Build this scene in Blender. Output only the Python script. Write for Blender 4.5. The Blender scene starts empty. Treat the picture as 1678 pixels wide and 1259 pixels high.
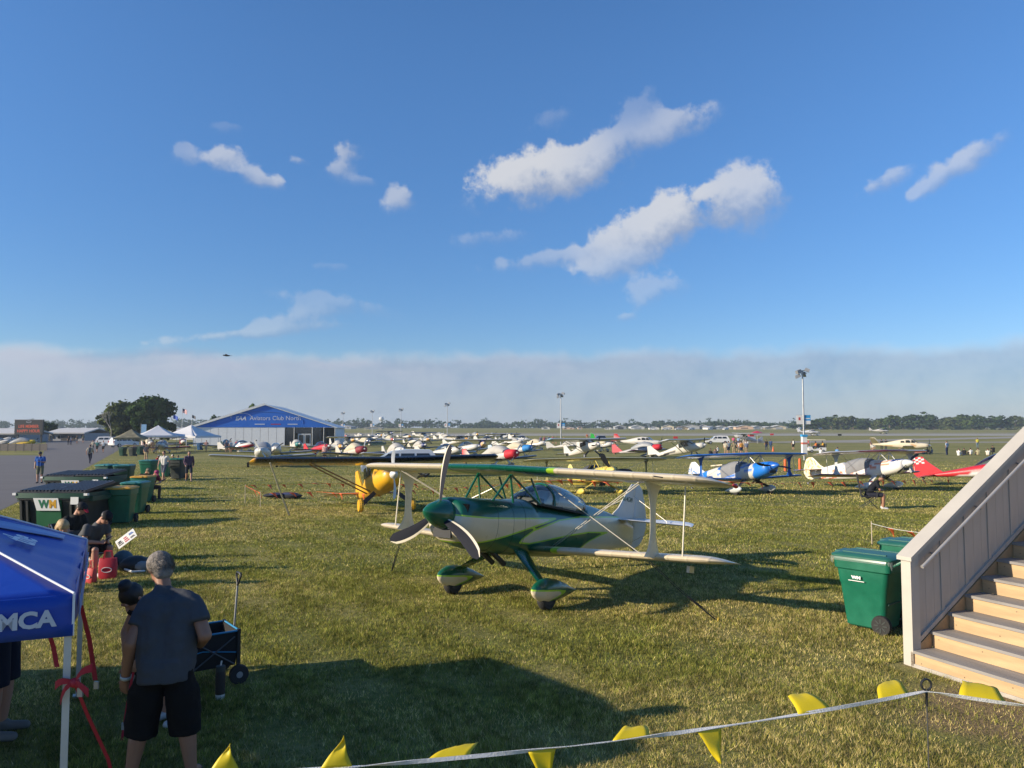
import bpy, bmesh, math, random
import numpy as np
from mathutils import Vector, Matrix, Euler
R = math.radians
random.seed(7); rng = np.random.default_rng(7)
scn = bpy.context.scene
COL = scn.collection

# ------------------------------------------------------------------ camera
F_PX, CX, CY, HC = 1260.0, 839.0, 629.5, 2.75
TH = math.atan((703 - CY) / F_PX)
cam_d = bpy.data.cameras.new('camera'); cam = bpy.data.objects.new('camera', cam_d); COL.objects.link(cam)
cam.location = (0, 0, HC); cam.rotation_euler = (math.pi/2 + TH, 0, 0)
cam_d.sensor_width = 36; cam_d.lens = 36*F_PX/1678; cam_d.clip_start = .1; cam_d.clip_end = 6000
scn.camera = cam
FWD = Vector((0, math.cos(TH), math.sin(TH))); UPV = Vector((0, -math.sin(TH), math.cos(TH))); CAMP = Vector((0, 0, HC))
def ray(px, py): return Vector(((px-CX)/F_PX, 0, 0)) + UPV*((CY-py)/F_PX) + FWD

# ------------------------------------------------------------------ light
SUN_EL, SUN_AZ = R(20.0), R(17.0)           # shadows run along (cos az, sin az)
TO_SUN = Vector((-math.cos(SUN_AZ)*math.cos(SUN_EL), -math.sin(SUN_AZ)*math.cos(SUN_EL), math.sin(SUN_EL)))
sun_d = bpy.data.lights.new('sun', 'SUN'); sun = bpy.data.objects.new('sun', sun_d); COL.objects.link(sun)
sun_d.energy = 4.6; sun_d.angle = R(.55); sun_d.color = (1, .86, .66)
sun.rotation_euler = TO_SUN.to_track_quat('Z', 'Y').to_euler(); sun.location = (0, 0, 60)
vs = scn.view_settings
vs.view_transform = 'Standard'; vs.look = 'None'; vs.gamma = 1; vs.use_curve_mapping = False; vs.exposure = .7
scn.render.engine = 'CYCLES'
cy = scn.cycles
cy.use_denoising = True; cy.max_bounces = 8; cy.diffuse_bounces = 3; cy.glossy_bounces = 4; cy.transparent_max_bounces = 16
cy.volume_bounces = 0; cy.caustics_reflective = False; cy.caustics_refractive = False; cy.sample_clamp_indirect = 6

SKY_STR = .100
world = bpy.data.worlds.new('World'); scn.world = world; world.use_nodes = True
wt = world.node_tree; wt.nodes.clear()
class NT:
    """tiny helper for node trees"""
    def __init__(s, t): s.t = t
    def n(s, ty, **k):
        o = s.t.nodes.new(ty)
        for a, b in k.items(): setattr(o, a, b)
        return o
    def put(s, sock, v):
        if isinstance(v, bpy.types.NodeSocket): s.t.links.new(v, sock)
        else: sock.default_value = v
    def m(s, op, a, b=0.0, c=None, clamp=False):
        o = s.n('ShaderNodeMath', operation=op, use_clamp=clamp); s.put(o.inputs[0], a)
        if op not in ('SINE', 'COSINE', 'ABSOLUTE', 'SQRT', 'ARCSINE', 'FRACT', 'EXPONENT'): s.put(o.inputs[1], b)
        if c is not None: s.put(o.inputs[2], c)
        return o.outputs[0]
    def v(s, op, a, b=(0, 0, 0)):
        o = s.n('ShaderNodeVectorMath', operation=op); s.put(o.inputs[0], a); s.put(o.inputs[1], b)
        return o.outputs['Value'] if op in ('DOT_PRODUCT', 'LENGTH', 'DISTANCE') else o.outputs[0]
    def mr(s, x, a, b, c=0.0, d=1.0, smooth=True):
        o = s.n('ShaderNodeMapRange', interpolation_type='SMOOTHSTEP' if smooth else 'LINEAR')
        s.put(o.inputs[0], x)
        for i, q in enumerate((a, b, c, d)): s.put(o.inputs[1+i], q)
        return o.outputs[0]
    def mix(s, f, a, b):
        o = s.n('ShaderNodeMix', data_type='RGBA'); s.put(o.inputs[0], f)
        s.put(o.inputs[6], a if isinstance(a, bpy.types.NodeSocket) else (*a, 1)); s.put(o.inputs[7], b if isinstance(b, bpy.types.NodeSocket) else (*b, 1))
        return o.outputs[2]
    def noise(s, vec, scale, detail=4, rough=.55, dist=0.0):
        o = s.n('ShaderNodeTexNoise'); s.put(o.inputs['Vector'], vec); s.put(o.inputs['Scale'], scale)
        s.put(o.inputs['Detail'], detail); s.put(o.inputs['Roughness'], rough); s.put(o.inputs['Distortion'], dist)
        return o.outputs['Fac']
    def xyz(s, vec):
        o = s.n('ShaderNodeSeparateXYZ'); s.put(o.inputs[0], vec); return o.outputs
    def comb(s, x, y, z):
        o = s.n('ShaderNodeCombineXYZ'); s.put(o.inputs[0], x); s.put(o.inputs[1], y); s.put(o.inputs[2], z); return o.outputs[0]

W = NT(wt)
sky = W.n('ShaderNodeTexSky', sky_type='NISHITA', sun_disc=False)
sky.sun_elevation = SUN_EL
sky.sun_rotation = math.atan2(TO_SUN.x, TO_SUN.y)
elev = None; sky.air_density = 1.0; sky.dust_density = .15; sky.ozone_density = 2.2; sky.altitude = 200
D = W.v('NORMALIZE', W.n('ShaderNodeTexCoord').outputs['Generated'])
dx, dy, dz = W.xyz(D)[:]
elev = W.m('ARCSINE', dz)
n1 = W.noise(D, 19, 8, .60); n2 = W.noise(W.v('ADD', D, (3, 1, 2)), 42, 5, .6); n3 = W.noise(W.v('ADD', D, (7, 4, 5)), 6, 4, .5)
wob = W.m('ADD', W.m('MULTIPLY', W.m('SUBTRACT', n1, .5), 1.9), W.m('MULTIPLY', W.m('SUBTRACT', n2, .5), 1.3))
# clouds seen in the photograph: direction, angular half sizes, tilt, density, softness
CLOUDS = [(868,292,106,42,6,1,.55),(945,268,75,36,14,.85,.7),(1012,238,80,24,22,.5,.9),(1105,205,62,26,12,.55,.9),(1140,346,118,42,14,1,.5),(1040,382,100,34,22,.75,.7),
 (1215,335,60,45,5,.55,.8),(1015,432,60,20,14,.42,.9),(880,425,85,16,8,.3,1),(795,390,60,15,5,.2,1),(1070,478,55,26,12,.3,1),(1025,520,16,7,0,.25,1),
 (360,258,38,17,14,.62,.7),(408,283,22,15,-10,.5,.8),(443,298,27,13,-8,.62,.7),(487,263,19,11,0,.4,.9),(566,247,24,27,40,.58,.8),(545,280,28,14,12,.42,.9),(598,296,26,9,0,.2,1),
 (656,325,30,22,15,.55,.8),(300,250,20,14,0,.25,1),(1438,303,40,13,24,.45,.8),(1582,260,50,20,28,.58,.8),(1524,304,34,10,26,.4,.9),(900,195,34,18,18,.14,1),(1040,185,44,26,45,.18,1),
 (415,546,160,10,8,.36,1),(490,520,70,17,14,.32,1),(540,495,90,16,-6,.2,1),(540,436,26,8,0,.12,1),(370,208,24,8,5,.1,1)]
S_ = None; O_ = None; V_ = None
for (px, py, a, b, t, den, soft) in CLOUDS:
    c = ray(px, py).normalized(); rr = c.cross(Vector((0, 0, 1))).normalized(); uu = rr.cross(c); t = R(t)
    U = (rr*math.cos(t) + uu*math.sin(t))*(F_PX/a); V = (uu*math.cos(t) - rr*math.sin(t))*(F_PX/b)
    pu, pv = W.v('DOT_PRODUCT', D, tuple(U)), W.v('DOT_PRODUCT', D, tuple(V))
    q2 = W.m('ADD', W.m('MULTIPLY', pu, pu), W.m('MULTIPLY', pv, pv))
    g = W.m('EXPONENT', W.m('MULTIPLY', q2, -1.05))
    g = W.m('MULTIPLY', g, W.m('GREATER_THAN', W.v('DOT_PRODUCT', D, tuple(c)), 0.0))
    o = W.m('MULTIPLY', g, den); s = W.m('MULTIPLY', g, W.m('ADD', pv, W.m('MULTIPLY', pu, -.35)))
    S_ = g if S_ is None else W.m('ADD', S_, g); O_ = o if O_ is None else W.m('ADD', O_, o); V_ = s if V_ is None else W.m('ADD', V_, s)
inv = W.m('ADD', S_, .02)
opac = W.m('DIVIDE', O_, inv); vv = W.m('DIVIDE', V_, inv)
fz = W.m('ADD', W.m('MINIMUM', S_, 1.15), W.m('MULTIPLY', wob, W.m('MINIMUM', W.m('MULTIPLY', S_, 3.0), 1.15)))
# tops are crisp, undersides fray out
lo = W.mr(vv, -.7, .3, .14, .34)
tot = W.m('MULTIPLY', W.mr(fz, lo, W.m('ADD', lo, W.mr(vv, -.6, .3, 1.05, .50))), W.m('MINIMUM', W.m('MULTIPLY', opac, .92), .84))
shade = W.mr(W.m('ADD', vv, W.m('MULTIPLY', wob, 1.0)), -.80, .40)
to_s = W.v('DOT_PRODUCT', D, tuple(TO_SUN.normalized()))
sunside = W.mr(to_s, -.80, .42, 0.0, 1.0, False)
ccol = W.mix(shade, (.34, .41, .56), (.76, .755, .76))
# low cloud bank all round the horizon
edge = W.m('ADD', R(5.75), W.m('MULTIPLY', W.m('SUBTRACT', n3, .5), R(2.6)))
edge = W.m('ADD', edge, W.m('MULTIPLY', W.m('SUBTRACT', n1, .5), R(1.6)))
rel = W.m('SUBTRACT', edge, elev)
bank = W.m('MULTIPLY', W.mr(rel, R(-.35), R(1.0)), W.mr(sunside, 0.0, .75, .60, .82))
puff = W.noise(W.v('MULTIPLY', D, (1, 1, 3.2)), 9, 5, .5)
rim = W.m('MULTIPLY', W.mr(rel, R(3.2), R(.2)), W.mr(puff, .40, .60))
bcol = W.mix(sunside, (.135, .235, .43), (.49, .55, .68))
bcol = W.mix(W.m('MULTIPLY', rim, W.mr(sunside, .15, .7, .12, .6)), bcol, (.60, .58, .68))
low = W.mr(elev, R(3.2), R(0.0))
bcol = W.mix(W.m('MULTIPLY', low, .6), bcol, W.mix(sunside, (.145, .25, .41), (.45, .53, .63)))
ccol2 = W.mix(bank, ccol, bcol)
fac = W.m('MAXIMUM', tot, W.m('MAXIMUM', bank, 0.0))
hs = W.n('ShaderNodeHueSaturation'); W.put(hs.inputs['Saturation'], 1.18); W.put(hs.inputs['Value'], 1.0); W.put(hs.inputs['Color'], W.v('MULTIPLY', W.v('MULTIPLY', sky.outputs[0], (.98, 1.0, 1.13)), W.comb(W.mr(elev, 0.0, R(30), .60, 1.0), W.mr(elev, 0.0, R(30), .66, 1.0), W.mr(elev, 0.0, R(30), .74, 1.0))))
bg1 = W.n('ShaderNodeBackground'); W.put(bg1.inputs[0], hs.outputs[0]); bg1.inputs[1].default_value = SKY_STR
bg2 = W.n('ShaderNodeBackground'); W.put(bg2.inputs[0], ccol2); bg2.inputs[1].default_value = .60
mx = W.n('ShaderNodeMixShader'); W.put(mx.inputs[0], fac); W.put(mx.inputs[1], bg1.outputs[0]); W.put(mx.inputs[2], bg2.outputs[0])
wo = W.n('ShaderNodeOutputWorld'); W.put(wo.inputs[0], mx.outputs[0])
world.cycles.sampling_method = 'MANUAL'; world.cycles.sample_map_resolution = 1024

# ------------------------------------------------------------------ terrain (gently dished airfield) and placing
KN = [(-60, 0), (25, 0), (43, -.24), (80, -.5), (124, -.7), (200, -.1), (320, .97), (600, 2.2), (900, 3.5), (1400, 4.6)]
def gz(y): return float(np.interp(y, [k[0] for k in KN], [k[1] for k in KN]))
def G(px, py, h=0.0):
    """point of the ground (plus height h) that the photograph shows at pixel px, py"""
    d = ray(px, py); lo = 1.0
    for _ in range(6000):
        p = CAMP + d*lo
        if p.z <= gz(p.y) + h: break
        lo *= 1.0035
    return p
def AT(px, py, y): d = ray(px, py); return CAMP + d*(y/d.y)
# ------------------------------------------------------------------ materials
MC = {}
def mat(name, rgb, rough=.55, metal=0.0, coat=0.0, var=.10, scale=3.0, bump=0.0, bscale=40.0, spec=.5, trans=None, stretch=None):
    if name in MC: return MC[name]
    m = bpy.data.materials.new(name); m.use_nodes = True; t = NT(m.node_tree)
    b = m.node_tree.nodes['Principled BSDF']
    t.put(b.inputs['Roughness'], rough); t.put(b.inputs['Metallic'], metal); t.put(b.inputs['Coat Weight'], coat)
    t.put(b.inputs['Coat Roughness'], .06); t.put(b.inputs['Specular IOR Level'], spec)
    oc = t.n('ShaderNodeTexCoord').outputs['Object']
    if stretch: oc = t.v('MULTIPLY', oc, stretch)
    if var:
        nz = t.noise(oc, scale, 5, .6)
        k = t.mr(nz, .25, .75, 1-var, 1+var, False)
        c = t.v('SCALE', tuple(rgb)); c.node.inputs['Scale'].default_value = 1; t.put(c.node.inputs['Scale'], k)
        t.put(b.inputs['Base Color'], c)
        t.put(b.inputs['Roughness'], t.mr(nz, .2, .8, max(.02, rough-.08), min(1, rough+.08), False))
    else: t.put(b.inputs['Base Color'], (*rgb, 1))
    if bump:
        bp = t.n('ShaderNodeBump'); t.put(bp.inputs['Strength'], bump); t.put(bp.inputs['Distance'], .02)
        t.put(bp.inputs['Height'], t.noise(oc, bscale, 4, .6)); t.put(b.inputs['Normal'], bp.outputs[0])
    MC[name] = m; return m
def attr_mat(name, rough=.3, coat=.3, var=.05, metal=0.0, bump=0.0):
    if name in MC: return MC[name]
    m = mat(name, (1, 1, 1), rough, metal, coat, 0); t = NT(m.node_tree); b = m.node_tree.nodes['Principled BSDF']
    a = t.n('ShaderNodeAttribute', attribute_name='Col')
    oc = t.n('ShaderNodeTexCoord').outputs['Object']; nz = t.noise(oc, 2.5, 6, .65)
    c = t.v('SCALE', a.outputs['Color']); t.put(c.node.inputs['Scale'], t.mr(nz, .25, .75, 1-var, 1+var, False))
    t.put(b.inputs['Base Color'], c); t.put(b.inputs['Roughness'], t.mr(t.noise(oc, 9, 4), .2, .8, max(.05, rough-.06), rough+.1, False))
    return m
def glass(name, tint=(.9, .95, .95), alpha=.25):
    if name in MC: return MC[name]
    m = bpy.data.materials.new(name); m.use_nodes = True; t = NT(m.node_tree); m.node_tree.nodes.clear()
    g = t.n('ShaderNodeBsdfGlossy'); g.inputs['Roughness'].default_value = .04; t.put(g.inputs[0], (1, 1, 1, 1))
    tr = t.n('ShaderNodeBsdfTransparent'); t.put(tr.inputs[0], (*tint, 1))
    fr = t.n('ShaderNodeFresnel'); fr.inputs[0].default_value = 1.45
    f = t.m('ADD', t.m('MULTIPLY', fr.outputs[0], .9), alpha*.3, clamp=True)
    mx = t.n('ShaderNodeMixShader'); t.put(mx.inputs[0], f); t.put(mx.inputs[1], tr.outputs[0]); t.put(mx.inputs[2], g.outputs[0])
    o = t.n('ShaderNodeOutputMaterial'); t.put(o.inputs[0], mx.outputs[0]); MC[name] = m; return m

# ------------------------------------------------------------------ mesh builder
class MB:
    def __init__(s): s.v = []; s.f = []; s.mi = []
    def add(s, vs_, fs, m=0):
        o = len(s.v); s.v += [tuple(q) for q in vs_]; s.f += [tuple(i+o for i in f) for f in fs]; s.mi += [m]*len(fs); return s
    def box(s, c, d, m=0, rot=None, taper=1.0):
        x, y, z = d[0]/2, d[1]/2, d[2]/2
        P = [Vector((sx*x*(taper if sz > 0 else 1), sy*y*(taper if sz > 0 else 1), sz*z)) for sz in (-1, 1) for sy in (-1, 1) for sx in (-1, 1)]
        if rot: P = [rot @ p for p in P]
        return s.add([Vector(c)+p for p in P], [(0, 2, 3, 1), (4, 5, 7, 6), (0, 1, 5, 4), (2, 6, 7, 3), (0, 4, 6, 2), (1, 3, 7, 5)], m)
    def bar(s, a, b, w, h, m=0, up=(0, 0, 1)):
        a, b = Vector(a), Vector(b); d = (b-a); L = d.length; d.normalize(); u = Vector(up)
        x = d.cross(u)
        if x.length < 1e-4: x = d.cross(Vector((1, 0, 0)))
        x.normalize(); z = x.cross(d)
        P = [p + x*sx*w/2 + z*sz*h/2 for p in (a, b) for sx, sz in ((-1, -1), (1, -1), (1, 1), (-1, 1))]
        return s.add(P, [(0, 1, 2, 3), (7, 6, 5, 4), (0, 4, 5, 1), (1, 5, 6, 2), (2, 6, 7, 3), (3, 7, 4, 0)], m)
    def rings(s, rs, m=0, caps=True, closed=True):
        n = len(rs[0]); P = [p for r_ in rs for p in r_]; fs = []
        for i in range(len(rs)-1):
            for j in range(n if closed else n-1):
                k = (j+1) % n; fs.append((i*n+j, i*n+k, (i+1)*n+k, (i+1)*n+j))
        if caps: fs.append(tuple(range(n-1, -1, -1))); fs.append(tuple((len(rs)-1)*n+j for j in range(n)))
        return s.add(P, fs, m)
    def tube(s, pts, r, n=6, m=0, caps=True):
        pts = [Vector(p) for p in pts]; rr = r if isinstance(r, (list, tuple)) else [r]*len(pts); out = []; px_ = None
        for i, p in enumerate(pts):
            d = (pts[min(i+1, len(pts)-1)] - pts[max(i-1, 0)]).normalized()
            if px_ is None:
                a = Vector((0, 0, 1)) if abs(d.z) < .9 else Vector((1, 0, 0)); px_ = d.cross(a).normalized()
            else:
                px_ = (px_ - d*px_.dot(d)).normalized()
            y = d.cross(px_); out.append([p + px_*math.cos(2*math.pi*j/n)*rr[i] + y*math.sin(2*math.pi*j/n)*rr[i] for j in range(n)])
        return s.rings(out, m, caps)
    def cyl(s, a, b, r0, r1=None, n=10, m=0): return s.tube([a, b], [r0, r0 if r1 is None else r1], n, m)
    def ell(s, c, r, n=10, k=6, m=0, rot=None):
        c = Vector(c); rs = []
        for i in range(k+1):
            a = -math.pi/2 + math.pi*i/k; ca = max(math.cos(a), .02)
            ring = [Vector((r[0]*ca*math.cos(2*math.pi*j/n), r[1]*ca*math.sin(2*math.pi*j/n), r[2]*math.sin(a))) for j in range(n)]
            rs.append([c + (rot @ p if rot else p) for p in ring])
        return s.rings(rs, m)
    def prism(s, poly, h, M=None, m=0):
        """polygon in local xy extruded 0..h along z; M maps to 3d"""
        n = len(poly); P = [Vector((x, y, 0)) for x, y in poly] + [Vector((x, y, h)) for x, y in poly]
        if M is not None: P = [M @ p for p in P]
        fs = [tuple(range(n-1, -1, -1)), tuple(range(n, 2*n))] + [(i, (i+1) % n, n+(i+1) % n, n+i) for i in range(n)]
        return s.add(P, fs, m)
    def lathe(s, prof, axis='z', n=16, c=(0, 0, 0), m=0):
        rs = []
        for (t, r) in prof:
            r = max(r, .001)
            if axis == 'z': rs.append([Vector(c)+Vector((r*math.cos(2*math.pi*j/n), r*math.sin(2*math.pi*j/n), t)) for j in range(n)])
            elif axis == 'x': rs.append([Vector(c)+Vector((t, r*math.cos(2*math.pi*j/n), r*math.sin(2*math.pi*j/n))) for j in range(n)])
            else: rs.append([Vector(c)+Vector((r*math.sin(2*math.pi*j/n), t, r*math.cos(2*math.pi*j/n))) for j in range(n)])
        return s.rings(rs, m)
    def mesh(s, name, mats, smooth=38, paint=None):
        me = bpy.data.meshes.new(name); me.from_pydata(s.v, [], s.f)
        for q in (mats if isinstance(mats, (list, tuple)) else [mats]): me.materials.append(q)
        if any(s.mi): me.polygons.foreach_set('material_index', s.mi)
        bm = bmesh.new(); bm.from_mesh(me); bmesh.ops.recalc_face_normals(bm, faces=bm.faces); bm.to_mesh(me); bm.free()
        if smooth:
            me.polygons.foreach_set('use_smooth', [True]*len(me.polygons)); me.set_sharp_from_angle(angle=R(smooth))
        if paint:
            a = me.color_attributes.new('Col', 'FLOAT_COLOR', 'POINT')
            a.data.foreach_set('color', [q for p in s.v for q in (*paint(*p), 1.0)])
        me.update(); return me
    def build(s, name, mats, parent=None, smooth=38, paint=None, kind=None, loc=None):
        o = bpy.data.objects.new(name, s.mesh(name, mats, smooth, paint)); COL.objects.link(o)
        if parent: o.parent = parent
        if kind: o['kind'] = kind
        if loc: o.location = loc
        return o
def tag(o, label, cat, group=None):
    o['label'] = label; o['category'] = cat
    if group: o['group'] = group
    return o
def thing(name, label, cat, loc=(0, 0, 0), rot=(0, 0, 0), group=None):
    o = bpy.data.objects.new(name, None); COL.objects.link(o); o.location = loc
    o.rotation_euler = rot if isinstance(rot, (tuple, list)) else (0, 0, rot); o.empty_display_size = .1
    return tag(o, label, cat, group)
def copy_tree(o, parent=None):
    c = o.copy(); COL.objects.link(c)
    if parent: c.parent = parent
    for ch in o.children: copy_tree(ch, c)
    return c
def text(body, size, name, m, parent, M, extrude=.004, align='CENTER', bold=0.0, shear=0.0, sx=1.0):
    cu = bpy.data.curves.new(name, 'FONT'); cu.body = body; cu.size = size; cu.align_x = align; cu.align_y = 'CENTER'; cu.extrude = extrude
    cu.offset = bold; cu.shear = shear; cu.resolution_u = 3
    t = bpy.data.objects.new(name, cu); COL.objects.link(t); dg = bpy.context.evaluated_depsgraph_get()
    me = bpy.data.meshes.new_from_object(t.evaluated_get(dg)); bpy.data.objects.remove(t)
    me.transform(M @ Matrix.Diagonal((sx, 1, 1, 1))); me.materials.clear(); me.materials.append(m); me.name = name
    o = bpy.data.objects.new(name, me); COL.objects.link(o); o.parent = parent; return o
def frame(o, x, y):
    """matrix with origin o, local x, y axes given"""
    x = Vector(x).normalized(); y = Vector(y); y = (y - x*y.dot(x)).normalized(); z = x.cross(y)
    M = Matrix((x, y, z)).transposed().to_4x4(); M.translation = Vector(o); return M
def sheet(name, m, ys, xl, xr, dz, step=None, kind='structure', nx=1):
    """ground-hugging strip between x=xl(y) and x=xr(y)"""
    y0, y1 = ys; Y = sorted({y0, y1, *[k[0] for k in KN if y0 < k[0] < y1], *np.arange(y0, y1, step or (y1-y0)/8.0).tolist()})
    b = MB(); P = []; fs = []
    for y in Y:
        a, c = xl(y), xr(y)
        P += [(a+(c-a)*i/nx, y, gz(y)+dz) for i in range(nx+1)]
    for i in range(len(Y)-1):
        for j in range(nx): k = i*(nx+1)+j; fs.append((k, k+1, k+nx+2, k+nx+1))
    return b.add(P, fs).build(name, m, None, 0, kind=kind)

# common materials
WHITE = mat('white_paint', (.60, .60, .57), .35, coat=.3); CREAM = mat('cream_paint', (.66, .60, .46), .3, coat=.35, var=.05)
BLACK = mat('black_plastic', (.015, .016, .018), .5); RUBBER = mat('tyre_rubber', (.02, .02, .02), .8)
DARK = mat('dark_interior', (.02, .022, .025), .6); STEEL = mat('galvanised_steel', (.42, .43, .44), .42, .8)
GREY = mat('grey_metal', (.28, .29, .30), .45, .4); GLASS = glass('clear_glass'); DGLASS = mat('tinted_window', (.02, .025, .03), .08, var=.0, coat=.5)
RED = mat('red_paint', (.50, .02, .025), .35, coat=.3); YEL = mat('yellow_paint', (.66, .52, .10), .4, coat=.3)
ORANGE = mat('orange_plastic', (.70, .13, .03), .55); BLUE = mat('blue_paint', (.015, .12, .48), .3, coat=.3)
GREEN = mat('green_paint', (.006, .10, .052), .22, coat=.6, var=.06)
CANVAS = mat('grey_canvas_cover', (.20, .205, .215), .8, var=.12, bump=.3)
# ================================================================== SETTING
def road_edge(y): return -17.1 - .47*(y-25.7)
def ground_mat():
    m = bpy.data.materials.new('mown_grass_ground'); m.use_nodes = True; t = NT(m.node_tree); b = m.node_tree.nodes['Principled BSDF']
    P = t.n('ShaderNodeTexCoord').outputs['Object']; x, y, z = t.xyz(P)[:]
    st = t.comb(t.m('MULTIPLY', x, .22), y, 0.0)
    a = t.noise(st, .55, 6, .62); fine = t.noise(P, 9, 6, .7); mid = t.noise(P, .9, 5, .6); far = t.noise(t.comb(t.m('MULTIPLY', x, .02), t.m('MULTIPLY', y, .16), 0.0), .9, 4, .6)
    c = t.mix(t.mr(a, .34, .68), (.16, .175, .041), (.34, .295, .105))
    c = t.mix(t.mr(mid, .5, .78, 0, .55), c, (.33, .27, .115))
    c = t.mix(t.mr(far, .42, .7, 0, .5), c, (.31, .27, .115))
    c = t.mix(t.mr(fine, .38, .70, 0, .72), c, (.11, .115, .03))
    # trodden soil round the foot of the stairs
    d = t.v('LENGTH', t.v('MULTIPLY', t.v('SUBTRACT', P, (4.95, 7.75, 0)), (.80, .95, 0)))
    soil = t.mr(t.m('ADD', d, t.m('MULTIPLY', t.m('SUBTRACT', mid, .5), 2.6)), 1.25, .55, 0, .85)
    d2 = t.v('LENGTH', t.v('MULTIPLY', t.v('SUBTRACT', P, (-9.6, 20.2, 0)), (.5, 1.6, 0)))
    dry = t.mr(t.m('ADD', d2, t.m('MULTIPLY', t.m('SUBTRACT', mid, .5), 2.0)), 1.3, .5, 0, .8)
    c = t.mix(dry, c, (.26, .20, .10))
    c = t.mix(soil, c, t.mix(fine, (.19, .125, .07), (.33, .235, .135)))
    t.put(b.inputs['Base Color'], c); t.put(b.inputs['Roughness'], .9); t.put(b.inputs['Specular IOR Level'], .15)
    bp = t.n('ShaderNodeBump'); t.put(bp.inputs['Strength'], .9); t.put(bp.inputs['Distance'], .05)
    t.put(bp.inputs['Height'], t.m('ADD', t.noise(P, 22, 5, .7), t.noise(P, 2.5, 4, .6))); t.put(b.inputs['Normal'], bp.outputs[0])
    return m
GM = ground_mat()
gb = MB(); Ys = [k[0] for k in KN]; Xs = [-1400, 1400]
gb.add([(x, y, gz(y)) for y in Ys for x in Xs], [(2*i, 2*i+1, 2*i+3, 2*i+2) for i in range(len(Ys)-1)])
gb.build('ground', GM, None, 0, kind='structure')
def strip_mat(name, c0, c1, sx, sy):
    m = mat(name, (.1, .1, .1), .85, var=0); t = NT(m.node_tree); b = m.node_tree.nodes['Principled BSDF']
    P = t.n('ShaderNodeTexCoord').outputs['Object']
    n_ = t.noise(t.v('MULTIPLY', P, (sx, sy, 1)), 1, 6, .6); f = t.noise(P, 30, 4, .7)
    t.put(b.inputs['Base Color'], t.mix(t.m('ADD', t.m('MULTIPLY', n_, .7), t.m('MULTIPLY', f, .3)), c0, c1))
    bp = t.n('ShaderNodeBump'); t.put(bp.inputs['Strength'], .3); t.put(bp.inputs['Distance'], .01); t.put(bp.inputs['Height'], t.noise(P, 60, 3)); t.put(b.inputs['Normal'], bp.outputs[0])
    return m
ASPH = strip_mat('road_asphalt', (.085, .078, .075), (.155, .142, .135), .12, .5)
CONC = strip_mat('runway_concrete', (.30, .28, .25), (.42, .40, .36), .02, .15)
TAXI = strip_mat('taxiway_asphalt', (.25, .225, .175), (.33, .30, .24), .02, .2)
sheet('road', ASPH, (-20, 97), lambda y: -420, road_edge, .004)
sheet('road', ASPH, (97, 250), lambda y: -59-.6*(y-97), road_edge, .004)
sheet('plaza', ASPH, (128, 250), lambda y: -420, lambda y: -66-.6*(y-97), .006)
for a, c, m, dz in ((262, 290, CONC, .02), (305, 330, TAXI, .02), (171, 180, TAXI, .02)):
    sheet('runway' if a > 200 else 'taxiway', m, (a, c), lambda y: -180 if a > 200 else 48, lambda y: 1390, dz)
sheet('taxiway', TAXI, (180, 262), lambda y: 70+(y-186)*1.5, lambda y: 90+(y-186)*1.6, .024)
sheet('apron', CONC, (205, 222), lambda y: -140, lambda y: -16, .02)
mk = mat('road_paint', (.6, .58, .5), .8)
if 0: sheet('road_marking', mk, (60, 62.2), lambda y: G(45, 773).x, lambda y: road_edge(y)-3, .009)

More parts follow.
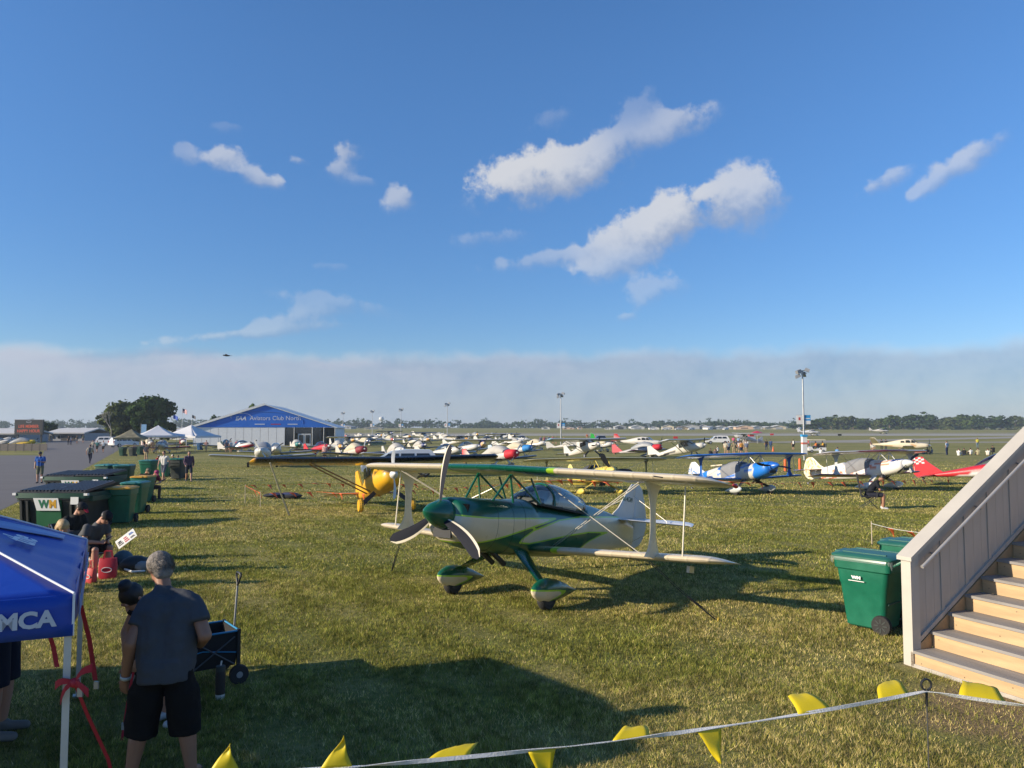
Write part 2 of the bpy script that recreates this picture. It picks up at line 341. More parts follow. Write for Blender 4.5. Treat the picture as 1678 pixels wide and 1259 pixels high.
# --- grass blades: real geometry, thinning out with distance
def grass():
    C = [];
    for (y0, y1, dens, h, w) in ((5.4, 9, 6200, .040, .0074), (9, 15, 3600, .042, .0105), (15, 28, 1000, .042, .019), (28, 90, 150, .045, .045)):
        k = .70
        n = int(dens*k*(y1*y1-y0*y0)); y = np.sqrt(rng.uniform(y0*y0, y1*y1, n)); x = rng.uniform(-k, k, n)*y
        d = np.hypot((x-4.95)*.8, (y-7.75)*.95) + rng.normal(0, .18, n)
        keep = ((d > 1.0) | (rng.uniform(0, 1, n) < .30)) & (x > -17.0 - .47*(y-25.7)); sx = (x-4.66)*.92+(y-9.07)*.392; sy = -(x-4.66)*.392+(y-9.07)*.92
        keep &= ~((sx > -.05) & (sy < .14) & (sy > -1.9)); keep &= ~((np.abs(sx-2) < 2.3) & (np.abs(sy) < .2))
        if y1 > 60: keep &= rng.uniform(0, 1, n) < (1-(y-28)/62)**1.6
        # clumping
        cl = np.sin(x*2.1+1.3*np.sin(y*1.7))*np.sin(y*2.6+np.sin(x*1.1)) + .6*np.sin(x*5.3+y*3.1)
        keep &= rng.uniform(0, 1, n) < .72+.28*cl
        x, y, cl = x[keep], y[keep], cl[keep]; n = len(x)
        C.append((x, y, h*(.55+.75*rng.uniform(0, 1, n)**1.5)*(1+.22*cl), np.full(n, w), cl))
    x, y, h, w, cl = [np.concatenate(q) for q in zip(*C)]; n = len(x)
    z = np.interp(y, [k[0] for k in KN], [k[1] for k in KN]); a = rng.uniform(0, 2*np.pi, n); lean = rng.uniform(.2, 1.5, n); b = rng.uniform(0, 2*np.pi, n)
    V = np.empty((n, 3, 3), np.float32)
    V[:, 0] = np.stack([x-np.cos(a)*w/2, y-np.sin(a)*w/2, z-.004], 1); V[:, 1] = np.stack([x+np.cos(a)*w/2, y+np.sin(a)*w/2, z-.004], 1)
    V[:, 2] = np.stack([x+np.cos(b)*h*lean*.7, y+np.sin(b)*h*lean*.7, z+h], 1)
    me = bpy.data.meshes.new('grass'); me.vertices.add(3*n); me.vertices.foreach_set('co', V.ravel())
    me.loops.add(3*n); me.loops.foreach_set('vertex_index', np.arange(3*n, dtype=np.int32))
    me.polygons.add(n); me.polygons.foreach_set('loop_start', np.arange(0, 3*n, 3, dtype=np.int32)); me.update(calc_edges=True)
    pal = np.array([(.215, .225, .048), (.325, .31, .074), (.15, .185, .038), (.49, .40, .15), (.64, .52, .24), (.26, .26, .063)])
    straw = np.clip(.42+.40*np.sin(x*.55+.8*np.sin(y*.45))+.30*np.sin(y*1.1+x*.3)+.25*np.sin(x*1.7+2*np.sin(y*.9))*np.sin(y*2.2)-.12*cl, 0, 1)
    straw = np.clip((straw-.5)*1.7+.5, 0, 1); pick = np.where(rng.uniform(0, 1, n) < .10+.62*straw, rng.choice([3, 4, 1], n), rng.choice([0, 1, 2, 5], n))
    tab = rng.uniform(.55, 1.45, (512, 512)); hx = (np.floor(x*13+.6*np.sin(y*9)).astype(int) % 512, np.floor(y*11+.6*np.sin(x*8)).astype(int) % 512); hy = (np.floor(x*3.1+np.sin(y*2)).astype(int) % 512, np.floor(y*2.3+np.sin(x*1.7)).astype(int) % 512)
    c = pal[pick]*rng.uniform(.75, 1.25, (n, 1))*(tab[hx]*(.6+.4*tab[hy]))[:, None]; col = np.ones((n, 3, 4), np.float32); col[:, :, :3] = c[:, None, :]
    ca = me.color_attributes.new('Col', 'FLOAT_COLOR', 'POINT'); ca.data.foreach_set('color', col.ravel())
    m = bpy.data.materials.new('grass_blade'); m.use_nodes = True; t = NT(m.node_tree); m.node_tree.nodes.clear()
    at = t.n('ShaderNodeAttribute', attribute_name='Col'); df = t.n('ShaderNodeBsdfDiffuse'); tl = t.n('ShaderNodeBsdfTranslucent')
    t.put(df.inputs[0], at.outputs[0]); t.put(tl.inputs[0], at.outputs[0]); ms = t.n('ShaderNodeMixShader'); ms.inputs[0].default_value = .35
    t.put(ms.inputs[1], df.outputs[0]); t.put(ms.inputs[2], tl.outputs[0]); o = t.n('ShaderNodeOutputMaterial'); t.put(o.inputs[0], ms.outputs[0])
    me.materials.append(m); o = bpy.data.objects.new('grass', me); COL.objects.link(o); o['kind'] = 'stuff'
grass()

# ------------------------------------------------------------------ staircase
def staircase():
    T = thing('staircase', 'wooden staircase with grey treads, tan risers and a grey boarded side wall', 'staircase', (4.66, 9.07, 0), math.atan2(.392, .92))
    ri, ru, n, wd = .19, .296, 14, 1.75; sl = ri/ru
    TREAD = mat('grey_composite_tread', (.25, .235, .22), .7, var=.22, scale=16, bump=.3, bscale=30, stretch=(1, .08, 1)); RIS = mat('tan_plywood', (.46, .315, .17), .65, var=.2, scale=18, bump=.12, bscale=22, stretch=(1, .10, .8))
    SID = mat('grey_painted_board', (.44, .40, .345), .55, var=.12, scale=7, stretch=(1, 1, .18)); TRIM = mat('pale_painted_trim', (.47, .44, .385), .5, var=.06); RAW = mat('raw_timber', (.40, .27, .14), .75, var=.25, scale=5)
    tb = MB().box((0, 0, 0), (.33, wd, .032)); tm = tb.mesh('tread', TREAD, 0)
    gr = MB()
    for k in range(5): gr.box((-.11+.05*k, 0, .0175), (.012, wd-.02, .004))
    rm = MB().box((0, 0, 0), (.022, wd-.004, ri-.034)).mesh('riser', RIS, 0)
    for i in range(n):
        for nm, me, loc in (('tread', tm, (.14+i*ru, -wd/2-.004, (i+1)*ri-.016)), ('riser', rm, (.011+i*ru, -wd/2-.004, i*ri+(ri-.032)/2+.001))):
            o = bpy.data.objects.new(nm, me); COL.objects.link(o); o.parent = T; o.location = loc
    sc = MB().cyl((-.003, 0, 0), (.002, 0, 0), .0055, n=8).mesh('screw', mat('screw_dark', (.06, .05, .04), .5), 0)
    for i in range(10):
        for y in (-.09, -.62, -1.15):
            o = bpy.data.objects.new('screw', sc); COL.objects.link(o); o.parent = T; o.location = (.0005+i*ru, y, i*ri+.06+.05*((i*7+int(y*-10)) % 2))
    # stringer behind the treads' ends, open triangles of raw timber
    L = n*ru
    MB().prism([(-.02, -.0), (L, n*ri-.02), (L, n*ri+.17), (-.02, .17)], .03, Matrix(((1, 0, 0, 0), (0, 0, 1, .002), (0, 1, 0, 0), (0, 0, 0, 1)))).build('stringer', RAW, T, 0)
    MB().prism([(.2, 0), (L, n*ri-.25), (L, n*ri-.03), (0, .0)], .04, Matrix(((1, 0, 0, 0), (0, 0, 1, -wd-.06), (0, 1, 0, 0), (0, 0, 0, 1)))).build('stringer', RAW, T, 0)
    # newel post, wall boards, rails
    MB().box((.045, .066, .632), (.13, .13, 1.264)).build('newel_post', TRIM, T, 0)
    h0, h1 = .24, 1.17
    bw = .142; nb = 28
    bm_ = MB().prism([(0, 0), (bw-.0025, (bw-.0025)*sl), (bw-.0025, (bw-.0025)*sl+h1-h0), (0, h1-h0)], .018, Matrix(((1, 0, 0, 0), (0, 0, 1, 0), (0, 1, 0, 0), (0, 0, 0, 1)))).mesh('siding_board', SID, 0)
    rb = MB().prism([(0, 0), (.05, .05*sl), (.05, .05*sl+h1-h0), (0, h1-h0)], .012, Matrix(((1, 0, 0, 0), (0, 0, 1, 0), (0, 1, 0, 0), (0, 0, 0, 1)))).mesh('batten', SID, 0)
    for i in range(nb):
        x = .113+i*bw
        o = bpy.data.objects.new('siding_board', bm_); COL.objects.link(o); o.parent = T; o.location = (x, .034, h0+x*sl)
        o = bpy.data.objects.new('siding_board', bm_); COL.objects.link(o); o.parent = T; o.location = (x, .09, h0+x*sl)
        if i % 3 == 2:
            o = bpy.data.objects.new('batten', rb); COL.objects.link(o); o.parent = T; o.location = (x+bw-.03, .0225, h0+(x+bw-.03)*sl)
    def slope(name, m, z0, z1, ya, yb, xa, xb):
        MB().prism([(xa, z0+xa*sl), (xb, z0+xb*sl), (xb, z1+xb*sl), (xa, z1+xa*sl)], yb-ya, Matrix(((1, 0, 0, 0), (0, 0, 1, ya), (0, 1, 0, 0), (0, 0, 0, 1)))).build(name, m, T, 0)
    slope('cap_rail', TRIM, 1.245, 1.29, -.035, .165, -.05, 4.1)
    slope('top_trim', SID, 1.1, 1.243, .018, .1145, .112, 4.1)
    slope('base_trim', SID, .20, .255, .006, .124, .112, 4.1)
    hb = MB().tube([(.1, -.055, 1.08+.1*sl), (4.0, -.055, 1.08+4.0*sl)], .022, 10); hb.build('handrail', mat('grey_tube', (.42, .41, .40), .4, .3), T)
    for x in (.35, 1.15, 1.95, 2.75, 3.55): MB().tube([(x, .03, 1.06+x*sl), (x, -.05, 1.03+x*sl), (x, -.055, 1.06+x*sl)], .01, 6).build('rail_bracket', STEEL, T)
    # landing at the top and the far railing, past the picture's edge
    MB().box((L+.9, -wd/2, n*ri-.06), (1.8, wd, .08)).build('landing', TREAD, T, 0)
    for x in (L+.1, L+1.7):
        for y in (-.06, -wd+.06): MB().box((x, y, (n*ri-.1)/2), (.12, .12, n*ri-.1)).build('support_post', RAW, T, 0)
    MB().box((.62, -wd/2-.02, .012), (1.3, wd+.1, .05), taper=.97).build('concrete_footing', mat('footing_concrete', (.36, .33, .28), .9, var=.2, bump=.5), T, 0)
staircase()

# ------------------------------------------------------------------ trees
def leaf_mat(name, c):
    m = bpy.data.materials.new(name); m.use_nodes = True; t = NT(m.node_tree); m.node_tree.nodes.clear()
    P = t.n('ShaderNodeTexCoord').outputs['Object']; col = t.mix(t.mr(t.noise(P, .5, 4, .6), .35, .65), tuple(q*.7 for q in c), tuple(q*1.25 for q in c))
    df = t.n('ShaderNodeBsdfDiffuse'); tl = t.n('ShaderNodeBsdfTranslucent'); t.put(df.inputs[0], col); t.put(tl.inputs[0], col)
    ms = t.n('ShaderNodeMixShader'); ms.inputs[0].default_value = .25; t.put(ms.inputs[1], df.outputs[0]); t.put(ms.inputs[2], tl.outputs[0])
    o = t.n('ShaderNodeOutputMaterial'); t.put(o.inputs[0], ms.outputs[0]); return m
LEAF = [leaf_mat('dark_leaves', (.05, .085, .028)), leaf_mat('green_leaves', (.075, .115, .03)), leaf_mat('olive_leaves', (.095, .12, .045))]
BARK = mat('bark', (.16, .12, .09), .9, var=.3, scale=4, bump=.6, bscale=8); PALEBARK = mat('pale_bark', (.42, .38, .33), .85, var=.2)
def crown(lobes, n, size, r_):
    V = []; Fc = []; tot_ = sum(a[3]*a[4]*a[5] for a in lobes)
    for (cx_, cy_, cz_, rx, ry, rz) in lobes:
        k = int(n*rx*ry*rz/tot_)+8
        # small clumps inside each lobe so light and shade gather in patches
        cl = [r_.normal(0, 1, 3) for _ in range(max(5, k//28))]
        cl = [c/np.linalg.norm(c)*r_.uniform(.55, 1.0) for c in cl]
        for _ in range(k):
            c = cl[r_.integers(len(cl))] + r_.normal(0, .13, 3)
            p = np.array([cx_+c[0]*rx, cy_+c[1]*ry, cz_+c[2]*rz]); nrm = c+r_.normal(0, .6, 3); nrm /= np.linalg.norm(nrm)+1e-6
            t1 = np.cross(nrm, r_.normal(0, 1, 3)); t1 /= np.linalg.norm(t1)+1e-6; t2 = np.cross(nrm, t1); s_ = size*r_.uniform(.6, 1.5)
            o = len(V); V += [p-t1*s_*.5, p+t2*s_*.38, p+t1*s_*.5, p-t2*s_*.38]; Fc.append((o, o+1, o+2, o+3))
    b = MB(); b.add(V, Fc); return b
def tree(name, label, loc, h, w, lm, seed, group=None, bare=False, leaf=.5, n=4200, cat='tree', base=.18):
    r_ = np.random.default_rng(seed); T = thing(name, label, cat, loc, 0, group)
    lobes = [(0, 0, h*.58, w*.34, w*.34, h*.30)]
    for k in range(9):
        a = k*2.4+r_.uniform(0, .8); q = r_.uniform(.18, .34)*w; zz = h*r_.uniform(base+.18, .84); sc = r_.uniform(.14, .24)
        lobes.append((math.cos(a)*q, math.sin(a)*q, zz, w*sc, w*sc, h*sc*.75))
    tb = MB(); tb.tube([(0, 0, -.2), (w*.01, 0, h*.2), (-w*.01, 0, h*.5)], [h*.03, h*.022, h*.01], 8)
    for k in range(7):
        l = lobes[1+k]; tb.tube([(0, 0, h*(.16+.04*k)), (l[0]*.5, l[1]*.5, l[2]*.7), (l[0], l[1], l[2])], [h*.014, h*.009, h*.003], 5)
    tb.build('trunk', BARK, T)
    if bare:
        bb = MB(); r2 = random.Random(seed)
        def br(p, d, L, r0, k):
            q = p+d*L; bb.tube([p, (p+q)/2+Vector((r2.uniform(-.1, .1)*L, r2.uniform(-.1, .1)*L, 0)), q], [r0, r0*.8, r0*.55], 5)
            if k:
                for _ in range(3): br(q, (d+Vector((r2.uniform(-.7, .7), r2.uniform(-.5, .1), r2.uniform(-.1, .5)))).normalized(), L*.62, r0*.55, k-1)
        br(Vector((0, -w*.45, -.1)), Vector((.05, -.1, 1)).normalized(), h*.3, h*.016, 4)
        bb.build('bare_branches', PALEBARK, T)
    crown(lobes, n, leaf, r_).build('crown', lm, T, 0)
    return T
p = G(246, 727); tree('broadleaf_tree', 'tall dark green leafy tree left of the white canopies, next to the flags', p, 11.4, 10.8, LEAF[0], 3, leaf=.7, n=9000, base=-.1)
p = G(200, 726); tree('broadleaf_tree', 'paler leafy tree with a bare whitish branch fork in front, left of the dark tree', p, 9.9, 10.5, LEAF[2], 8, bare=True, leaf=.7, n=8000, base=-.12)
for px, py, h, w, lab in ((413, 726, 13.5, 7, 'treetop showing above the left slope of the blue marquee roof'), (353, 723, 9.5, 5, 'small treetop above the low left end of the blue marquee'), (79, 728, 8.5, 4, 'spiky dark tree right beside the black message board')):
    p = G(px, py); p = AT(px, py, p.y*(1.45 if px > 300 else 1.22)); p.z = gz(p.y); h = AT(px, {413: 662, 353: 678, 79: 692}[px], p.y).z-p.z; tree('broadleaf_tree', lab, p, h, w, LEAF[1 if px > 100 else 0], px, leaf=.8, n=1200)
# the wood behind the field: right-hand trees one by one, the rest one mass
protos = []
ORD = 'first second third fourth fifth sixth seventh eighth ninth tenth eleventh twelfth thirteenth fourteenth fifteenth sixteenth seventeenth eighteenth nineteenth twentieth'.split(); ORD += ['twenty-'+q for q in ORD[:9]] + ['thirtieth']
spots = sorted([(1348, 13), (1362, 15), (1381, 15), (1398, 14), (1421, 13), (1440, 12.5), (1458, 16), (1480, 14), (1506, 18), (1530, 15), (1553, 14), (1572, 17.5), (1594, 16), (1617, 14), (1640, 15.5), (1664, 16), (1692, 14), (1330, 11)])
names = ['rounded', 'pointed', 'broad', 'lopsided', 'dense']
for i, (px, h) in enumerate(spots):
    y = 560+((i*37) % 50); d = ray(px, 704); x = d.x/d.y*y
    lab = ORD[i]+' tree from the left in the green row behind the runway at right'
    if len(protos) < 5:
        t_ = tree('distant_tree', lab, (x, y, gz(y)-.5), 14, (19, 14, 22, 17, 20)[i], LEAF[(0, 1, 0, 2, 1)[i]], 40+i, group='trees behind the runway', leaf=1.6, n=1700, base=-.2); protos.append(t_); o = t_
    else:
        o = copy_tree(protos[(i*3) % 5]); o['label'] = lab; o.location = (x, y, gz(y)-.5); o.rotation_euler.z = i*1.3
    o.scale = (h/14*1.02, h/14*1.02, h/14*.76)
def treeline():
    r_ = np.random.default_rng(11); b = MB(); V = []; Fc = []
    for lay, (y0, h0, n) in enumerate(((915, 9, 230), (890, 6.5, 230), (700, 6.5, 60))):
        for k in range(n):
            x = r_.uniform(-800, 760) if lay < 2 else r_.uniform(150, 420)
            y = y0+r_.uniform(-20, 20); h = h0*r_.uniform(.65, 1.45); w = r_.uniform(12, 24)
            if lay < 2 and -330 < x < -60 : h *= 1.15
            lob = [(x+r_.uniform(-w, w)*.35, y+r_.uniform(-3, 3), gz(y)+h*r_.uniform(.18, .70), w*.40, w*.36, h*.34) for _ in range(4)]
            c = crown(lob, 170, 1.7, r_); o = len(V); V += c.v; Fc += [tuple(i+o for i in f) for f in c.f]
    b.add(V, Fc); b.build('treeline', LEAF[0], None, 0, kind='stuff')
treeline()

# ------------------------------------------------------------------ far buildings
WALLC = [mat('cream_siding', (.60, .52, .38), .7), mat('white_siding', (.66, .65, .62), .6), mat('grey_siding', (.30, .31, .32), .7), mat('tan_siding', (.55, .42, .24), .7), mat('salmon_siding', (.58, .40, .28), .7)]
ROOFC = [mat('grey_roof', (.30, .31, .33), .6), mat('pale_roof', (.55, .54, .51), .6), mat('brown_roof', (.22, .17, .13), .7)]
def building(px0, px1, yt, yb, D_, wm, rm, label, door=0, nwin=0, deep=12, name='hangar'):
    a, c = ray(px0, yb), ray(px1, yb); x0, x1 = a.x/a.y*D_, c.x/c.y*D_; w = abs(x1-x0); z0 = gz(D_)-.3
    h = AT((px0+px1)/2, yt, D_).z - z0; T = thing(name, label, 'building', ((x0+x1)/2, D_, z0), R(rng.uniform(-12, 12)))
    he = h*.66; wv = [(-w/2, he), (w/2, he), (w/2, 0), (-w/2, 0)]
    MB().prism([(-w/2, 0), (w/2, 0), (w/2, he), (0, h*.97), (-w/2, he)], deep, Matrix(((1, 0, 0, 0), (0, 0, 1, 0), (0, 1, 0, 0), (0, 0, 0, 1)))).build('wall', WALLC[wm], T, 0)
    for s in (-1, 1):
        MB().bar((s*w*.54, deep/2, he-.12*h*.3), (0, deep/2, h), deep+1.2, .22, up=(0, 0, 1)).build('roof', ROOFC[rm], T, 0)
    if door:
        MB().box((0, -.06, he*.42), (w*.5, .12, he*.84)).build('door', ROOFC[0] if door == 1 else DARK, T, 0)
    for k in range(nwin):
        MB().box((-w/2+w*(k+.5)/nwin, -.05, he*.55), (w/nwin*.4, .1, he*.3)).build('window', DGLASS, T, 0)
B_ = [(546, 576, 697, 704, 700, 2, 0, 'low grey hangar right of the blue marquee', 0, 3), (597, 626, 699.5, 706.5, 640, 0, 1, 'flat cream hangar beyond the parked aircraft, left of the water tower', 1, 0),
 (888, 901, 699, 703.5, 640, 1, 1, 'tiny white gabled hut alone on the far field edge', 0, 1), (922, 940, 700, 703.5, 640, 4, 1, 'low salmon shed next to the second lamp post', 0, 2), (947, 954, 699, 703.5, 640, 4, 2, 'small salmon box shed right of the low salmon shed', 1, 0),
 (991, 1003, 700.5, 704.5, 620, 1, 1, 'small white trailer hut with three dark windows', 0, 3), (1008, 1026, 697, 704.5, 640, 2, 1, 'open dark-fronted hangar with a pale roof', 2, 0), (1034, 1056, 697, 705, 640, 1, 1, 'white gabled hangar behind the white and red aircraft tail', 1, 0),
 (1064, 1080, 699, 705, 620, 1, 0, 'white hangar with grey roof left of the cream house', 1, 0), (1085, 1104, 696.5, 705, 600, 0, 1, 'cream gabled house at the left end of the hangar row', 1, 2), (1108, 1128, 699, 705.5, 600, 3, 2, 'orange tan hangar in the hangar row', 0, 1),
 (1117, 1146, 695.5, 704, 660, 2, 0, 'large hangar with a broad grey roof behind the tan one', 0, 0), (1146, 1160, 695.5, 704, 660, 2, 0, 'steep grey gable beside the broad grey roof', 0, 0), (1160, 1178, 698.5, 705, 620, 1, 0, 'white hangar with dark door gap in the middle of the row', 2, 0),
 (1174, 1192, 698, 705, 640, 1, 1, 'white gabled house above the parked white car', 1, 1), (1195, 1212, 698.5, 705, 640, 0, 1, 'narrow cream hangar left of the widest salmon gable', 1, 0), (1206, 1234, 697, 705, 620, 4, 1, 'widest salmon gable of the hangar row', 0, 1),
 (1232, 1250, 698, 705, 640, 1, 1, 'white gabled hangar with brown side wall', 1, 0), (1252, 1270, 699, 705, 640, 0, 1, 'small cream gable left of the long cream hangar', 0, 0), (1266, 1288, 697, 705, 640, 0, 1, 'long cream hangar at the right end of the row', 1, 0)]
for q in B_: building(*q)
def long_building(px0, px1, yt, ye, yb, D_, label, wm, rm, nw, nd):
    x0, x1 = ray(px0, yb).x/ray(px0, yb).y*D_, ray(px1, yb).x/ray(px1, yb).y*D_; w = x1-x0; z0 = gz(D_)-.2; h = AT(px0, yt, D_).z-z0; he = AT(px0, ye, D_).z-z0
    T = thing('long_building', label, 'building', ((x0+x1)/2, D_, z0))
    MB().box((0, 6, he/2), (w, 12, he)).build('wall', WALLC[wm], T, 0)
    MB().bar((0, -1, he), (0, 6, h), w+1, .3).build('roof', ROOFC[rm], T, 0); MB().bar((0, 13, he), (0, 6, h), w+1, .3).build('roof', ROOFC[rm], T, 0)
    for k in range(nw): MB().box((-w/2+w*(k+.7)/nw, -.06, he*.55), (w/nw*.4, .12, he*.36)).build('window', DGLASS, T, 0)
    for k in range(nd): MB().box((w/2-4-6*k, -.08, he*.38), (3.4, .16, he*.72)).build('door', DARK, T, 0)
long_building(-60, 26, 703, 711, 729, 172, 'long grey shed with a metal roof behind the fence at the picture edge', 2, 1, 7, 1)
long_building(80, 138, 702.5, 710, 727, 190, 'long low building with a silver roof right of the message board', 2, 1, 6, 2)
long_building(146, 172, 706, 710, 724, 215, 'small dark shed with a pale roof before the trees', 2, 1, 2, 1)
long_building(284, 322, 701.5, 708, 724, 200, 'white flat-roofed building between the dark tree and the marquee', 1, 1, 4, 0)
p = AT(625, 697, 1050); T = thing('water_tower', 'white ball-shaped water tower on the far skyline', 'tower', (p.x, 1050, gz(1050)))
MB().ell((0, 0, 15.5-3), (3.6, 3.6, 3.3), 14, 8).build('tank', WHITE, T); MB().lathe([(-3, 1.6), (3, 1.0), (9, .9), (10.5, 1.6)], 'z', 10).build('stem', WHITE, T)

# ------------------------------------------------------------------ blue marquee with lettering
def marquee():
    D_ = 150; X = ray(434, 720).x/ray(434, 720).y*D_; z0 = gz(D_); T = thing('marquee', 'large marquee with blue lettered gable and pale panel walls', 'marquee', (X, D_, z0), R(8))
    hw, he, ha, dp = 13.4, 3.55, 7.9, 24; BL = mat('marquee_blue', (.010, .14, .60), .55, var=.07, scale=.4); WALLM = mat('marquee_wall', (.78, .79, .80), .6, var=.06); ROOFM = mat('marquee_roof', (.74, .74, .72), .5)
    XZ = lambda y: Matrix(((1, 0, 0, 0), (0, 0, 1, y), (0, 1, 0, 0), (0, 0, 0, 1)))
    g = MB().prism([(-hw, he), (hw, he), (0, ha)], .06, XZ(-.03)).build('gable', BL, T, 0)
    for s in (-1, 1): MB().bar((s*(hw+.4), dp/2-.1, he-.1), (0, dp/2-.1, ha+.05), dp+.4, .14).build('roof', ROOFM, T, 0)
    MB().bar((-(hw+.5), -.12, he+.05), (0, -.12, ha+.24), .3, .34, up=(0, 1, 0)).build('gable_trim', ROOFM, T, 0)
    n = 11
    for k in range(n): MB().box((-hw+.1+(k+.5)*1.55, .05, he/2), (1.50, .06, he-.02)).build('wall_panel', WALLM, T, 0)
    x = -hw+.1+n*1.55
    MB().box((x+.9, .1, he/2), (1.6, .05, he-.1)).build('window', DGLASS, T, 0)
    for k in range(2):
        d = MB().box((x+3.1+k*1.25, .06, 1.15), (1.2, .06, 2.3)).build('door', mat('door_white', (.6, .6, .6), .5), T, 0); MB().box((x+3.1+k*1.25, .0, 1.25), (.8, .05, 1.6)).build('pane', DGLASS, d, 0)
    MB().box((x+3.7, .1, 2.95), (3.4, .05, 1.1)).build('window', DGLASS, T, 0)
    MB().box((x+6.2, .12, he/2), (1.5, .05, he-.1)).build('window', DGLASS, T, 0)
    for s in (-1, 1): MB().box((s*(hw-.1), dp/2, he/2), (.06, dp, he)).build('wall_panel', WALLM, T, 0)
    MB().box((0, dp-.1, he/2), (2*hw, .06, he)).build('wall_panel', WALLM, T, 0)
    for xx in (hw-.05, hw-2.2, hw-4.4, x+1.8, x+5.3): MB().cyl((xx, -.1, 0), (xx, -.1, he), .09, n=8).build('post', STEEL, T)
    WL = mat('marquee_letter', (.62, .66, .74), .6, var=0)
    F = lambda x_, z_: frame((x_, -.045, z_), (1, 0, 0), (0, 0, 1))
    text('Aviators Club North', 1.18, 'lettering', WL, g, F(1.95, 5.3), .008, sx=.97)
    text('EAA', 1.1, 'lettering', WL, g, F(-4.6, 5.25), .008, bold=.03, shear=.25)
    ring = MB(); pts = [(-4.55+1.9*math.cos(a), -.05, 5.55+.75*math.sin(a)) for a in np.linspace(R(15), R(200), 16)]; ring.tube(pts, .045, 5); ring.build('emblem', WL, g)
    w_ = MB(); w_.prism([(-4.9, 6.15), (-4.5, 6.32), (-4.1, 6.15), (-4.5, 6.2)], .02, XZ(-.06)); w_.build('emblem', WL, g, 0)
    PB = mat('marquee_pale_line', (.03, .14, .46), .6, var=0)
    sw = MB(); sw.tube([(-1.0+8.2*math.cos(a), -.045, 4.6+2.0*math.sin(a)) for a in np.linspace(R(-10), R(190), 30)], .06, 5); sw.build('swoosh', PB, g)
    for x_, m_ in ((-1.0, WL), (2.0, mat('marquee_red', (.42, .03, .05), .6)), (5.2, WL)): MB().box((x_, -.04, 4.15), (1.9, .03, .16)).build('small_print', m_, g, 0)
marquee()

# ------------------------------------------------------------------ lamp posts
def lamp_post(px, ytop, D_, label, big=False):
    x = ray(px, 700).x/ray(px, 700).y*D_; z0 = gz(D_); h = AT(px, ytop, D_).z-z0
    T = thing('lamp_post', label, 'lamp post', (x, D_, z0), 0, 'floodlight posts across the parking field')
    MB().lathe([(0, .11), (h*.5, .095), (h, .07)], 'z', 10).build('pole', STEEL, T)
    for k, (a, dz) in enumerate(((R(200), -.15), (R(170), -.62), (R(-20), .02), (R(60), -.4))):
        c = Vector((math.cos(a)*.48, math.sin(a)*.3, h+dz)); rot = Matrix.Rotation(a, 3, 'Z') @ Matrix.Rotation(R(25), 3, 'Y')
        l = MB().box(c, (.55, .42, .34), rot=rot, taper=.8); l.build('floodlight', GREY, T, 0)
    br_ = MB(); br_.box((0, 0, h-.3), (.9, .08, .08)); br_.box((0, 0, h-.05), (.7, .08, .08)); br_.build('bracket', GREY, T, 0)
    bz = AT(px, 703-(15 if big else 10)*80/ (80 if big else D_) , D_).z-z0 if big else h*.36+.4
    BW = mat('banner_white', (.70, .70, .69), .7, var=.03); BB = mat('banner_blue', (.02, .28, .62), .7, var=.03)
    hb = .95
    b1 = MB().box((-.42, 0, bz), (.62, .02, hb)).build('banner', BW, T, 0); MB().box((-.42, -.014, bz+.1), (.2, .008, .3)).build('banner_print', mat('banner_red', (.45, .05, .04), .7), b1, 0)
    b2 = MB().box((.42, 0, bz), (.62, .02, hb)).build('banner', BB, T, 0); MB().box((.42, -.014, bz-.28), (.6, .008, .36)).build('banner_print', BW, b2, 0); MB().box((.42, -.014, bz+.12), (.5, .008, .1)).build('banner_print', BW, b2, 0)
    for s in (-.5, .5): MB().cyl((-.78, 0, bz+s*hb), (.78, 0, bz+s*hb), .014, n=6).build('banner_arm', STEEL, T)
    if big:
        MB().box((0, 0, 1.5), (.46, .46, 1.9)).build('base_wrap', BW, T, 0); MB().box((0, 0, 1.75), (.47, .47, .2)).build('wrap_stripe', mat('wrap_red', (.5, .14, .1), .7), T, 0)
        MB().box((0, 0, 2.55), (.56, .56, .22)).build('wrap_top', mat('wrap_blue', (.04, .30, .60), .6), T, 0)
for q in ((1317, 607, 80, 'nearest tall floodlight post with a white wrapped base and two banners', True), (919, 645, 140, 'floodlight post with two banners above the white high-wing aircraft'), (733, 661, 195, 'floodlight post with banners above the tip of the grey propeller'),
          (657, 670, 240, 'floodlight post above the silver van'), (610, 673, 265, 'floodlight post just left of the white water tower'), (562, 676, 290, 'farthest small floodlight post beside the marquee end')): lamp_post(*q)

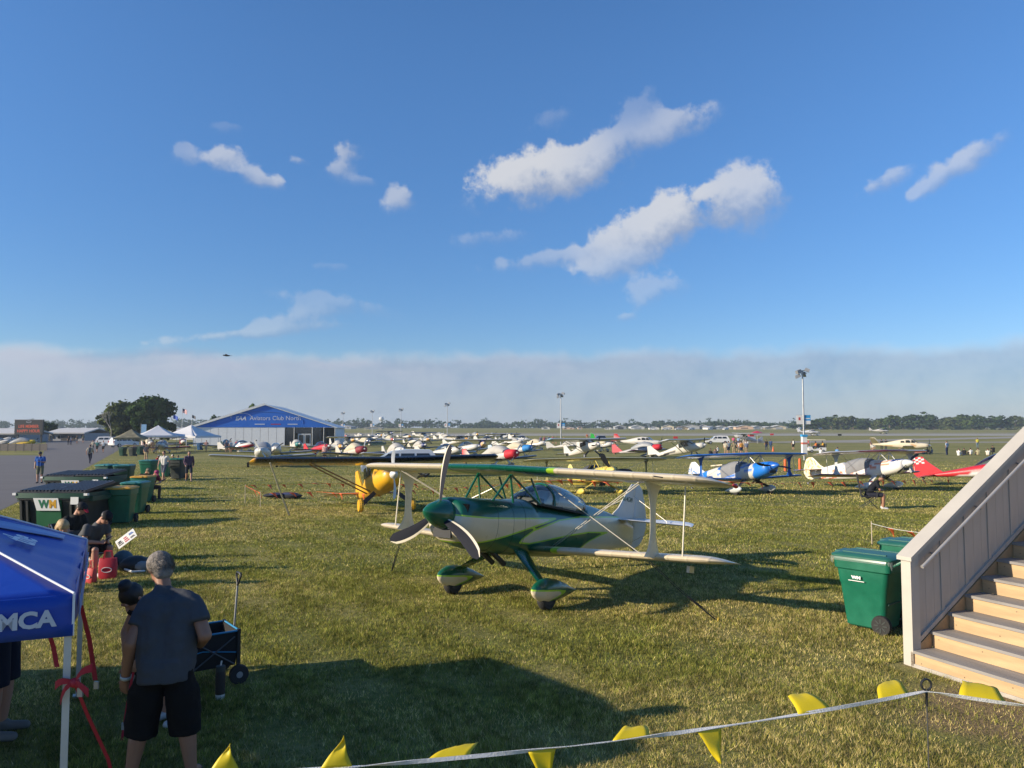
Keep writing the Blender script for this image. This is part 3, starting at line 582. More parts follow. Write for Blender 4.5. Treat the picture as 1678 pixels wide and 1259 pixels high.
# ------------------------------------------------------------------ flags on poles, message board, fence
def flag(px, ytop, ybot, label, kind):
    D_ = 205; x = ray(px, 690).x/ray(px, 690).y*D_; z0 = gz(D_); h = AT(px, ytop, D_).z-z0; fh = (ybot-ytop)*D_/F_PX
    T = thing('flagpole', label, 'flag', (x, D_, z0), 0, 'flags beside the dark tree'); MB().lathe([(0, .09), (h+.2, .04)], 'z', 8).build('pole', WHITE, T)
    def wav(u, v): return Vector((u*fh*1.5*.85, math.sin(u*5)*.18, h-v*fh-u*fh*.55))
    U = 12; cols = {'blue': [mat('flag_blue', (.02, .08, .42), .7)], 'us': [mat('flag_navy', (.02, .025, .10), .7), mat('flag_red', (.45, .03, .04), .7), mat('flag_white', (.7, .68, .66), .7)], 'dark': [mat('flag_grey', (.10, .10, .11), .7)]}[kind]
    b = MB(); nv = 13
    for i in range(U):
        for j in range(nv):
            mi = 0
            if kind == 'us': mi = 0 if (i < 5 and j < 7) else (1 if j % 2 == 0 else 2)
            P = [wav((i+a)/U, (j+c)/nv) for a, c in ((0, 0), (1, 0), (1, 1), (0, 1))]; b.add(P, [(0, 1, 2, 3)], mi)
    f = b.build('flag_cloth', cols, T, 0)
    md = f.modifiers.new('thick', 'SOLIDIFY'); md.thickness = .02
flag(283.5, 679.5, 686, 'plain blue flag on a pole beside the dark tree', 'blue'); flag(298.5, 669.5, 676, 'striped flag with a navy corner, highest of the three flags', 'us'); flag(314.5, 680, 685, 'small dark grey flag nearest the marquee roof', 'dark')
def board():
    D_ = 168; x0, x1 = ray(25, 700).x/ray(25, 700).y*D_, ray(71, 700).x/ray(71, 700).y*D_; w = x1-x0; zt, zb = AT(48, 688.5, D_).z, AT(48, 712.5, D_).z; z0 = gz(D_)
    T = thing('message_board', 'black electronic message board with glowing orange words on a steel frame', 'sign', ((x0+x1)/2, D_, z0))
    h = zt-zb; zc = (zt+zb)/2-z0; c = MB().box((0, 0, zc), (w, .5, h)).build('cabinet', BLACK, T, 0)
    MB().box((0, 0, zc+h/2+.06), (w+.1, .6, .12)).build('top_cap', GREY, T, 0)
    for s in (-.42, .42): MB().box((s*w, .2, (zc-h/2)/2), (.3, .3, zc-h/2)).build('leg', BLACK, T, 0)
    em = bpy.data.materials.new('led_orange'); em.use_nodes = True; b = em.node_tree.nodes['Principled BSDF']; b.inputs['Base Color'].default_value = (.35, .06, .03, 1); b.inputs['Emission Color'].default_value = (.9, .16, .07, 1); b.inputs['Emission Strength'].default_value = .16
    text('LIFE MEMBER', .90, 'lettering', em, c, frame((0, -.26, zc+.18), (1, 0, 0), (0, 0, 1)), .01, bold=.012, sx=.86); text('HAPPY HOUR', .90, 'lettering', em, c, frame((0, -.26, zc-.82), (1, 0, 0), (0, 0, 1)), .01, bold=.012, sx=.9)
    MB().tube([(.55*math.cos(a), -.26, zc+1.2+.2*math.sin(a)) for a in np.linspace(0, 6.28, 14)], .04, 5).build('emblem', mat('led_white', (.5, .52, .58), .5), c)
board()
def fence():
    D_ = 118; T = thing('board_fence', 'low grey temporary fence before the yellow aircraft at the picture edge', 'fence', (0, D_, gz(D_)))
    FM = mat('weathered_fence', (.15, .13, .115), .85, var=.2)
    xa, xb = ray(-40, 730).x/ray(-40, 730).y*D_, ray(78, 730).x/ray(78, 730).y*D_
    n = 9; w = (xb-xa)/n
    pm = MB().box((0, 0, .62), (w-.12, .05, 1.05)).mesh('fence_panel', FM, 0); po = MB().box((0, 0, .6), (.1, .1, 1.25)).mesh('post', FM, 0)
    for i in range(n):
        for nm, me, xx in (('fence_panel', pm, xa+(i+.5)*w), ('post', po, xa+i*w)):
            o = bpy.data.objects.new(nm, me); COL.objects.link(o); o.parent = T; o.location = (xx, 0, 0)
fence()
# ------------------------------------------------------------------ summer haze
def haze():
    b = MB(); b.box((0, 690, 12), (2900, 1500, 28)); o = b.build('haze', mat('haze_air', (1, 1, 1), var=0), None, 0, kind='stuff')
    m = o.data.materials[0]; m.node_tree.nodes.clear(); t = NT(m.node_tree); v = t.n('ShaderNodeVolumePrincipled')
    v.inputs['Color'].default_value = (.70, .84, 1, 1); v.inputs['Density'].default_value = .00026; v.inputs['Anisotropy'].default_value = .1
    ou = t.n('ShaderNodeOutputMaterial'); t.put(ou.inputs['Volume'], v.outputs[0])
haze()
# ================================================================== AIRCRAFT
def airfoil(n=9, t=.13, camber=.02):
    up = []; lo = []
    for i in range(n+1):
        x = .5*(1-math.cos(math.pi*i/n)); y = 5*t*(.2969*math.sqrt(x)-.126*x-.3516*x*x+.2843*x**3-.1036*x**4)+.002
        c = camber*4*x*(1-x); up.append((x, c+y)); lo.append((x, c-y))
    return up[::-1] + lo[1:-1]
AF = airfoil()
def wing_mesh(st, t=.13, n=9):
    """stations (y, x of leading edge, z, chord, thickness factor)"""
    b = MB(); prof = airfoil(n, t); b.rings([[(xl-u*c, y, z+w*c*k) for u, w in prof] for (y, xl, z, c, k) in st]); return b
def wing_stations(half, xle, z, chord, sweep=0.0, dih=0.0, tip=.35, taper=1.0, n=10, y0=0.0, both=True, tipx=.5):
    out = []
    ys = [y0+(half-tip-y0)*i/n for i in range(n+1)] + [half-tip*(1-math.sin(a)) for a in (.35, .7, 1.05, 1.35, math.pi/2)]
    for y in ys:
        f = 1.0; s = (y-(half-tip))/tip
        if s > 0: f = max(.06, math.sqrt(max(0, 1-s*s)))
        c0 = chord*(1+(taper-1)*y/half); c = c0*(.25+.75*f) if s > 0 else c0
        out.append((y, xle-sweep*y-(c0-c)*tipx, z+dih*y, c, max(.25, f)))
    if both: return [(-y, a, b_, c, k) for (y, a, b_, c, k) in out[::-1] if y > 1e-6] + out
    return out
def loft(keys, nx=48, na=24, e=2.4, smooth=.10):
    """fuselage from key stations (x, z bottom, z top, half width)"""
    ks = sorted(keys, key=lambda q: -q[0]); xs = np.array([k[0] for k in ks]); x = np.linspace(xs[0], xs[-1], 400); D_ = []
    for i in (1, 2, 3):
        v = np.interp(-x, -xs, [k[i] for k in ks]); w = max(1, int(smooth/abs(x[1]-x[0])))
        if w > 1:
            p_ = np.pad(v, w, mode='edge'); ker = np.hanning(2*w+1); ker /= ker.sum(); v2 = np.convolve(p_, ker, 'same')[w:-w]; m_ = np.clip(np.minimum(np.arange(400), 399-np.arange(400))/w, 0, 1); v = v*(1-m_)+v2*m_
        D_.append(v)
    t = np.linspace(0, 1, nx); t = np.where(t < .08, t*t/.08*.999, t); X = xs[0]+(xs[-1]-xs[0])*t
    zb, zt, hw = [np.interp(-X, -x, d) for d in D_]; rs = []
    for i in range(nx):
        zc, hh = (zb[i]+zt[i])/2, (zt[i]-zb[i])/2; ring = []
        for j in range(na):
            a = 2*math.pi*(j+.5)/na; ca, sa = math.cos(a), math.sin(a)
            ring.append((X[i], hw[i]*math.copysign(abs(ca)**(2/e), ca), zc+hh*math.copysign(abs(sa)**(2/e), sa)))
        rs.append(ring)
    b = MB(); b.rings(rs); return b
def inpoly(x, y, P):
    c = False; j = len(P)-1
    for i in range(len(P)):
        if (P[i][1] > y) != (P[j][1] > y) and x < (P[j][0]-P[i][0])*(y-P[i][1])/(P[j][1]-P[i][1])+P[i][0]: c = not c
        j = i
    return c
def edged(x, y, P):
    d = 9.0
    for i in range(len(P)):
        ax, ay = P[i-1]; bx, by = P[i]; vx, vy = bx-ax, by-ay; t = max(0, min(1, ((x-ax)*vx+(y-ay)*vy)/(vx*vx+vy*vy+1e-9))); d = min(d, math.hypot(x-ax-t*vx, y-ay-t*vy))
    return d
PA = attr_mat('aircraft_paint', .28, .45); FAB = attr_mat('aircraft_fabric', .42, .25)
def c3(r_, g, b): return (r_, g, b)
cCR, cGR, cLI, cWH = (.68, .58, .41), (.003, .088, .046), (.36, .60, .03), (.56, .54, .49)
cBL, cRD, cYE, cBK, cNV = (.012, .17, .62), (.50, .02, .03), (.70, .56, .13), (.02, .02, .025), (.012, .035, .16)
PROPG = mat('grey_propeller', (.020, .022, .030), .7, var=.05, spec=.08); PROPB = mat('black_propeller', (.012, .012, .014), .4); PROPW = mat('pale_propeller', (.55, .56, .55), .35, var=.04)
def blade(L, chord, m, parent, x, z, ang, edge=None, root=.14, pitch=34):
    b = MB(); rs = []; N_ = 10
    for i in range(N_+1):
        f = i/N_; r_ = root+(L-root)*f; c = chord*(.42+1.1*f-.75*f*f*f) if f < .85 else chord*(.42+1.1*f-.75*f**3)*math.sqrt(max(.03, 1-((f-.85)/.16)**2))
        tw = R(pitch*(1.35-.75*f)); th = .05*(1-f*.8)*chord*2
        ring = []
        for (u, w) in ((.5, 0), (.42, .5), (.1, 1), (-.3, .7), (-.5, 0), (-.3, -.35), (.1, -.5), (.42, -.3)):
            cx_ = u*c-.10*L*math.sin(math.pi*f)*.5; wx = w*th*.5
            ring.append((wx*math.cos(tw)+cx_*math.sin(tw)*.9, cx_*math.cos(tw)-wx*math.sin(tw), r_))
        rs.append(ring)
    b.rings(rs)
    o = b.mi; n = 8
    if edge is not None:
        for i in range(N_):
            for j in (3, 4): b.mi[i*n+j] = 1
    b.v = [(x+p[0], p[1]*math.cos(ang)+p[2]*math.sin(ang), z-p[1]*math.sin(ang)+p[2]*math.cos(ang)) for p in b.v]
    return b.build('propeller_blade', [m, edge or m], parent)
def wheel(T, x, y, r_=.2, w=.14, z=None, hubm=None):
    z = r_ if z is None else z
    t = MB().lathe([(y-w/2, r_*.55), (y-w/2, r_*.86), (y-w*.3, r_*.98), (y, r_), (y+w*.3, r_*.98), (y+w/2, r_*.86), (y+w/2, r_*.55)], 'y', 18, (x, 0, z)); o = t.build('tyre', RUBBER, T)
    MB().lathe([(y-w*.52, .03), (y-w*.5, r_*.56), (y+w*.5, r_*.56), (y+w*.52, .03)], 'y', 14, (x, 0, z)).build('hub', hubm or GREY, o); return o
def pant(T, x, y, paint, L=1.2, hh=.19, hw=.13, zc=.27, m=PA):
    prof = [(.0, .04), (.03, .38), (.08, .62), (.18, .9), (.3, 1), (.5, .9), (.7, .62), (.88, .27), (1, .05)]
    rs = [[(x+.40*L/1.2-f*L, y+hw*k*math.cos(a)*(1), zc+.01+.05*f+hh*k*math.sin(a)*(1 if math.sin(a) > 0 else .95)) for a in np.linspace(0, 2*math.pi, 20, endpoint=False)] for f, k in prof]
    fine = []
    for i in range(len(rs)-1):
        for q in range(3): fine.append([tuple(np.array(rs[i][j])*(1-q/3)+np.array(rs[i+1][j])*q/3) for j in range(20)])
    fine.append(rs[-1]); b = MB(); b.rings(fine); return b.build('wheel_pant', m, T, 60, paint)
HERO_FUS = [(1.50, 1.0, 1.44, .22), (1.47, .92, 1.48, .33), (1.36, .84, 1.505, .40), (1.1, .785, 1.53, .43), (.8, .755, 1.55, .43), (.3, .735, 1.60, .405), (-.2, .745, 1.665, .385), (-.36, .75, 1.68, .38), (-.40, .75, 1.62, .38), (-1.2, .785, 1.63, .375),
            (-1.93, .85, 1.64, .345), (-1.97, .855, 1.83, .34), (-2.6, .94, 1.80, .265), (-3.2, 1.03, 1.76, .185), (-3.8, 1.115, 1.70, .11), (-4.25, 1.18, 1.60, .045)]
def biplane(name, label, loc, yaw, pitch, paint, up_paint, lo_paint, mats=(None, None), S=1.0, strut_m=CREAM, cab_m=GREEN, leg_m=GREEN, pant_paint=None, spin_m=GREEN, prop=(PROPG, 3, 0.0, 1.02, .20), fin_paint=None, cover=None, stab_paint=None, hero=False, group='biplanes parked on the grass', wires=True):
    T = thing(name, label, 'aircraft', loc, (0, -R(pitch), yaw), group); T.scale = (S,)*3
    F_ = loft(HERO_FUS, 230 if hero else 90, 110 if hero else 30, 2.5, .12).build('fuselage', mats[0] or FAB, T, 50, paint)
    # wings with rounded, raked tips
    uw = wing_mesh(wing_stations(3.60, .60, 2.07, .98, .115, 0.0, .5, 1.0, 60 if hero else 24, tipx=.62), .125, 11); U = uw.build('upper_wing', mats[1] or PA, T, 50, up_paint)
    for s in (-1, 1):
        st = wing_stations(3.54, -.28, .87, .93, .03, .042, .42, 1.0, 40 if hero else 16, .3, False, .62)
        st = [(y*s, a, b_, c, k) for (y, a, b_, c, k) in st]; wing_mesh(st, .125, 11).build('lower_wing', mats[1] or PA, T, 50, lo_paint)
        # interplane strut: an I with flared ends
        zl, zu = .96, 2.02
        b = MB(); rs = []
        for f in np.linspace(0, 1, 17):
            z = zl+(zu-zl)*f; w = .085+.20*abs(2*f-1)**3.2; xc = (-.27-.09*2.5*.3)+(.18)*f
            rs.append([(xc+w*math.cos(a)*1.0, 2.5*s+.022*math.sin(a), z) for a in np.linspace(0, 2*math.pi, 12, endpoint=False)])
        b.rings(rs); b.build('interplane_strut', strut_m, T)
        sl = MB().cyl((-.42, 2.92*s, 1.02), (-.36, 2.92*s, 2.02), .013, n=6); sl.build('aileron_link', CREAM, T)
        # cabane struts
        for a, c in (((.44, .33*s, 1.98), (.74, .28*s, 1.54)), ((.44, .33*s, 1.98), (.30, .34*s, 1.56)), ((.42, .33*s, 1.98), (-.40, .36*s, 1.62)), ((-.12, .33*s, 2.0), (-.42, .36*s, 1.63))):
            MB().tube([a, c], .018, 8).build('cabane_strut', cab_m, T)
        if wires:
            WM_ = mat('flying_wire', (.62, .58, .50), .35, .3)
            for dx_ in (0, .07):
                MB().tube([(.05+dx_, 2.42*s, 2.0), (-.95+dx_, .37*s, .98)], .007, 5).build('flying_wire', WM_, T)
            MB().tube([(-.45, .30*s, 2.02), (-.2, 2.4*s, .98)], .007, 5).build('landing_wire', WM_, T)
            MB().tube([(-4.0, .9*s, 1.70), (-4.05, .05*s, 1.22)], .006, 5).build('tail_wire', WM_, T); MB().tube([(-4.0, .9*s, 1.72), (-4.15, .03*s, 2.2)], .006, 5).build('tail_wire', WM_, T)
        # gear leg, wheel, pant
        lb = MB(); n0 = 7
        lb.rings([[(xc+w*math.cos(a), y*s+.028*math.sin(a), z+.015*math.sin(a)) for a in np.linspace(0, 2*math.pi, 12, endpoint=False)] for (xc, y, z, w) in ((-.14, .26, .84, .2), (-.10, .45, .68, .17), (-.02, .7, .51, .125), (.06, .9, .38, .10))]); lb.build('gear_leg', leg_m, T)
        wheel(T, 0, .95*s, .2, .13, hubm=DARK if pant_paint else GREY)
        if pant_paint: pant(T, 0, .95*s, pant_paint, m=mats[0] or PA)
    # tail
    fp = fin_paint or paint
    fin = [(-3.42, 1.76), (-3.62, 1.90), (-3.95, 2.30), (-4.10, 2.44), (-4.24, 2.46), (-4.24, 1.2), (-4.0, 1.2)]
    def blade_poly(poly, t, nm, pf, parent=T):
        b = MB(); c = (sum(p[0] for p in poly)/len(poly), sum(p[1] for p in poly)/len(poly)); P = []
        # dense outline so a colour pattern can sit on it
        out = []
        for i in range(len(poly)):
            a, d = poly[i], poly[(i+1) % len(poly)]; k = max(1, int(math.hypot(a[0]-d[0], a[1]-d[1])/.06)); out += [(a[0]+(d[0]-a[0])*q/k, a[1]+(d[1]-a[1])*q/k) for q in range(k)]
        n = len(out); L = [0, .35, .65, .85, 1]
        for sgn in (1, -1):
            for l in L: P += [(c[0]+(x-c[0])*l, sgn*t*(1 if l < .9 else .35), c[1]+(z-c[1])*l) for x, z in out]
        fs = []
        for q in range(2):
            for k in range(len(L)-1):
                o = (q*len(L)+k)*n; fs += [(o+i, o+(i+1) % n, o+n+(i+1) % n, o+n+i) for i in range(n)]
        o1, o2 = (len(L)-1)*n, (2*len(L)-1)*n; fs += [(o1+i, o1+(i+1) % n, o2+(i+1) % n, o2+i) for i in range(n)]
        b.add(P, fs); return b.build(nm, FAB, parent, 40, pf)
    blade_poly(fin, .028, 'fin', fp)
    rud = [(-4.255, 2.46), (-4.4, 2.47), (-4.55, 2.38), (-4.72, 2.1), (-4.84, 1.8), (-4.85, 1.6), (-4.76, 1.38), (-4.62, 1.24), (-4.42, 1.16), (-4.255, 1.18)]
    blade_poly(rud, .024, 'rudder', fp)
    for s in (-1, 1):
        st = [(y*s, -3.45-.32*(y/1.45)**1.6, 1.66, c, k) for y, c, k in ((.06, .95, 1), (.5, .93, 1), (.9, .86, 1), (1.15, .74, .9), (1.35, .52, .8), (1.45, .2, .4))]
        wing_mesh([(y, x, z, c*.52, k) for y, x, z, c, k in st], .07, 6).build('stabiliser', PA, T, 50, stab_paint or (lambda x, y, z: cWH))
        eb = wing_mesh([(y, x-c*.53, z, c*.47*1.05, k) for y, x, z, c, k in st], .06, 6); a_ = R(-13)
        eb.v = [(-3.93+(p[0]+3.93)*math.cos(a_)-(p[2]-1.66)*math.sin(a_), p[1], 1.66+(p[0]+3.93)*math.sin(a_)+(p[2]-1.66)*math.cos(a_)) for p in eb.v]; eb.build('elevator', PA, T, 50, stab_paint or (lambda x, y, z: cWH))
    MB().tube([(-4.2, 0, 1.2), (-4.55, 0, 1.05)], .02, 6).build('tail_spring', STEEL, T); wheel(T, -4.66, 0, .085, .05, .985)
    # nose: spinner, propeller, exhausts, inlet
    MB().lathe([(1.94, .004), (1.90, .055), (1.82, .115), (1.72, .165), (1.60, .205), (1.50, .225), (1.47, .22)], 'x', 24, (0, 0, 1.23)).build('spinner', spin_m, T, 60)
    pm, nb, a0, L, ch = prop
    for k in range(nb): blade(L, ch, pm, T, 1.62, 1.23, a0+k*2*math.pi/nb, CREAM if hero else None, pitch=22 if hero else 34)
    for s in (-.1, .13): MB().cyl((.45, s, .78), (.12, s+.03, .60), .042, n=10).build('exhaust_pipe', BLACK, T)
    # cheek inlets
    for s in (-1, 1):
        f1 = frame((1.385, .27*s, 1.34), (-.42, s, 0), (0, 0, 1))
        MB().prism([(-.085, -.07), (.085, -.07), (.085, .07), (-.085, .07)], .045, f1).build('air_inlet', mat('inlet_black', (.006, .006, .007), .9, var=0, spec=.05), T, 0)
    fr = frame((1.462, 0, .985), (0, 1, 0), (.18, 0, 1)); o = MB().prism([(-.17, -.085), (.17, -.085), (.17, .05), (-.17, .05)], .035, fr).build('chin_inlet', DARK, T, 0)
    # cockpit: floor, seat, windscreen hoop, glazing or a canvas cover
    if cover is None:
        MB().box((-1.15, 0, 1.62), (1.5, .62, .03)).build('cockpit_floor', DARK, T, 0)
        s_ = MB(); s_.box((-1.78, 0, 1.74), (.1, .34, .26), rot=Matrix.Rotation(R(-14), 3, 'Y')); s_.box((-1.55, 0, 1.66), (.36, .34, .05)); s_.build('seat', mat('seat_cream', (.5, .46, .38), .7), T, 20)
        MB().box((-.62, 0, 1.68), (.1, .5, .1)).build('instrument_panel', DARK, T, 0)
        cs = [(-.30, 1.655, .03, .20), (-.42, 1.655, .155, .29), (-.62, 1.65, .28, .325), (-.9, 1.645, .365, .335), (-1.2, 1.645, .39, .335), (-1.55, 1.645, .365, .325), (-1.85, 1.66, .28, .30), (-2.05, 1.76, .11, .22)]
        C_ = MB(); C_.rings([[(x, hw*math.cos(a), z+h*math.sin(a)) for a in np.linspace(0, math.pi, 17)] for x, z, h, hw in cs], caps=False, closed=False); C_.build('canopy', GLASS, T, 60)
        MB().tube([(-.86, .345*math.cos(a), 1.64+.36*math.sin(a)) for a in np.linspace(0, math.pi, 17)], .022, 8).build('canopy_hoop', cab_m, T)
        MB().tube([(-1.93, .30*math.cos(a), 1.68+.24*math.sin(a)) for a in np.linspace(0, math.pi, 17)], .012, 8).build('canopy_hoop', STEEL, T)
    else:
        cv = loft([(-.25, 1.1, 1.68, .395), (-.5, .98, 1.84, .395), (-.95, .86, 1.92, .395), (-1.2, .83, 1.91, .395), (-1.7, .87, 1.86, .38)], 26, 20, 2.5, .12); cv.build('cockpit_cover', cover, T, 50)
    return T

def livery(name, w, rough=.3, coat=.4):
    m = attr_mat(name, rough, coat); t = NT(m.node_tree); b = m.node_tree.nodes['Principled BSDF']
    at = [n for n in m.node_tree.nodes if n.type == 'ATTRIBUTE'][0]; sd = t.xyz(at.outputs['Vector'])[0]
    c = t.mix(t.mr(sd, -w-.002, -w+.002), cCR, cLI); c = t.mix(t.mr(sd, w-.002, w+.002), c, cGR)
    oc = t.n('ShaderNodeTexCoord').outputs['Object']; k = t.mr(t.noise(oc, 2.2, 6, .65), .25, .75, .94, 1.05, False)
    s = t.v('SCALE', c); t.put(s.node.inputs['Scale'], k); t.put(b.inputs['Base Color'], s)
    if w > .05:
        wv = t.m('ABSOLUTE', t.m('SINE', t.m('MULTIPLY', t.xyz(oc)[1], math.pi/.30))); bp = t.n('ShaderNodeBump'); t.put(bp.inputs['Strength'], .35); t.put(bp.inputs['Distance'], .012); t.put(bp.inputs['Height'], t.m('SUBTRACT', 1.0, t.mr(wv, 0.0, .35))); t.put(b.inputs['Normal'], bp.outputs[0])
    return m
LIV, LIVW = livery('hero_livery', .012), livery('hero_wing_livery', .062)
# --- the green and cream biplane in front
W1 = [(1.7, 1.225), (.93, 1.26), (.16, 1.33), (-.95, 1.44), (-.44, 1.29), (-.06, 1.18), (.5, 1.02), (1.0, .89), (1.25, .86), (1.7, .80)]
W2 = [(.05, .96), (.03, 1.0), (-.02, 1.04), (-.28, 1.18), (-.7, 1.31), (-1.05, 1.42), (-1.82, 1.55), (-2.99, 1.66), (-3.79, 1.735), (-5, 1.9), (-5, .7), (-1.6, .7), (-1.85, 1.01), (-2.13, 1.15), (-2.54, 1.28), (-2.90, 1.365), (-2.03, 1.30), (-1.29, 1.18), (-.75, 1.07), (-.24, .965)]
def hero_paint(x, y, z):
    d = 9.0
    for P in (W1, W2):
        e = edged(x, z, P); d = min(d, -e if inpoly(x, z, P) else e)
    return (d, 0, 0)
def hero_up(x, y, z): return (1.085-(abs(y)+.10*max(0, (.45-x))), 0, 0)
def hero_lo(x, y, z): return (.78-(abs(y)+.10*max(0, (-.35-x))), 0, 0)
def hero_pant(x, y, z):
    P = [(.55, .275), (.2, .30), (-.1, .315), (-.40, .315), (-.22, .245), (.0, .16), (.13, .05), (.18, .0), (.55, .0)]
    e = edged(x, z, P); return (-e if inpoly(x, z, P) else e, 0, 0)
hero_fin = lambda x, y, z: (.60, .58, .53)
YAW_H = R(-127.4); LOC_H = Vector((-.252, 12.405, 0))
hero = biplane('biplane', 'green and cream two-seat biplane with grey three-blade propeller, nearest on the grass', LOC_H, YAW_H, 11, hero_paint, hero_up, hero_lo, mats=(LIV, LIVW), pant_paint=hero_pant, fin_paint=hero_fin, hero=True, prop=(PROPG, 3, R(3), 1.02, .20), stab_paint=lambda x, y, z: (.62, .63, .64))
for xs in (.72, -.02, .30):     # cowling and panel joints
    zb_, zt_, hw_ = [np.interp(-xs, [-k[0] for k in HERO_FUS], [k[i] for k in HERO_FUS]) for i in (1, 2, 3)]
    MB().tube([(xs, (hw_+.0015)*math.copysign(abs(math.cos(a))**.8, math.cos(a)), (zb_+zt_)/2+((zt_-zb_)/2+.0015)*math.copysign(abs(math.sin(a))**.8, math.sin(a))) for a in np.linspace(0, 2*math.pi, 60)], .0022, 4).build('panel_joint', DARK, hero)
rg = text('N14GW', .14, 'registration', mat('letter_green', (.02, .09, .05), .5, var=0), hero, frame((-3.93, .031, 2.10), (-1, 0, 0), (0, 0, 1)), .002, sx=.85)
MB().box((-1.1, 2.75, .86), (.16, .05, .10)).build('aileron_spade', CREAM, hero, 0)
tube_ = MB().tube([(.35, 2.9, 2.05), (.62, 2.9, 2.03)], .009, 6); tube_.build('pitot_tube', BLACK, hero)
nl = MB().ell((-.42, 3.64, 2.07), (.09, .03, .035), 8, 5); nl.build('tip_light', RED, hero)
def hero_w(x, y, z):
    M_ = Matrix.Translation(LOC_H) @ Euler((0, -R(11), YAW_H)).to_matrix().to_4x4(); return M_ @ Vector((x, y, z))
def tie(a, b, label, m=BLACK, r_=.009, both=True):
    T = thing('tie_down_strap', label, 'strap', b); a = Vector(a)-Vector(b); q = MB(); q.tube([a, a*.5+Vector((0, 0, -.03)), (0, 0, 0)], r_*.6, 5); q.tube([a+Vector((.03, 0, 0)), a*.45+Vector((.02, 0, -.02)), Vector((.02, 0, .03))], r_*.5, 5); q.build('strap', m, T)
    k = MB().tube([a*.42, a*.2, a*.02], r_*1.35, 6); k.build('ratchet', m, T); MB().tube([(.02, 0, .05), (0, 0, -.05)], .011, 6).build('ground_stake', mat('stake_yellow', (.55, .38, .05), .6), T)
tie(hero_w(-.2, 2.5, .90), G(1175, 1018), 'thin dark strap tying the near lower wing of the green biplane to the ground'); tie(hero_w(-.2, -2.5, .90), G(641, 938), 'thin black strap tying the far lower wing of the green biplane to the ground')

# --- other biplanes
def blue_paint(x, y, z):
    s = z - (1.12+.06*(x+1)); 
    if x > .75-.6*abs(z-1.22): return cBL
    if x > .63-.6*abs(z-1.22): return cWH
    if z > 1.60: return cBL if x > -2 else (cWH if x > -3 else cBL)
    for a, b_ in ((.26, .34), (-.02, .08)):
        if a < s < b_: return cBL
    if x < -3.0: return cBL
    return cWH
bp = biplane('biplane', 'blue and white biplane with blue nose and grey fabric over its cockpit', (G(1207, 813)+G(1262, 809))/2, R(-68), 11, blue_paint, lambda x, y, z: cBL if z > 2.055 or abs(y) < 3.2 and x > .1 else cWH, lambda x, y, z: cBL, S=.96, strut_m=mat('strut_blue', (.01, .09, .34), .4), cab_m=STEEL, leg_m=mat('leg_black', (.03, .03, .035), .4),
    pant_paint=lambda x, y, z: (.50, .53, .53), spin_m=BLUE, prop=(PROPB, 2, R(100), .95, .14), fin_paint=lambda x, y, z: cBL if abs((z-1.95)-.55*(x+4.4)*-1) < .05 or abs((z-1.80)+.55*(x+4.4)) < .03 else (.66, .66, .62), cover=CANVAS, stab_paint=lambda x, y, z: cWH)
bp.scale.z *= .875
MB().box((-2.1, .0, 1.9), (.9, .5, .06), rot=Matrix.Rotation(R(6), 3, 'Y')).build('cover_flap', mat('cover_cream', (.58, .52, .38), .8), bp, 0)
def white_paint(x, y, z):
    s = z-(1.13+.075*(x+1))
    if x > .95 and .12 < s < .30: return cNV if x > 1.05 else (.3, .3, .5)
    if x < 1.0 and (.17 < s < .23 or .03 < s < .09): return (.62, .16, .06)
    if x < -.6 and .40 < s < .44: return (.62, .2, .08)
    return (.74, .71, .66)
def fin_flame(x, y, z):
    k = math.sin(x*23+3*math.sin(z*9))*math.sin(z*17+2*math.sin(x*7)); return (.55, .22, .06) if k > .72 else ((.70, .50, .22) if k > .25 else (.74, .68, .52))
bp2 = biplane('biplane', 'white biplane with orange and red side stripes and a flame-patterned fin', (G(1428, 806)+G(1466, 803))/2, R(-66), 10, white_paint, lambda x, y, z: (.26, .03, .035) if x > .40 else (.66, .60, .54), lambda x, y, z: (.20, .03, .035) if z > .90 else (.30, .26, .22), S=.98, strut_m=WHITE, cab_m=WHITE, leg_m=WHITE,
    pant_paint=lambda x, y, z: (.76, .75, .72), spin_m=WHITE, prop=(PROPB, 2, R(60), .95, .15), fin_paint=fin_flame, cover=CANVAS, stab_paint=lambda x, y, z: (.30, .10, .10))
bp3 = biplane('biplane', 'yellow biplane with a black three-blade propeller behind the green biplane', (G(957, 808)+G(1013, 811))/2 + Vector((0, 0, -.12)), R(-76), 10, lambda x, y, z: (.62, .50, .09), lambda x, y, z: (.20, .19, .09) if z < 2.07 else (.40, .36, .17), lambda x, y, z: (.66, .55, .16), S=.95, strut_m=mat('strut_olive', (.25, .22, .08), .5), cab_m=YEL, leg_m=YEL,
    pant_paint=lambda x, y, z: (.66, .52, .10), spin_m=YEL, prop=(PROPB, 3, R(95), 1.0, .26), cover=mat('black_cover', (.05, .05, .055), .7), fin_paint=lambda x, y, z: (.5, .12, .03) if math.hypot(x+4.25, z-2.2) < .09 else (.66, .58, .20), stab_paint=lambda x, y, z: (.62, .52, .2))

bp2.scale.z *= .9; bp3.scale.z *= .84
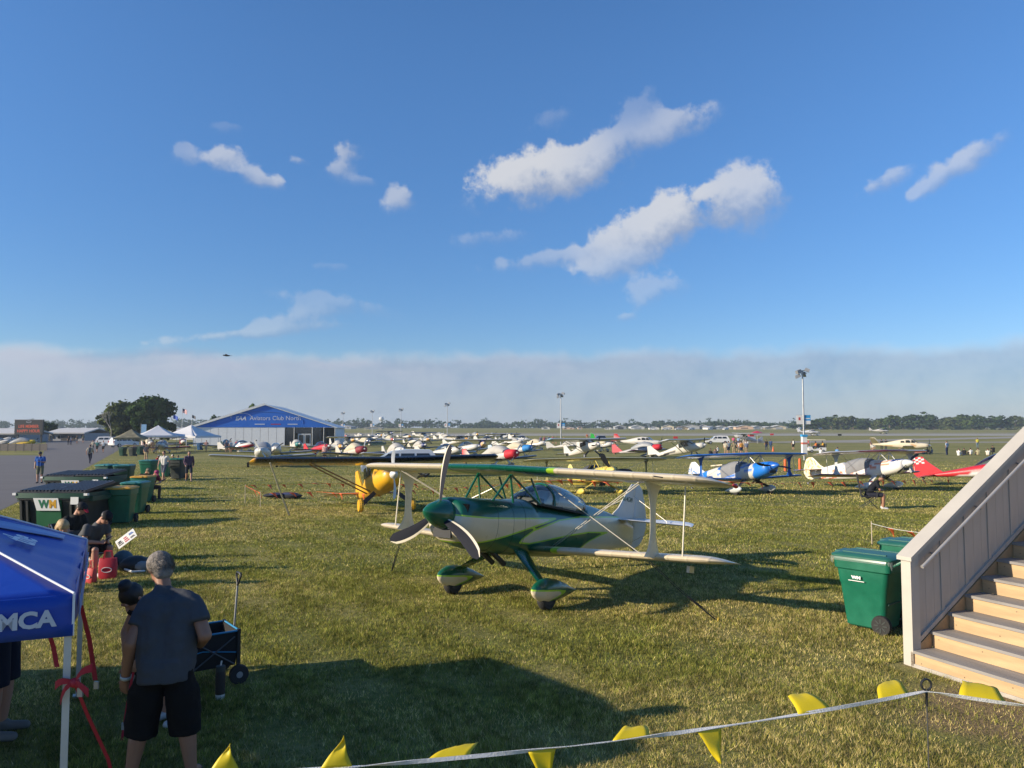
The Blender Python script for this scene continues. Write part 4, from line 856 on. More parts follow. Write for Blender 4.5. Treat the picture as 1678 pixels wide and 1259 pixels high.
# --- generic monoplanes
def plane(kind, label, loc, yaw, cov=None, nosecol=cWH, body=cWH, wingc=cWH, fincol=None, prop=(PROPB, 2, .6), S=1.0, pants=True, tri=False, det=1, name=None, paint=None, wpaint=None, group='aircraft parked in rows', canopy=True, vtail=False, winglet=None, finpaint=None, strutm=None):
    high = kind == 'high'; pitch = 0 if tri else (9 if not high else 13)
    T = thing(name or ('high_wing_aircraft' if high else 'low_wing_aircraft'), label, 'aircraft', loc, (0, -R(pitch), yaw), group); T.scale = (S,)*3
    zo = .12
    if high: K = [(1.72, .98, 1.36, .16), (1.66, .88, 1.46, .34), (1.2, .80, 1.52, .44), (.62, .74, 1.58, .49), (.2, .72, 1.98, .52), (-.9, .76, 2.0, .5), (-1.6, .84, 1.72, .40), (-3.0, .98, 1.5, .23), (-4.7, 1.18, 1.42, .05)]
    elif kind == 'cabin': K = [(1.95, .98, 1.30, .18), (1.88, .86, 1.40, .38), (1.2, .76, 1.48, .5), (.6, .70, 1.52, .56), (.0, .68, 1.95, .56), (-.9, .70, 2.0, .55), (-1.9, .80, 1.82, .46), (-3.2, .98, 1.5, .26), (-4.9, 1.16, 1.40, .05)]
    else: K = [(1.62, .86, 1.16, .16), (1.55, .76, 1.25, .34), (1.1, .66, 1.34, .5), (.5, .60, 1.40, .55), (-.2, .58, 1.42, .55), (-1.3, .66, 1.40, .5), (-2.4, .82, 1.30, .34), (-3.6, .98, 1.20, .18), (-4.45, 1.08, 1.16, .04)]
    def fp(x, y, z):
        if paint: return paint(x, y, z)
        return nosecol if x > .95 else body
    loft(K, 30 if det else 16, 16 if det else 10, 2.4, .14).build('fuselage', FAB, T, 50, fp)
    tx = K[-1][0]; tz = K[-1][2]
    wf = wpaint or (lambda x, y, z: wingc)
    if high: st = wing_stations(4.9, .38, 2.03, 1.45, .0, .012, .3, .95, 10)
    elif kind == 'cabin': st = wing_stations(4.7, .25, .82, 1.55, .03, .075, .25, .75, 8)
    else: st = wing_stations(3.75, .48, .68, 1.42, .0, .055, .28, .96, 8)
    wing_mesh(st, .165 if high else .13, 6).build('wing', PA, T, 50, wf)
    if high:
        for s in (-1, 1):
            MB().bar((.0, .5*s, .82), (.1, 2.8*s, 2.0), .10, .03).build('wing_strut', strutm or WHITE, T); MB().bar((-.6, .5*s, .82), (-.5, 2.7*s, 2.0), .10, .03).build('wing_strut', strutm or WHITE, T)
    fc = fincol or body
    fpoly = [(tx+1.15, tz+.02), (tx+.55, tz+.62), (tx+.25, tz+1.0), (tx-.22, tz+1.02), (tx-.32, tz+.1), (tx-.12, tz-.12)]
    if vtail:
        for s in (-1, 1):
            b = wing_mesh([(y, tx+.95-.45*y, 0, 1.0-.28*y, 1) for y in (0, .4, .8, 1.2, 1.5)], .07, 6)
            b.v = [(p[0], s*(p[1]*math.cos(R(33))+.03), tz-.1+p[1]*math.sin(R(33))+p[2]) for p in b.v]; b.build('tail_fin', PA, T, 50, lambda x, y, z: fc)
    else:
        MB().prism(fpoly, .07, Matrix(((1, 0, 0, 0), (0, 0, 1, -.035), (0, 1, 0, 0), (0, 0, 0, 1)))).build('fin', FAB, T, 0, finpaint or (lambda x, y, z: fc))
        wing_mesh(wing_stations(1.5, tx+.75, tz-.04, .82, .12, 0, .2, .9, 3), .08, 5).build('stabiliser', PA, T, 50, wf)
    zx = .5*(K[0][1]+K[0][2]); nx_ = K[0][0]
    MB().lathe([(nx_+.28, .005), (nx_+.2, .07), (nx_+.08, .14), (nx_-.03, .17)], 'x', 12, (0, 0, zx)).build('spinner', WHITE if prop[0] is PROPW else mat('spin_'+str(prop[0].name), (.5, .5, .5), .4), T, 60)
    for k in range(prop[1]): blade(.92, .15, prop[0], T, nx_+.05, zx, prop[2]+k*2*math.pi/prop[1])
    # gear
    if tri:
        for (x, y) in ((1.3, 0), (-.35, 1.25), (-.35, -1.25)):
            wheel(T, x, y, .19, .13); MB().cyl((x, y, .2), (x, y*.9, .85), .035, n=6).build('gear_leg', WHITE, T)
            if pants: pant(T, x, y, lambda a, b_, c: body, .95, .17, .12, .26)
    else:
        for s in (-1, 1):
            wheel(T, 0 if not high else .45, 1.0*s, .19 if not high else .24, .14); MB().bar((.1 if not high else .4, .42*s, .72), (.02 if not high else .45, 1.0*s, .24), .16, .035, up=(1, 0, 0)).build('gear_leg', WHITE if pants else BLACK, T)
            if pants: pant(T, 0, 1.0*s, lambda a, b_, c: body, .95, .17, .12, .26)
        wheel(T, tx+.1, 0, .08, .05, .98 if not high else 1.0)
    # glazing
    if high or kind == 'cabin':
        xs = ((.22, -.18), (-.25, -.85), (-.92, -1.45)) if not high else ((.2, -.3), (-.36, -.95))
        for s in (-1, 1):
            for a, c in xs:
                z0 = 1.50 if not high else 1.42; z1 = 1.84 if a > -.9 else 1.74; k = .575 if not high else .53
                MB().prism([(a, z0), (c, z0), (c+.03, z1), (a-.14, z1)], .02, Matrix(((1, 0, 0, 0), (0, 0, 1, s*k-.01-(.05 if a < -.9 else 0)*s), (0, 1, 0, 0), (0, 0, 0, 1)))).build('window', DGLASS, T, 0)
        zt_ = 1.53 if not high else 1.6
        MB().add([(.64, -.44, zt_), (.64, .44, zt_), (.12, .40, 1.93), (.12, -.40, 1.93), (.60, -.44, zt_-.03), (.60, .44, zt_-.03), (.08, .40, 1.90), (.08, -.40, 1.90)], [(0, 1, 2, 3), (7, 6, 5, 4), (0, 4, 5, 1), (1, 5, 6, 2), (2, 6, 7, 3), (3, 7, 4, 0)]).build('windscreen', DGLASS, T, 0)
    elif cov:
        loft([(.75, 1.0, 1.44, .57), (.35, .9, 1.72, .58), (-.4, .86, 1.95, .57), (-1.2, .9, 1.80, .53), (-2.0, 1.0, 1.50, .42)], 16, 14, 2.2, .1).build('canopy_cover', cov, T, 50)
    elif canopy:
        cs = [(.55, 1.36, .02, .3), (.3, 1.36, .26, .46), (-.2, 1.36, .50, .5), (-.8, 1.36, .48, .48), (-1.3, 1.35, .30, .38), (-1.8, 1.33, .04, .2)]
        c_ = MB(); c_.rings([[(x, hw*math.cos(a), z+h*math.sin(a)) for a in np.linspace(0, math.pi, 11)] for x, z, h, hw in cs], caps=False, closed=False); c_.build('canopy', GLASS if det else DGLASS, T, 60)
        MB().box((-.55, 0, 1.4), (1.1, .8, .05)).build('cockpit_floor', DARK, T, 0)
    return T
COVW = mat('white_cover', (.42, .405, .37), .8, var=.08, bump=.3); COVC = mat('cream_cover', (.50, .44, .32), .8, var=.08); COVR = mat('red_cover', (.55, .015, .03), .7, var=.1); COVB = mat('blue_cover', (.02, .2, .5), .7); COVS = mat('silver_cover', (.25, .265, .28), .5, var=.1)
def nose_cover(T, m, kind='low'):
    zx = 1.01; loft([(1.78, .82, 1.2, .12), (1.66, .70, 1.30, .40), (1.2, .63, 1.38, .54), (.85, .60, 1.40, .57)], 10, 12, 2.2, .06).build('nose_cover', m, T, 50)

# --- the yellow and black high-wing taildragger
def yb_wing(x, y, z):
    xi = (.38-x)/1.45; sc = .30+.10*abs(math.sin(abs(y)*math.pi/1.25))
    if abs(y) > 4.72: return (.72, .36, .02)
    return (.012, .014, .022) if xi < sc*.75 or (z > 2.06+.012*abs(y) and xi < .9) else (.62, .33, .02)
def yb_fus(x, y, z):
    if x > .55 and z > 1.38+.12*math.cos((x-1.1)*4): return cBK if z < 1.46 else (.70, .38, .02)
    return (.70, .38, .015)
q = Vector((-4.22, 25.6, 0)); q.z = gz(q.y)
yb = plane('high', 'yellow high-wing taildragger with black scalloped wing leading edges', q, R(-67), body=(.70, .38, .015), paint=yb_fus, wpaint=yb_wing, prop=(PROPW, 2, R(3)), S=.86, pants=False, canopy=False, group=None, strutm=mat('strut_ochre', (.30, .15, .03), .5))
for s in (-1, 1): MB().lathe([(-.09, .05), (-.08, .22), (0, .25), (.08, .22), (.09, .05)], 'y', 16, (.45, 1.0*s, .24)).build('wheel_disc', mat('disc_yellow', (.66, .36, .02), .4), yb)
tie(q+Vector((-3.0, -2.6, 1.75)), G(474, 846), 'pale strap from the yellow and black wing down to the grass', mat('strap_pale', (.5, .46, .36), .7), .02)
# --- red and white aircraft beside the stairs
def rv_red(x, y, z): 
    return cRD if z > 1.06+.05*(x+2)+(-.1 if x < -2 else 0) else (.74, .72, .68)
def chk(x, y, z):
    return cRD
p = G(1672, 799); rv = plane('low', 'red and white low-wing aircraft with a checkered fin top, beside the stair rail', p, R(-38), paint=rv_red, wingc=(.30, .03, .035), fincol=cRD, prop=(PROPB, 2, 1.2), S=.98)
tx, tz = -4.45, 1.16
cw, cr = mat('checker_white', (.72, .7, .67), .5), mat('checker_red', (.5, .02, .03), .5)
b = MB()
for i in range(4):
    for j in range(4): b.box((tx+.25-.14*i-.05*(3-j)*.0, 0, tz+.98-.09*(3-j)-.05), (.14, .085, .09), (i+j) % 2)
b.build('checker_band', [cw, cr], rv, 0)
# ================================================================== PEOPLE
SK = mat('skin', (.42, .22, .145), .55, var=.06, scale=12); SK2 = mat('skin_tan', (.30, .15, .09), .55, var=.06, scale=12)
CLOTH = {}
def cloth(c, n=None):
    k = tuple(c)
    if k not in CLOTH: CLOTH[k] = mat('cloth_%d' % len(CLOTH), c, .85, var=.12, scale=5, bump=.25, bscale=14, spec=.2)
    return CLOTH[k]
HAIR = {'brown': mat('hair_brown', (.06, .035, .02), .6, var=.3, scale=20), 'dark': mat('hair_dark', (.012, .010, .010), .55, var=.3, scale=20), 'grey': mat('hair_grey', (.20, .175, .15), .65, var=.35, scale=26, bump=.5, bscale=60), 'blond': mat('hair_blond', (.38, .26, .13), .6, var=.3, scale=20)}
SHOE = mat('shoe_dark', (.05, .05, .055), .7); SHOEW = mat('shoe_pale', (.5, .5, .49), .7)
def remesh(prims, vox, sm=3, name='body'):
    b = MB()
    for q in prims:
        if q[0] == 'c':
            _, a, c, r0, r1 = q[:5]; a, c = Vector(a), Vector(c); d = c-a; L = d.length
            if L < 1e-5: continue
            pts = []; rr = []
            for f in (-1, -.85, -.5, 0): pts.append(a+d/L*r0*f); rr.append(max(r0*math.sqrt(max(0, 1-f*f)), .001))
            for f in (0, .5, .85, 1): pts.append(c+d/L*r1*f); rr.append(max(r1*math.sqrt(max(0, 1-f*f)), .001))
            b.tube(pts, rr, 12)
        elif q[0] == 'f':      # flat-ended cone (hems, cuffs)
            b.tube([q[1], q[2]], [q[3], q[4]], 16)
        else: b.ell(q[1], q[2], 14, 8, 0, q[3] if len(q) > 3 and isinstance(q[3], Matrix) else None)
    me = b.mesh(name, SK, 0); o = bpy.data.objects.new(name, me); COL.objects.link(o)
    m1 = o.modifiers.new('r', 'REMESH'); m1.mode = 'VOXEL'; m1.voxel_size = vox; m1.use_smooth_shade = True
    if sm: m2 = o.modifiers.new('s', 'SMOOTH'); m2.iterations = sm; m2.factor = .5
    dg = bpy.context.evaluated_depsgraph_get(); out = bpy.data.meshes.new_from_object(o.evaluated_get(dg)); bpy.data.objects.remove(o); bpy.data.meshes.remove(me); out.name = name
    out.polygons.foreach_set('use_smooth', [True]*len(out.polygons)); return out
def sd_prim(P, q):
    if q[0] in 'cf':
        a, c = np.array(q[1]), np.array(q[2]); d = c-a; t = np.clip((P-a)@d/max(d@d, 1e-9), 0, 1); return np.linalg.norm(P-a-t[:, None]*d, axis=1)-(q[3]+(q[4]-q[3])*t)
    r_ = np.array(q[2]); k = np.linalg.norm((P-np.array(q[1]))/r_, axis=1); return (k-1)*r_.min()
def J(kind, rnd=None):
    j = dict(pel=(0, 0, .95), chest=(0, 0, 1.28), neck=(0, 0, 1.46), head=(.025, 0, 1.62))
    for s, n in ((1, 'l'), (-1, 'r')):
        j.update({'hip'+n: (0, .09*s, .92), 'kn'+n: (.03, .10*s, .49), 'an'+n: (0, .105*s, .085), 'to'+n: (.15, .12*s, .035), 'sh'+n: (0, .185*s, 1.41), 'el'+n: (-.03, .25*s, 1.13), 'wr'+n: (.06, .24*s, .88)})
    def up(**k): j.update(k)
    if kind == 'walk': up(knl=(.18, .1, .50), anl=(.24, .1, .10), tol=(.38, .11, .06), knr=(-.02, -.1, .49), anr=(-.27, -.1, .16), tor=(-.17, -.11, .05), ell=(-.14, .25, 1.14), wrl=(-.12, .24, .9), elr=(.08, -.25, 1.13), wrr=(.22, -.2, .95))
    if kind == 'phone': up(ell=(.06, .24, 1.14), wrl=(.30, .08, 1.20), elr=(-.03, -.25, 1.13), wrr=(.06, -.24, .88), head=(.05, 0, 1.61))
    if kind == 'cross': up(ell=(.06, .25, 1.16), wrl=(.22, -.04, 1.14), elr=(.06, -.25, 1.16), wrr=(.22, .04, 1.1))
    if kind == 'hips': up(ell=(-.1, .34, 1.16), wrl=(.04, .2, .98), elr=(-.1, -.34, 1.16), wrr=(.04, -.2, .98))
    if kind == 'ground':
        up(pel=(0, 0, .14), chest=(-.06, 0, .45), neck=(0, 0, .64), head=(.06, 0, .79))
        for s, n in ((1, 'l'), (-1, 'r')): up(**{'hip'+n: (.02, .09*s, .13), 'kn'+n: (.36, .17*s, .40), 'an'+n: (.52, .12*s, .08), 'to'+n: (.66, .14*s, .04), 'sh'+n: (-.04, .18*s, .57), 'el'+n: (.14, .24*s, .40), 'wr'+n: (.34, .12*s, .42)})
    if kind in ('chair', 'stoop'):
        f = .14 if kind == 'stoop' else .0
        up(pel=(-.02, 0, .50), chest=(.02+f, 0, .80), neck=(.06+f*1.8, 0, .98), head=(.12+f*2.3, 0, 1.12-f*.3))
        for s, n in ((1, 'l'), (-1, 'r')): up(**{'hip'+n: (.02, .10*s, .49), 'kn'+n: (.46, .15*s, .50), 'an'+n: (.44, .14*s, .085), 'to'+n: (.58, .16*s, .035), 'sh'+n: (.04+f*1.5, .19*s, .92), 'el'+n: (.20+f, .25*s, .68), 'wr'+n: (.44, .08*s, .66)})
    if kind == 'bend':
        up(pel=(-.05, 0, .90), chest=(.25, 0, 1.10), neck=(.42, 0, 1.16), head=(.54, 0, 1.16))
        for s, n in ((1, 'l'), (-1, 'r')): up(**{'sh'+n: (.36, .18*s, 1.14), 'el'+n: (.44, .2*s, .86), 'wr'+n: (.50, .08*s, .66)})
    return j
def prims(j, shorts=True, sleeve=True, hat=None, pack=False, fem=False):
    g = lambda k: np.array(j[k], float); P = []
    def c(a, b, r0, r1, t, kind='c'): P.append((kind, tuple(a), tuple(b), r0, r1, t))
    for n in 'lr':
        h, k, a, t_ = g('hip'+n), g('kn'+n), g('an'+n), g('to'+n); e = k+(h-k)*.12
        c(h, e, .098, .078, 'pants'); c(h, k, .078, .058, 'skin' if shorts else 'pants')
        c(k, k+(a-k)*.35, .057, .060, 'skin' if shorts else 'pants'); c(k+(a-k)*.35, a, .060, .040 if shorts else .05, 'skin' if shorts else 'pants')
        c(a+np.array([-.03, 0, -.03]), t_, .045, .036, 'shoe')
        s, el, w = g('sh'+n), g('el'+n), g('wr'+n); m = s+(el-s)*.62
        c(s, el, .050, .040, 'skin'); c(el, w, .042, .030, 'skin'); d = (w-el)/np.linalg.norm(w-el); c(w, w+d*.085, .034, .028, 'skin')
        if sleeve: c(s, m, .066, .062, 'shirt')
        else: c(s, el, .06, .052, 'shirt'); c(el, el+(w-el)*.85, .052, .042, 'shirt')
    pe, ch, ne, hd = g('pel'), g('chest'), g('neck'), g('head'); lat = (g('shl')-g('shr')); lat /= np.linalg.norm(lat)
    for s in (-1, 1):
        c(pe+lat*.055*s, ch+lat*.075*s, .115, .115, 'shirt'); c(pe-np.array([0, 0, .03])+lat*.06*s, pe+np.array([0, 0, .03])+lat*.06*s, .118, .112, 'pants')
        c(ch+lat*.075*s, (g('shl') if s > 0 else g('shr'))-lat*.03*s, .11, .062, 'shirt')
    c(ch, ne, .11, .062, 'shirt'); c(ne-(ne-ch)*.05, hd, .054, .052, 'skin')
    up = (hd-ne)/np.linalg.norm(hd-ne); fw = np.cross(lat, up); fw = fw if fw[0] > 0 or abs(fw[0]) < .01 else -fw
    P.append(('e', tuple(hd+up*.01), (.092, .076, .115), 'skin')); c(hd+fw*.08-up*.02, hd+fw*.103-up*.03, .014, .014, 'skin')
    for s in (-1, 1): P.append(('e', tuple(hd+lat*.077*s-up*.01), (.02, .012, .03), 'skin'))
    P.append(('e', tuple(hd+up*.035-fw*.022), (.096, .086, .102), 'hair'))
    if fem: c(hd-fw*.07-up*.0, hd-fw*.08-up*.16, .06, .04, 'hair')
    if hat: P.append(('e', tuple(hd+up*.065), (.104, .094, .07), 'hat')); c(hd+up*.055+fw*.07, hd+up*.045+fw*.15, .045, .03, 'hat')
    if pack: c(ch-fw*.17+up*.1, ch-fw*.17-up*.2, .12, .13, 'pack')
    return P
TAGS = ['skin', 'shirt', 'pants', 'shoe', 'hair', 'hat', 'pack']; PM = {}
def person_mesh(kind, shorts, sleeve, hat, pack, fem, vox):
    k = (kind, shorts, sleeve, hat, pack, fem, vox)
    if k in PM: return PM[k]
    P = prims(J(kind), shorts, sleeve, hat, pack, fem); me = remesh([q for q in P], vox, 2, 'person_body')
    n = len(me.polygons); ce = np.empty(n*3); me.polygons.foreach_get('center', ce); ce = ce.reshape(-1, 3)
    Dm = np.stack([sd_prim(ce, q) for q in P]); tg = np.array([TAGS.index(q[-1]) for q in P])[Dm.argmin(0)]
    me.materials.clear()
    for _ in TAGS: me.materials.append(SK)
    me.polygons.foreach_set('material_index', tg.astype(np.int32)); me.update(); PM[k] = me; return me
def person(p, yaw, kind, shirt, pants, label, hair='brown', shorts=True, sleeve=True, hat=None, pack=None, fem=False, h=1.73, skin=SK, shoe=SHOE, vox=.03, group='people on the airfield'):
    o = bpy.data.objects.new('person', person_mesh(kind, shorts, sleeve, bool(hat), bool(pack), fem, vox)); COL.objects.link(o); o.location = p; o.rotation_euler.z = R(yaw); k = h/1.735; o.scale = (k, k*1.04, k)
    for i, m in enumerate((skin, cloth(shirt), cloth(pants), shoe, HAIR[hair], cloth(hat) if hat else HAIR[hair], cloth(pack) if pack else SHOE)):
        o.material_slots[i].link = 'OBJECT'; o.material_slots[i].material = m
    return tag(o, label, 'person', group)
kW, kK, kN, kG, kB, kR, kT, kO, kV, kLB, kM = (.66, .65, .62), (.02, .02, .022), (.02, .03, .08), (.13, .135, .14), (.02, .09, .34), (.42, .03, .03), (.36, .29, .18), (.62, .17, .04), (.50, .62, .06), (.28, .40, .58), (.16, .03, .05)
for a in [
 # left road and walkers
 (65, 792, -80, 'phone', kB, (.16, .16, .10), 'person in a blue shirt and olive shorts with a cap walking on the asphalt', dict(hat=(.05, .05, .06), vox=.022)),
 (147, 760, 95, 'walk', (.44, .38, .27), (.02, .025, .05), 'person in a tan shirt and dark jeans walking away along the asphalt', dict(shorts=False, pack=kG, vox=.022)),
 (268, 789, -100, 'walk', (.55, .54, .50), (.10, .11, .14), 'person in a pale sleeveless top and grey shorts walking past the green bins', dict(vox=.022, hair='dark')),
 (309, 790, -60, 'walk', (.10, .06, .09), (.03, .035, .05), 'person in a dark printed hoodie carrying a backpack, right of the dark bin', dict(sleeve=False, pack=kN, vox=.022, hair='dark')),
 (152, 741, -90, 'walk', (.40, .36, .28), kG, 'person in a khaki top far down the road behind the tan-shirted walker', {}),
 (159, 742, -90, 'walk', (.05, .16, .16), kK, 'person in a teal top and black shorts walking far down the road', {}),
 (169, 742, -80, 'walk', kW, kK, 'person in a white T-shirt and black shorts near the parked white car', {}),
 (112, 729, -90, 'stand', kK, kK, 'person dressed all in black standing by the low silver-roofed building', dict(shorts=False)),
 (116, 729, 60, 'stand', (.05, .08, .14), kN, 'person in navy beside the all-black figure near the low building', dict(shorts=False)),
 (126, 727, -90, 'stand', (.04, .05, .05), kG, 'person in charcoal standing alone before the low building', {}),
 (136, 726, -90, 'stand', (.06, .09, .07), kN, 'person in dark green near the right end of the low building', {}),
 # by the tents
 (239, 757, 80, 'stand', (.03, .035, .05), kT, 'person in a black top and tan shorts standing behind the round green bin', dict(hair='dark')),
 (236, 738, 0, 'stand', kK, kN, 'person in black in the shade of the camouflage canopy', {}),
 (250, 741, -40, 'stand', (.52, .36, .30), kT, 'person in a pink shirt beside the left white canopy', {}),
 (256, 744, 200, 'stand', (.48, .40, .34), kG, 'person in a beige shirt next to the pink shirted one', dict(fem=True)),
 (258, 763, 10, 'ground', kR, kN, 'person in a red top sitting on the grass behind the walkers', dict(hat=(.5, .48, .42))),
 (284, 762, 170, 'ground', kK, kT, 'person in black sitting on the grass with a pale cap behind the dark bin', dict(hat=kW)),
 (292, 764, 150, 'ground', (.30, .22, .13), kN, 'person in a tan top sitting on the grass behind the dark bin', {}),
 (338, 741, -90, 'walk', (.35, .20, .18), kT, 'person in a pinkish top walking in front of the marquee wall', {}),
 (371, 742, -60, 'stand', (.10, .09, .12), kK, 'person in a dark top by the dark green tailed aircraft', {}),
 (378, 742, 150, 'stand', kW, kG, 'person in white next to the dark green tailed aircraft', {}),
 (388, 740, -100, 'stand', kR, kN, 'person in a red top at the white and red aircraft near the marquee', {}),
 (541, 727, -90, 'stand', kN, kK, 'person in navy standing under the right marquee eave', dict(shorts=False)),
 (532, 756, -90, 'stand', (.5, .3, .28), kK, 'person in pale red in front of the red aircraft', {}),
 # middle field
 (962, 722, -90, 'stand', (.45, .14, .07), kT, 'person in an orange top behind the white aircraft with green flag', {}),
 (976, 726, -90, 'stand', (.50, .16, .22), kG, 'person in a pink top right of the green wind flag', {}),
 (1003, 730, -90, 'stand', (.20, .07, .06), kN, 'person in dark red right of the dark pickup', {}),
 (1008, 730, -70, 'stand', (.06, .06, .08), kN, 'person in black right of the dark red top', {}),
 (886, 729, -90, 'stand', (.12, .13, .22), kN, 'person in dark blue at the left end of the far spectator row', {}),
 (892, 729, -90, 'stand', (.25, .10, .12), kG, 'person in maroon in the far spectator row', {}),
 (899, 728, -90, 'stand', (.10, .12, .18), kT, 'person in grey blue in the far spectator row', {}),
 (906, 728, -90, 'stand', (.35, .10, .12), kN, 'person in red in the far spectator row', {}),
 (911, 729, -90, 'stand', (.12, .12, .13), kT, 'person in charcoal at the right end of the far spectator row', {}),
 (924, 731, -90, 'stand', kK, kN, 'person in black beside the second lamp post', {}),
 # crowd beside the high-wing aircraft
 (1176, 741, 150, 'ground', kW, kN, 'person in white sitting under the right wing of the white high-wing aircraft', {}),
 (1164, 747, 30, 'ground', kK, kK, 'person in black crouching by the wheel of the white high-wing aircraft', {}),
 (1172, 748, 60, 'ground', (.10, .08, .08), kN, 'person in brown sitting right of the crouching person in black', {}),
 (1189, 745, 70, 'stand', (.48, .44, .34), kT, 'person in cream at the left edge of the standing crowd', {}),
 (1194, 744, 100, 'stand', (.34, .37, .40), kN, 'person in a light grey shirt second from the left of the crowd', {}),
 (1203, 746, 90, 'hips', (.30, .26, .16), kT, 'person in an olive shirt and khaki shorts in the crowd middle', dict(hat=kT)),
 (1206, 740, 90, 'stand', (.08, .08, .09), kK, 'person in black standing behind the olive shirt', {}),
 (1212, 743, 80, 'stand', (.50, .42, .40), kG, 'person in a pale pink shirt in the crowd', dict(fem=True)),
 (1215, 745, 95, 'stand', (.58, .27, .06), kN, 'person with an orange bag in the crowd', {}),
 (1220, 738, 90, 'stand', (.42, .34, .26), kT, 'person in tan at the back of the crowd', {}),
 (1223, 745, 85, 'stand', (.16, .19, .26), kT, 'person in a slate blue shirt and bare legs in the crowd', {}),
 (1224, 739, 80, 'stand', kW, kT, 'person in white at the back right of the crowd', {}),
 (1202, 730, 80, 'stand', (.60, .10, .22), kG, 'person in a hot pink top beyond the crowd', {}),
 (1210, 731, 80, 'stand', kLB, kN, 'person in pale blue beyond the crowd beside the hot pink top', {}),
 (1256, 738, 80, 'stand', kK, kN, 'person in black left of a pair near the orange cone', dict(shorts=False)),
 (1263, 738, 80, 'stand', (.05, .09, .20), (.06, .10, .16), 'person in a dark blue top and jeans beside the orange cone', dict(shorts=False)),
 (1300, 738, 85, 'stand', kK, kK, 'person in black standing alone left of the nearest lamp post', dict(pack=kW)),
 (1325, 735, 0, 'stand', kR, kN, 'person in a red top beside the golf cart', dict(h=1.6)),
 (1480, 738, 90, 'stand', kV, kN, 'person in a bright yellow vest standing alone right of the golf cart', dict(shorts=False)),
 (1602, 734, 90, 'stand', (.62, .55, .06), (.12, .18, .24), 'person in a yellow and orange vest standing far right in the field', dict(shorts=False)),
 (1552, 746, 120, 'hips', (.33, .42, .55), kN, 'person in a light blue shirt and navy trousers, hands on hips', dict(shorts=False, h=1.8)),
 (1429, 739, 70, 'stand', (.12, .08, .08), kW, 'person in dark top and white shorts, leftmost of the trio by the cream aircraft', {}),
 (1433, 737, 90, 'stand', kK, kW, 'person in black beside the leftmost of the trio near the cream aircraft', {}),
 (1445, 737, 90, 'stand', (.05, .05, .05), kK, 'person with a broad dark hat in the trio near the cream aircraft', dict(hat=kK, shorts=False)),
 (1452, 737, 95, 'stand', (.06, .06, .06), kN, 'person in black nearest the tail of the cream aircraft', dict(shorts=False)),
 (1474, 737, 20, 'bend', (.03, .20, .55), kN, 'person in bright blue bending at the wing of the cream aircraft', {}),
 (1520, 744, 20, 'ground', (.12, .09, .09), kT, 'person in dark clothes sitting by the nose of the cream aircraft', {}),
 (1527, 744, 150, 'ground', (.28, .27, .30), kG, 'person in grey sitting by the nose of the cream aircraft', {}),
 (1571, 747, 30, 'ground', kW, kW, 'person all in white, leftmost of the row seated on the grass', {}),
 (1580, 746, 60, 'ground', kK, kN, 'person in black, second in the row seated on the grass', {}),
 (1591, 746, 100, 'ground', kW, kT, 'person in a white shirt, middle of the row seated on the grass', dict(hair='dark')),
 (1603, 746, 80, 'ground', (.40, .36, .22), kT, 'person in khaki, fourth in the row seated on the grass', {}),
 (1619, 747, 60, 'ground', (.62, .60, .54), kT, 'person in cream seated on the grass next to the stair rail', {}),
 (1628, 746, 90, 'chair', kK, kK, 'person in black with a hat seated just beside the stair rail', dict(hat=kK, shorts=False)),
 ]:
    px, py, yaw, kind, sh, pa, lab, kw = a; person(G(px, py), yaw, kind, sh, pa, lab, **kw)
# seated pair on the bench past the bins
person(AT(245, 812, 31.2)+Vector((0, 0, .0)), -35, 'stoop', (.20, .03, .05), (.07, .05, .045), 'person in a dark red top with a red cap sitting behind the yellow-lidded bins', hat=(.36, .05, .14), shorts=False, vox=.022).location.z = gz(31.2)
person(AT(232, 812, 33), -35, 'stoop', (.05, .055, .045), kK, 'person in a dark top and tan cap sitting next to the dark red top', hat=(.20, .17, .11), shorts=False, vox=.022).location.z = gz(33)

# ------------------------------------------------------------------ near figures, clothes as their own pieces
def hand(w, d, side, curl=.35, up=(0, 0, 1)):
    """palm, four unequal bent fingers and a thumb; w wrist, d direction of the forearm, side = thumb side vector"""
    w, d, s = Vector(w), Vector(d).normalized(), Vector(side); s = (s-d*s.dot(d)).normalized(); n = d.cross(s); P = []
    P.append(('c', tuple(w+d*.012+s*.014), tuple(w+d*.085+s*.026), .020, .017)); P.append(('c', tuple(w+d*.012-s*.012), tuple(w+d*.08-s*.024), .019, .016)); P.append(('c', tuple(w+d*.02), tuple(w+d*.08), .019, .017))
    for k, L in enumerate((.070, .080, .074, .058)):
        b = w+d*.084+s*(.030-.020*k); d1 = (d+n*curl*.5).normalized(); m = b+d1*L*.5; d2 = (d+n*curl*1.5).normalized()
        P.append(('c', tuple(b-d*.01), tuple(m), .0105, .0095)); P.append(('c', tuple(m), tuple(m+d2*L*.5), .0095, .0078))
    b = w+d*.03+s*.03; m = b+(d*.6+s*.55+n*.25).normalized()*.038; P.append(('c', tuple(b-s*.012), tuple(m), .015, .011)); P.append(('c', tuple(m), tuple(m+(d+s*.15+n*.4).normalized()*.032), .0105, .0085)); return P
def figure(label, loc, yaw, groups, scale=1.0):
    T = thing('person', label, 'person', loc, R(yaw)); T.scale = (scale,)*3
    for nm, P, m, vox, sm in groups:
        me = remesh(P, vox, sm, nm); me.materials.clear(); me.materials.append(m); o = bpy.data.objects.new(nm, me); COL.objects.link(o); o.parent = T
    return T
def limb(a, b, c, r): return [('c', a, b, r[0], r[1]), ('c', b, c, r[1]*1.02, r[2])]
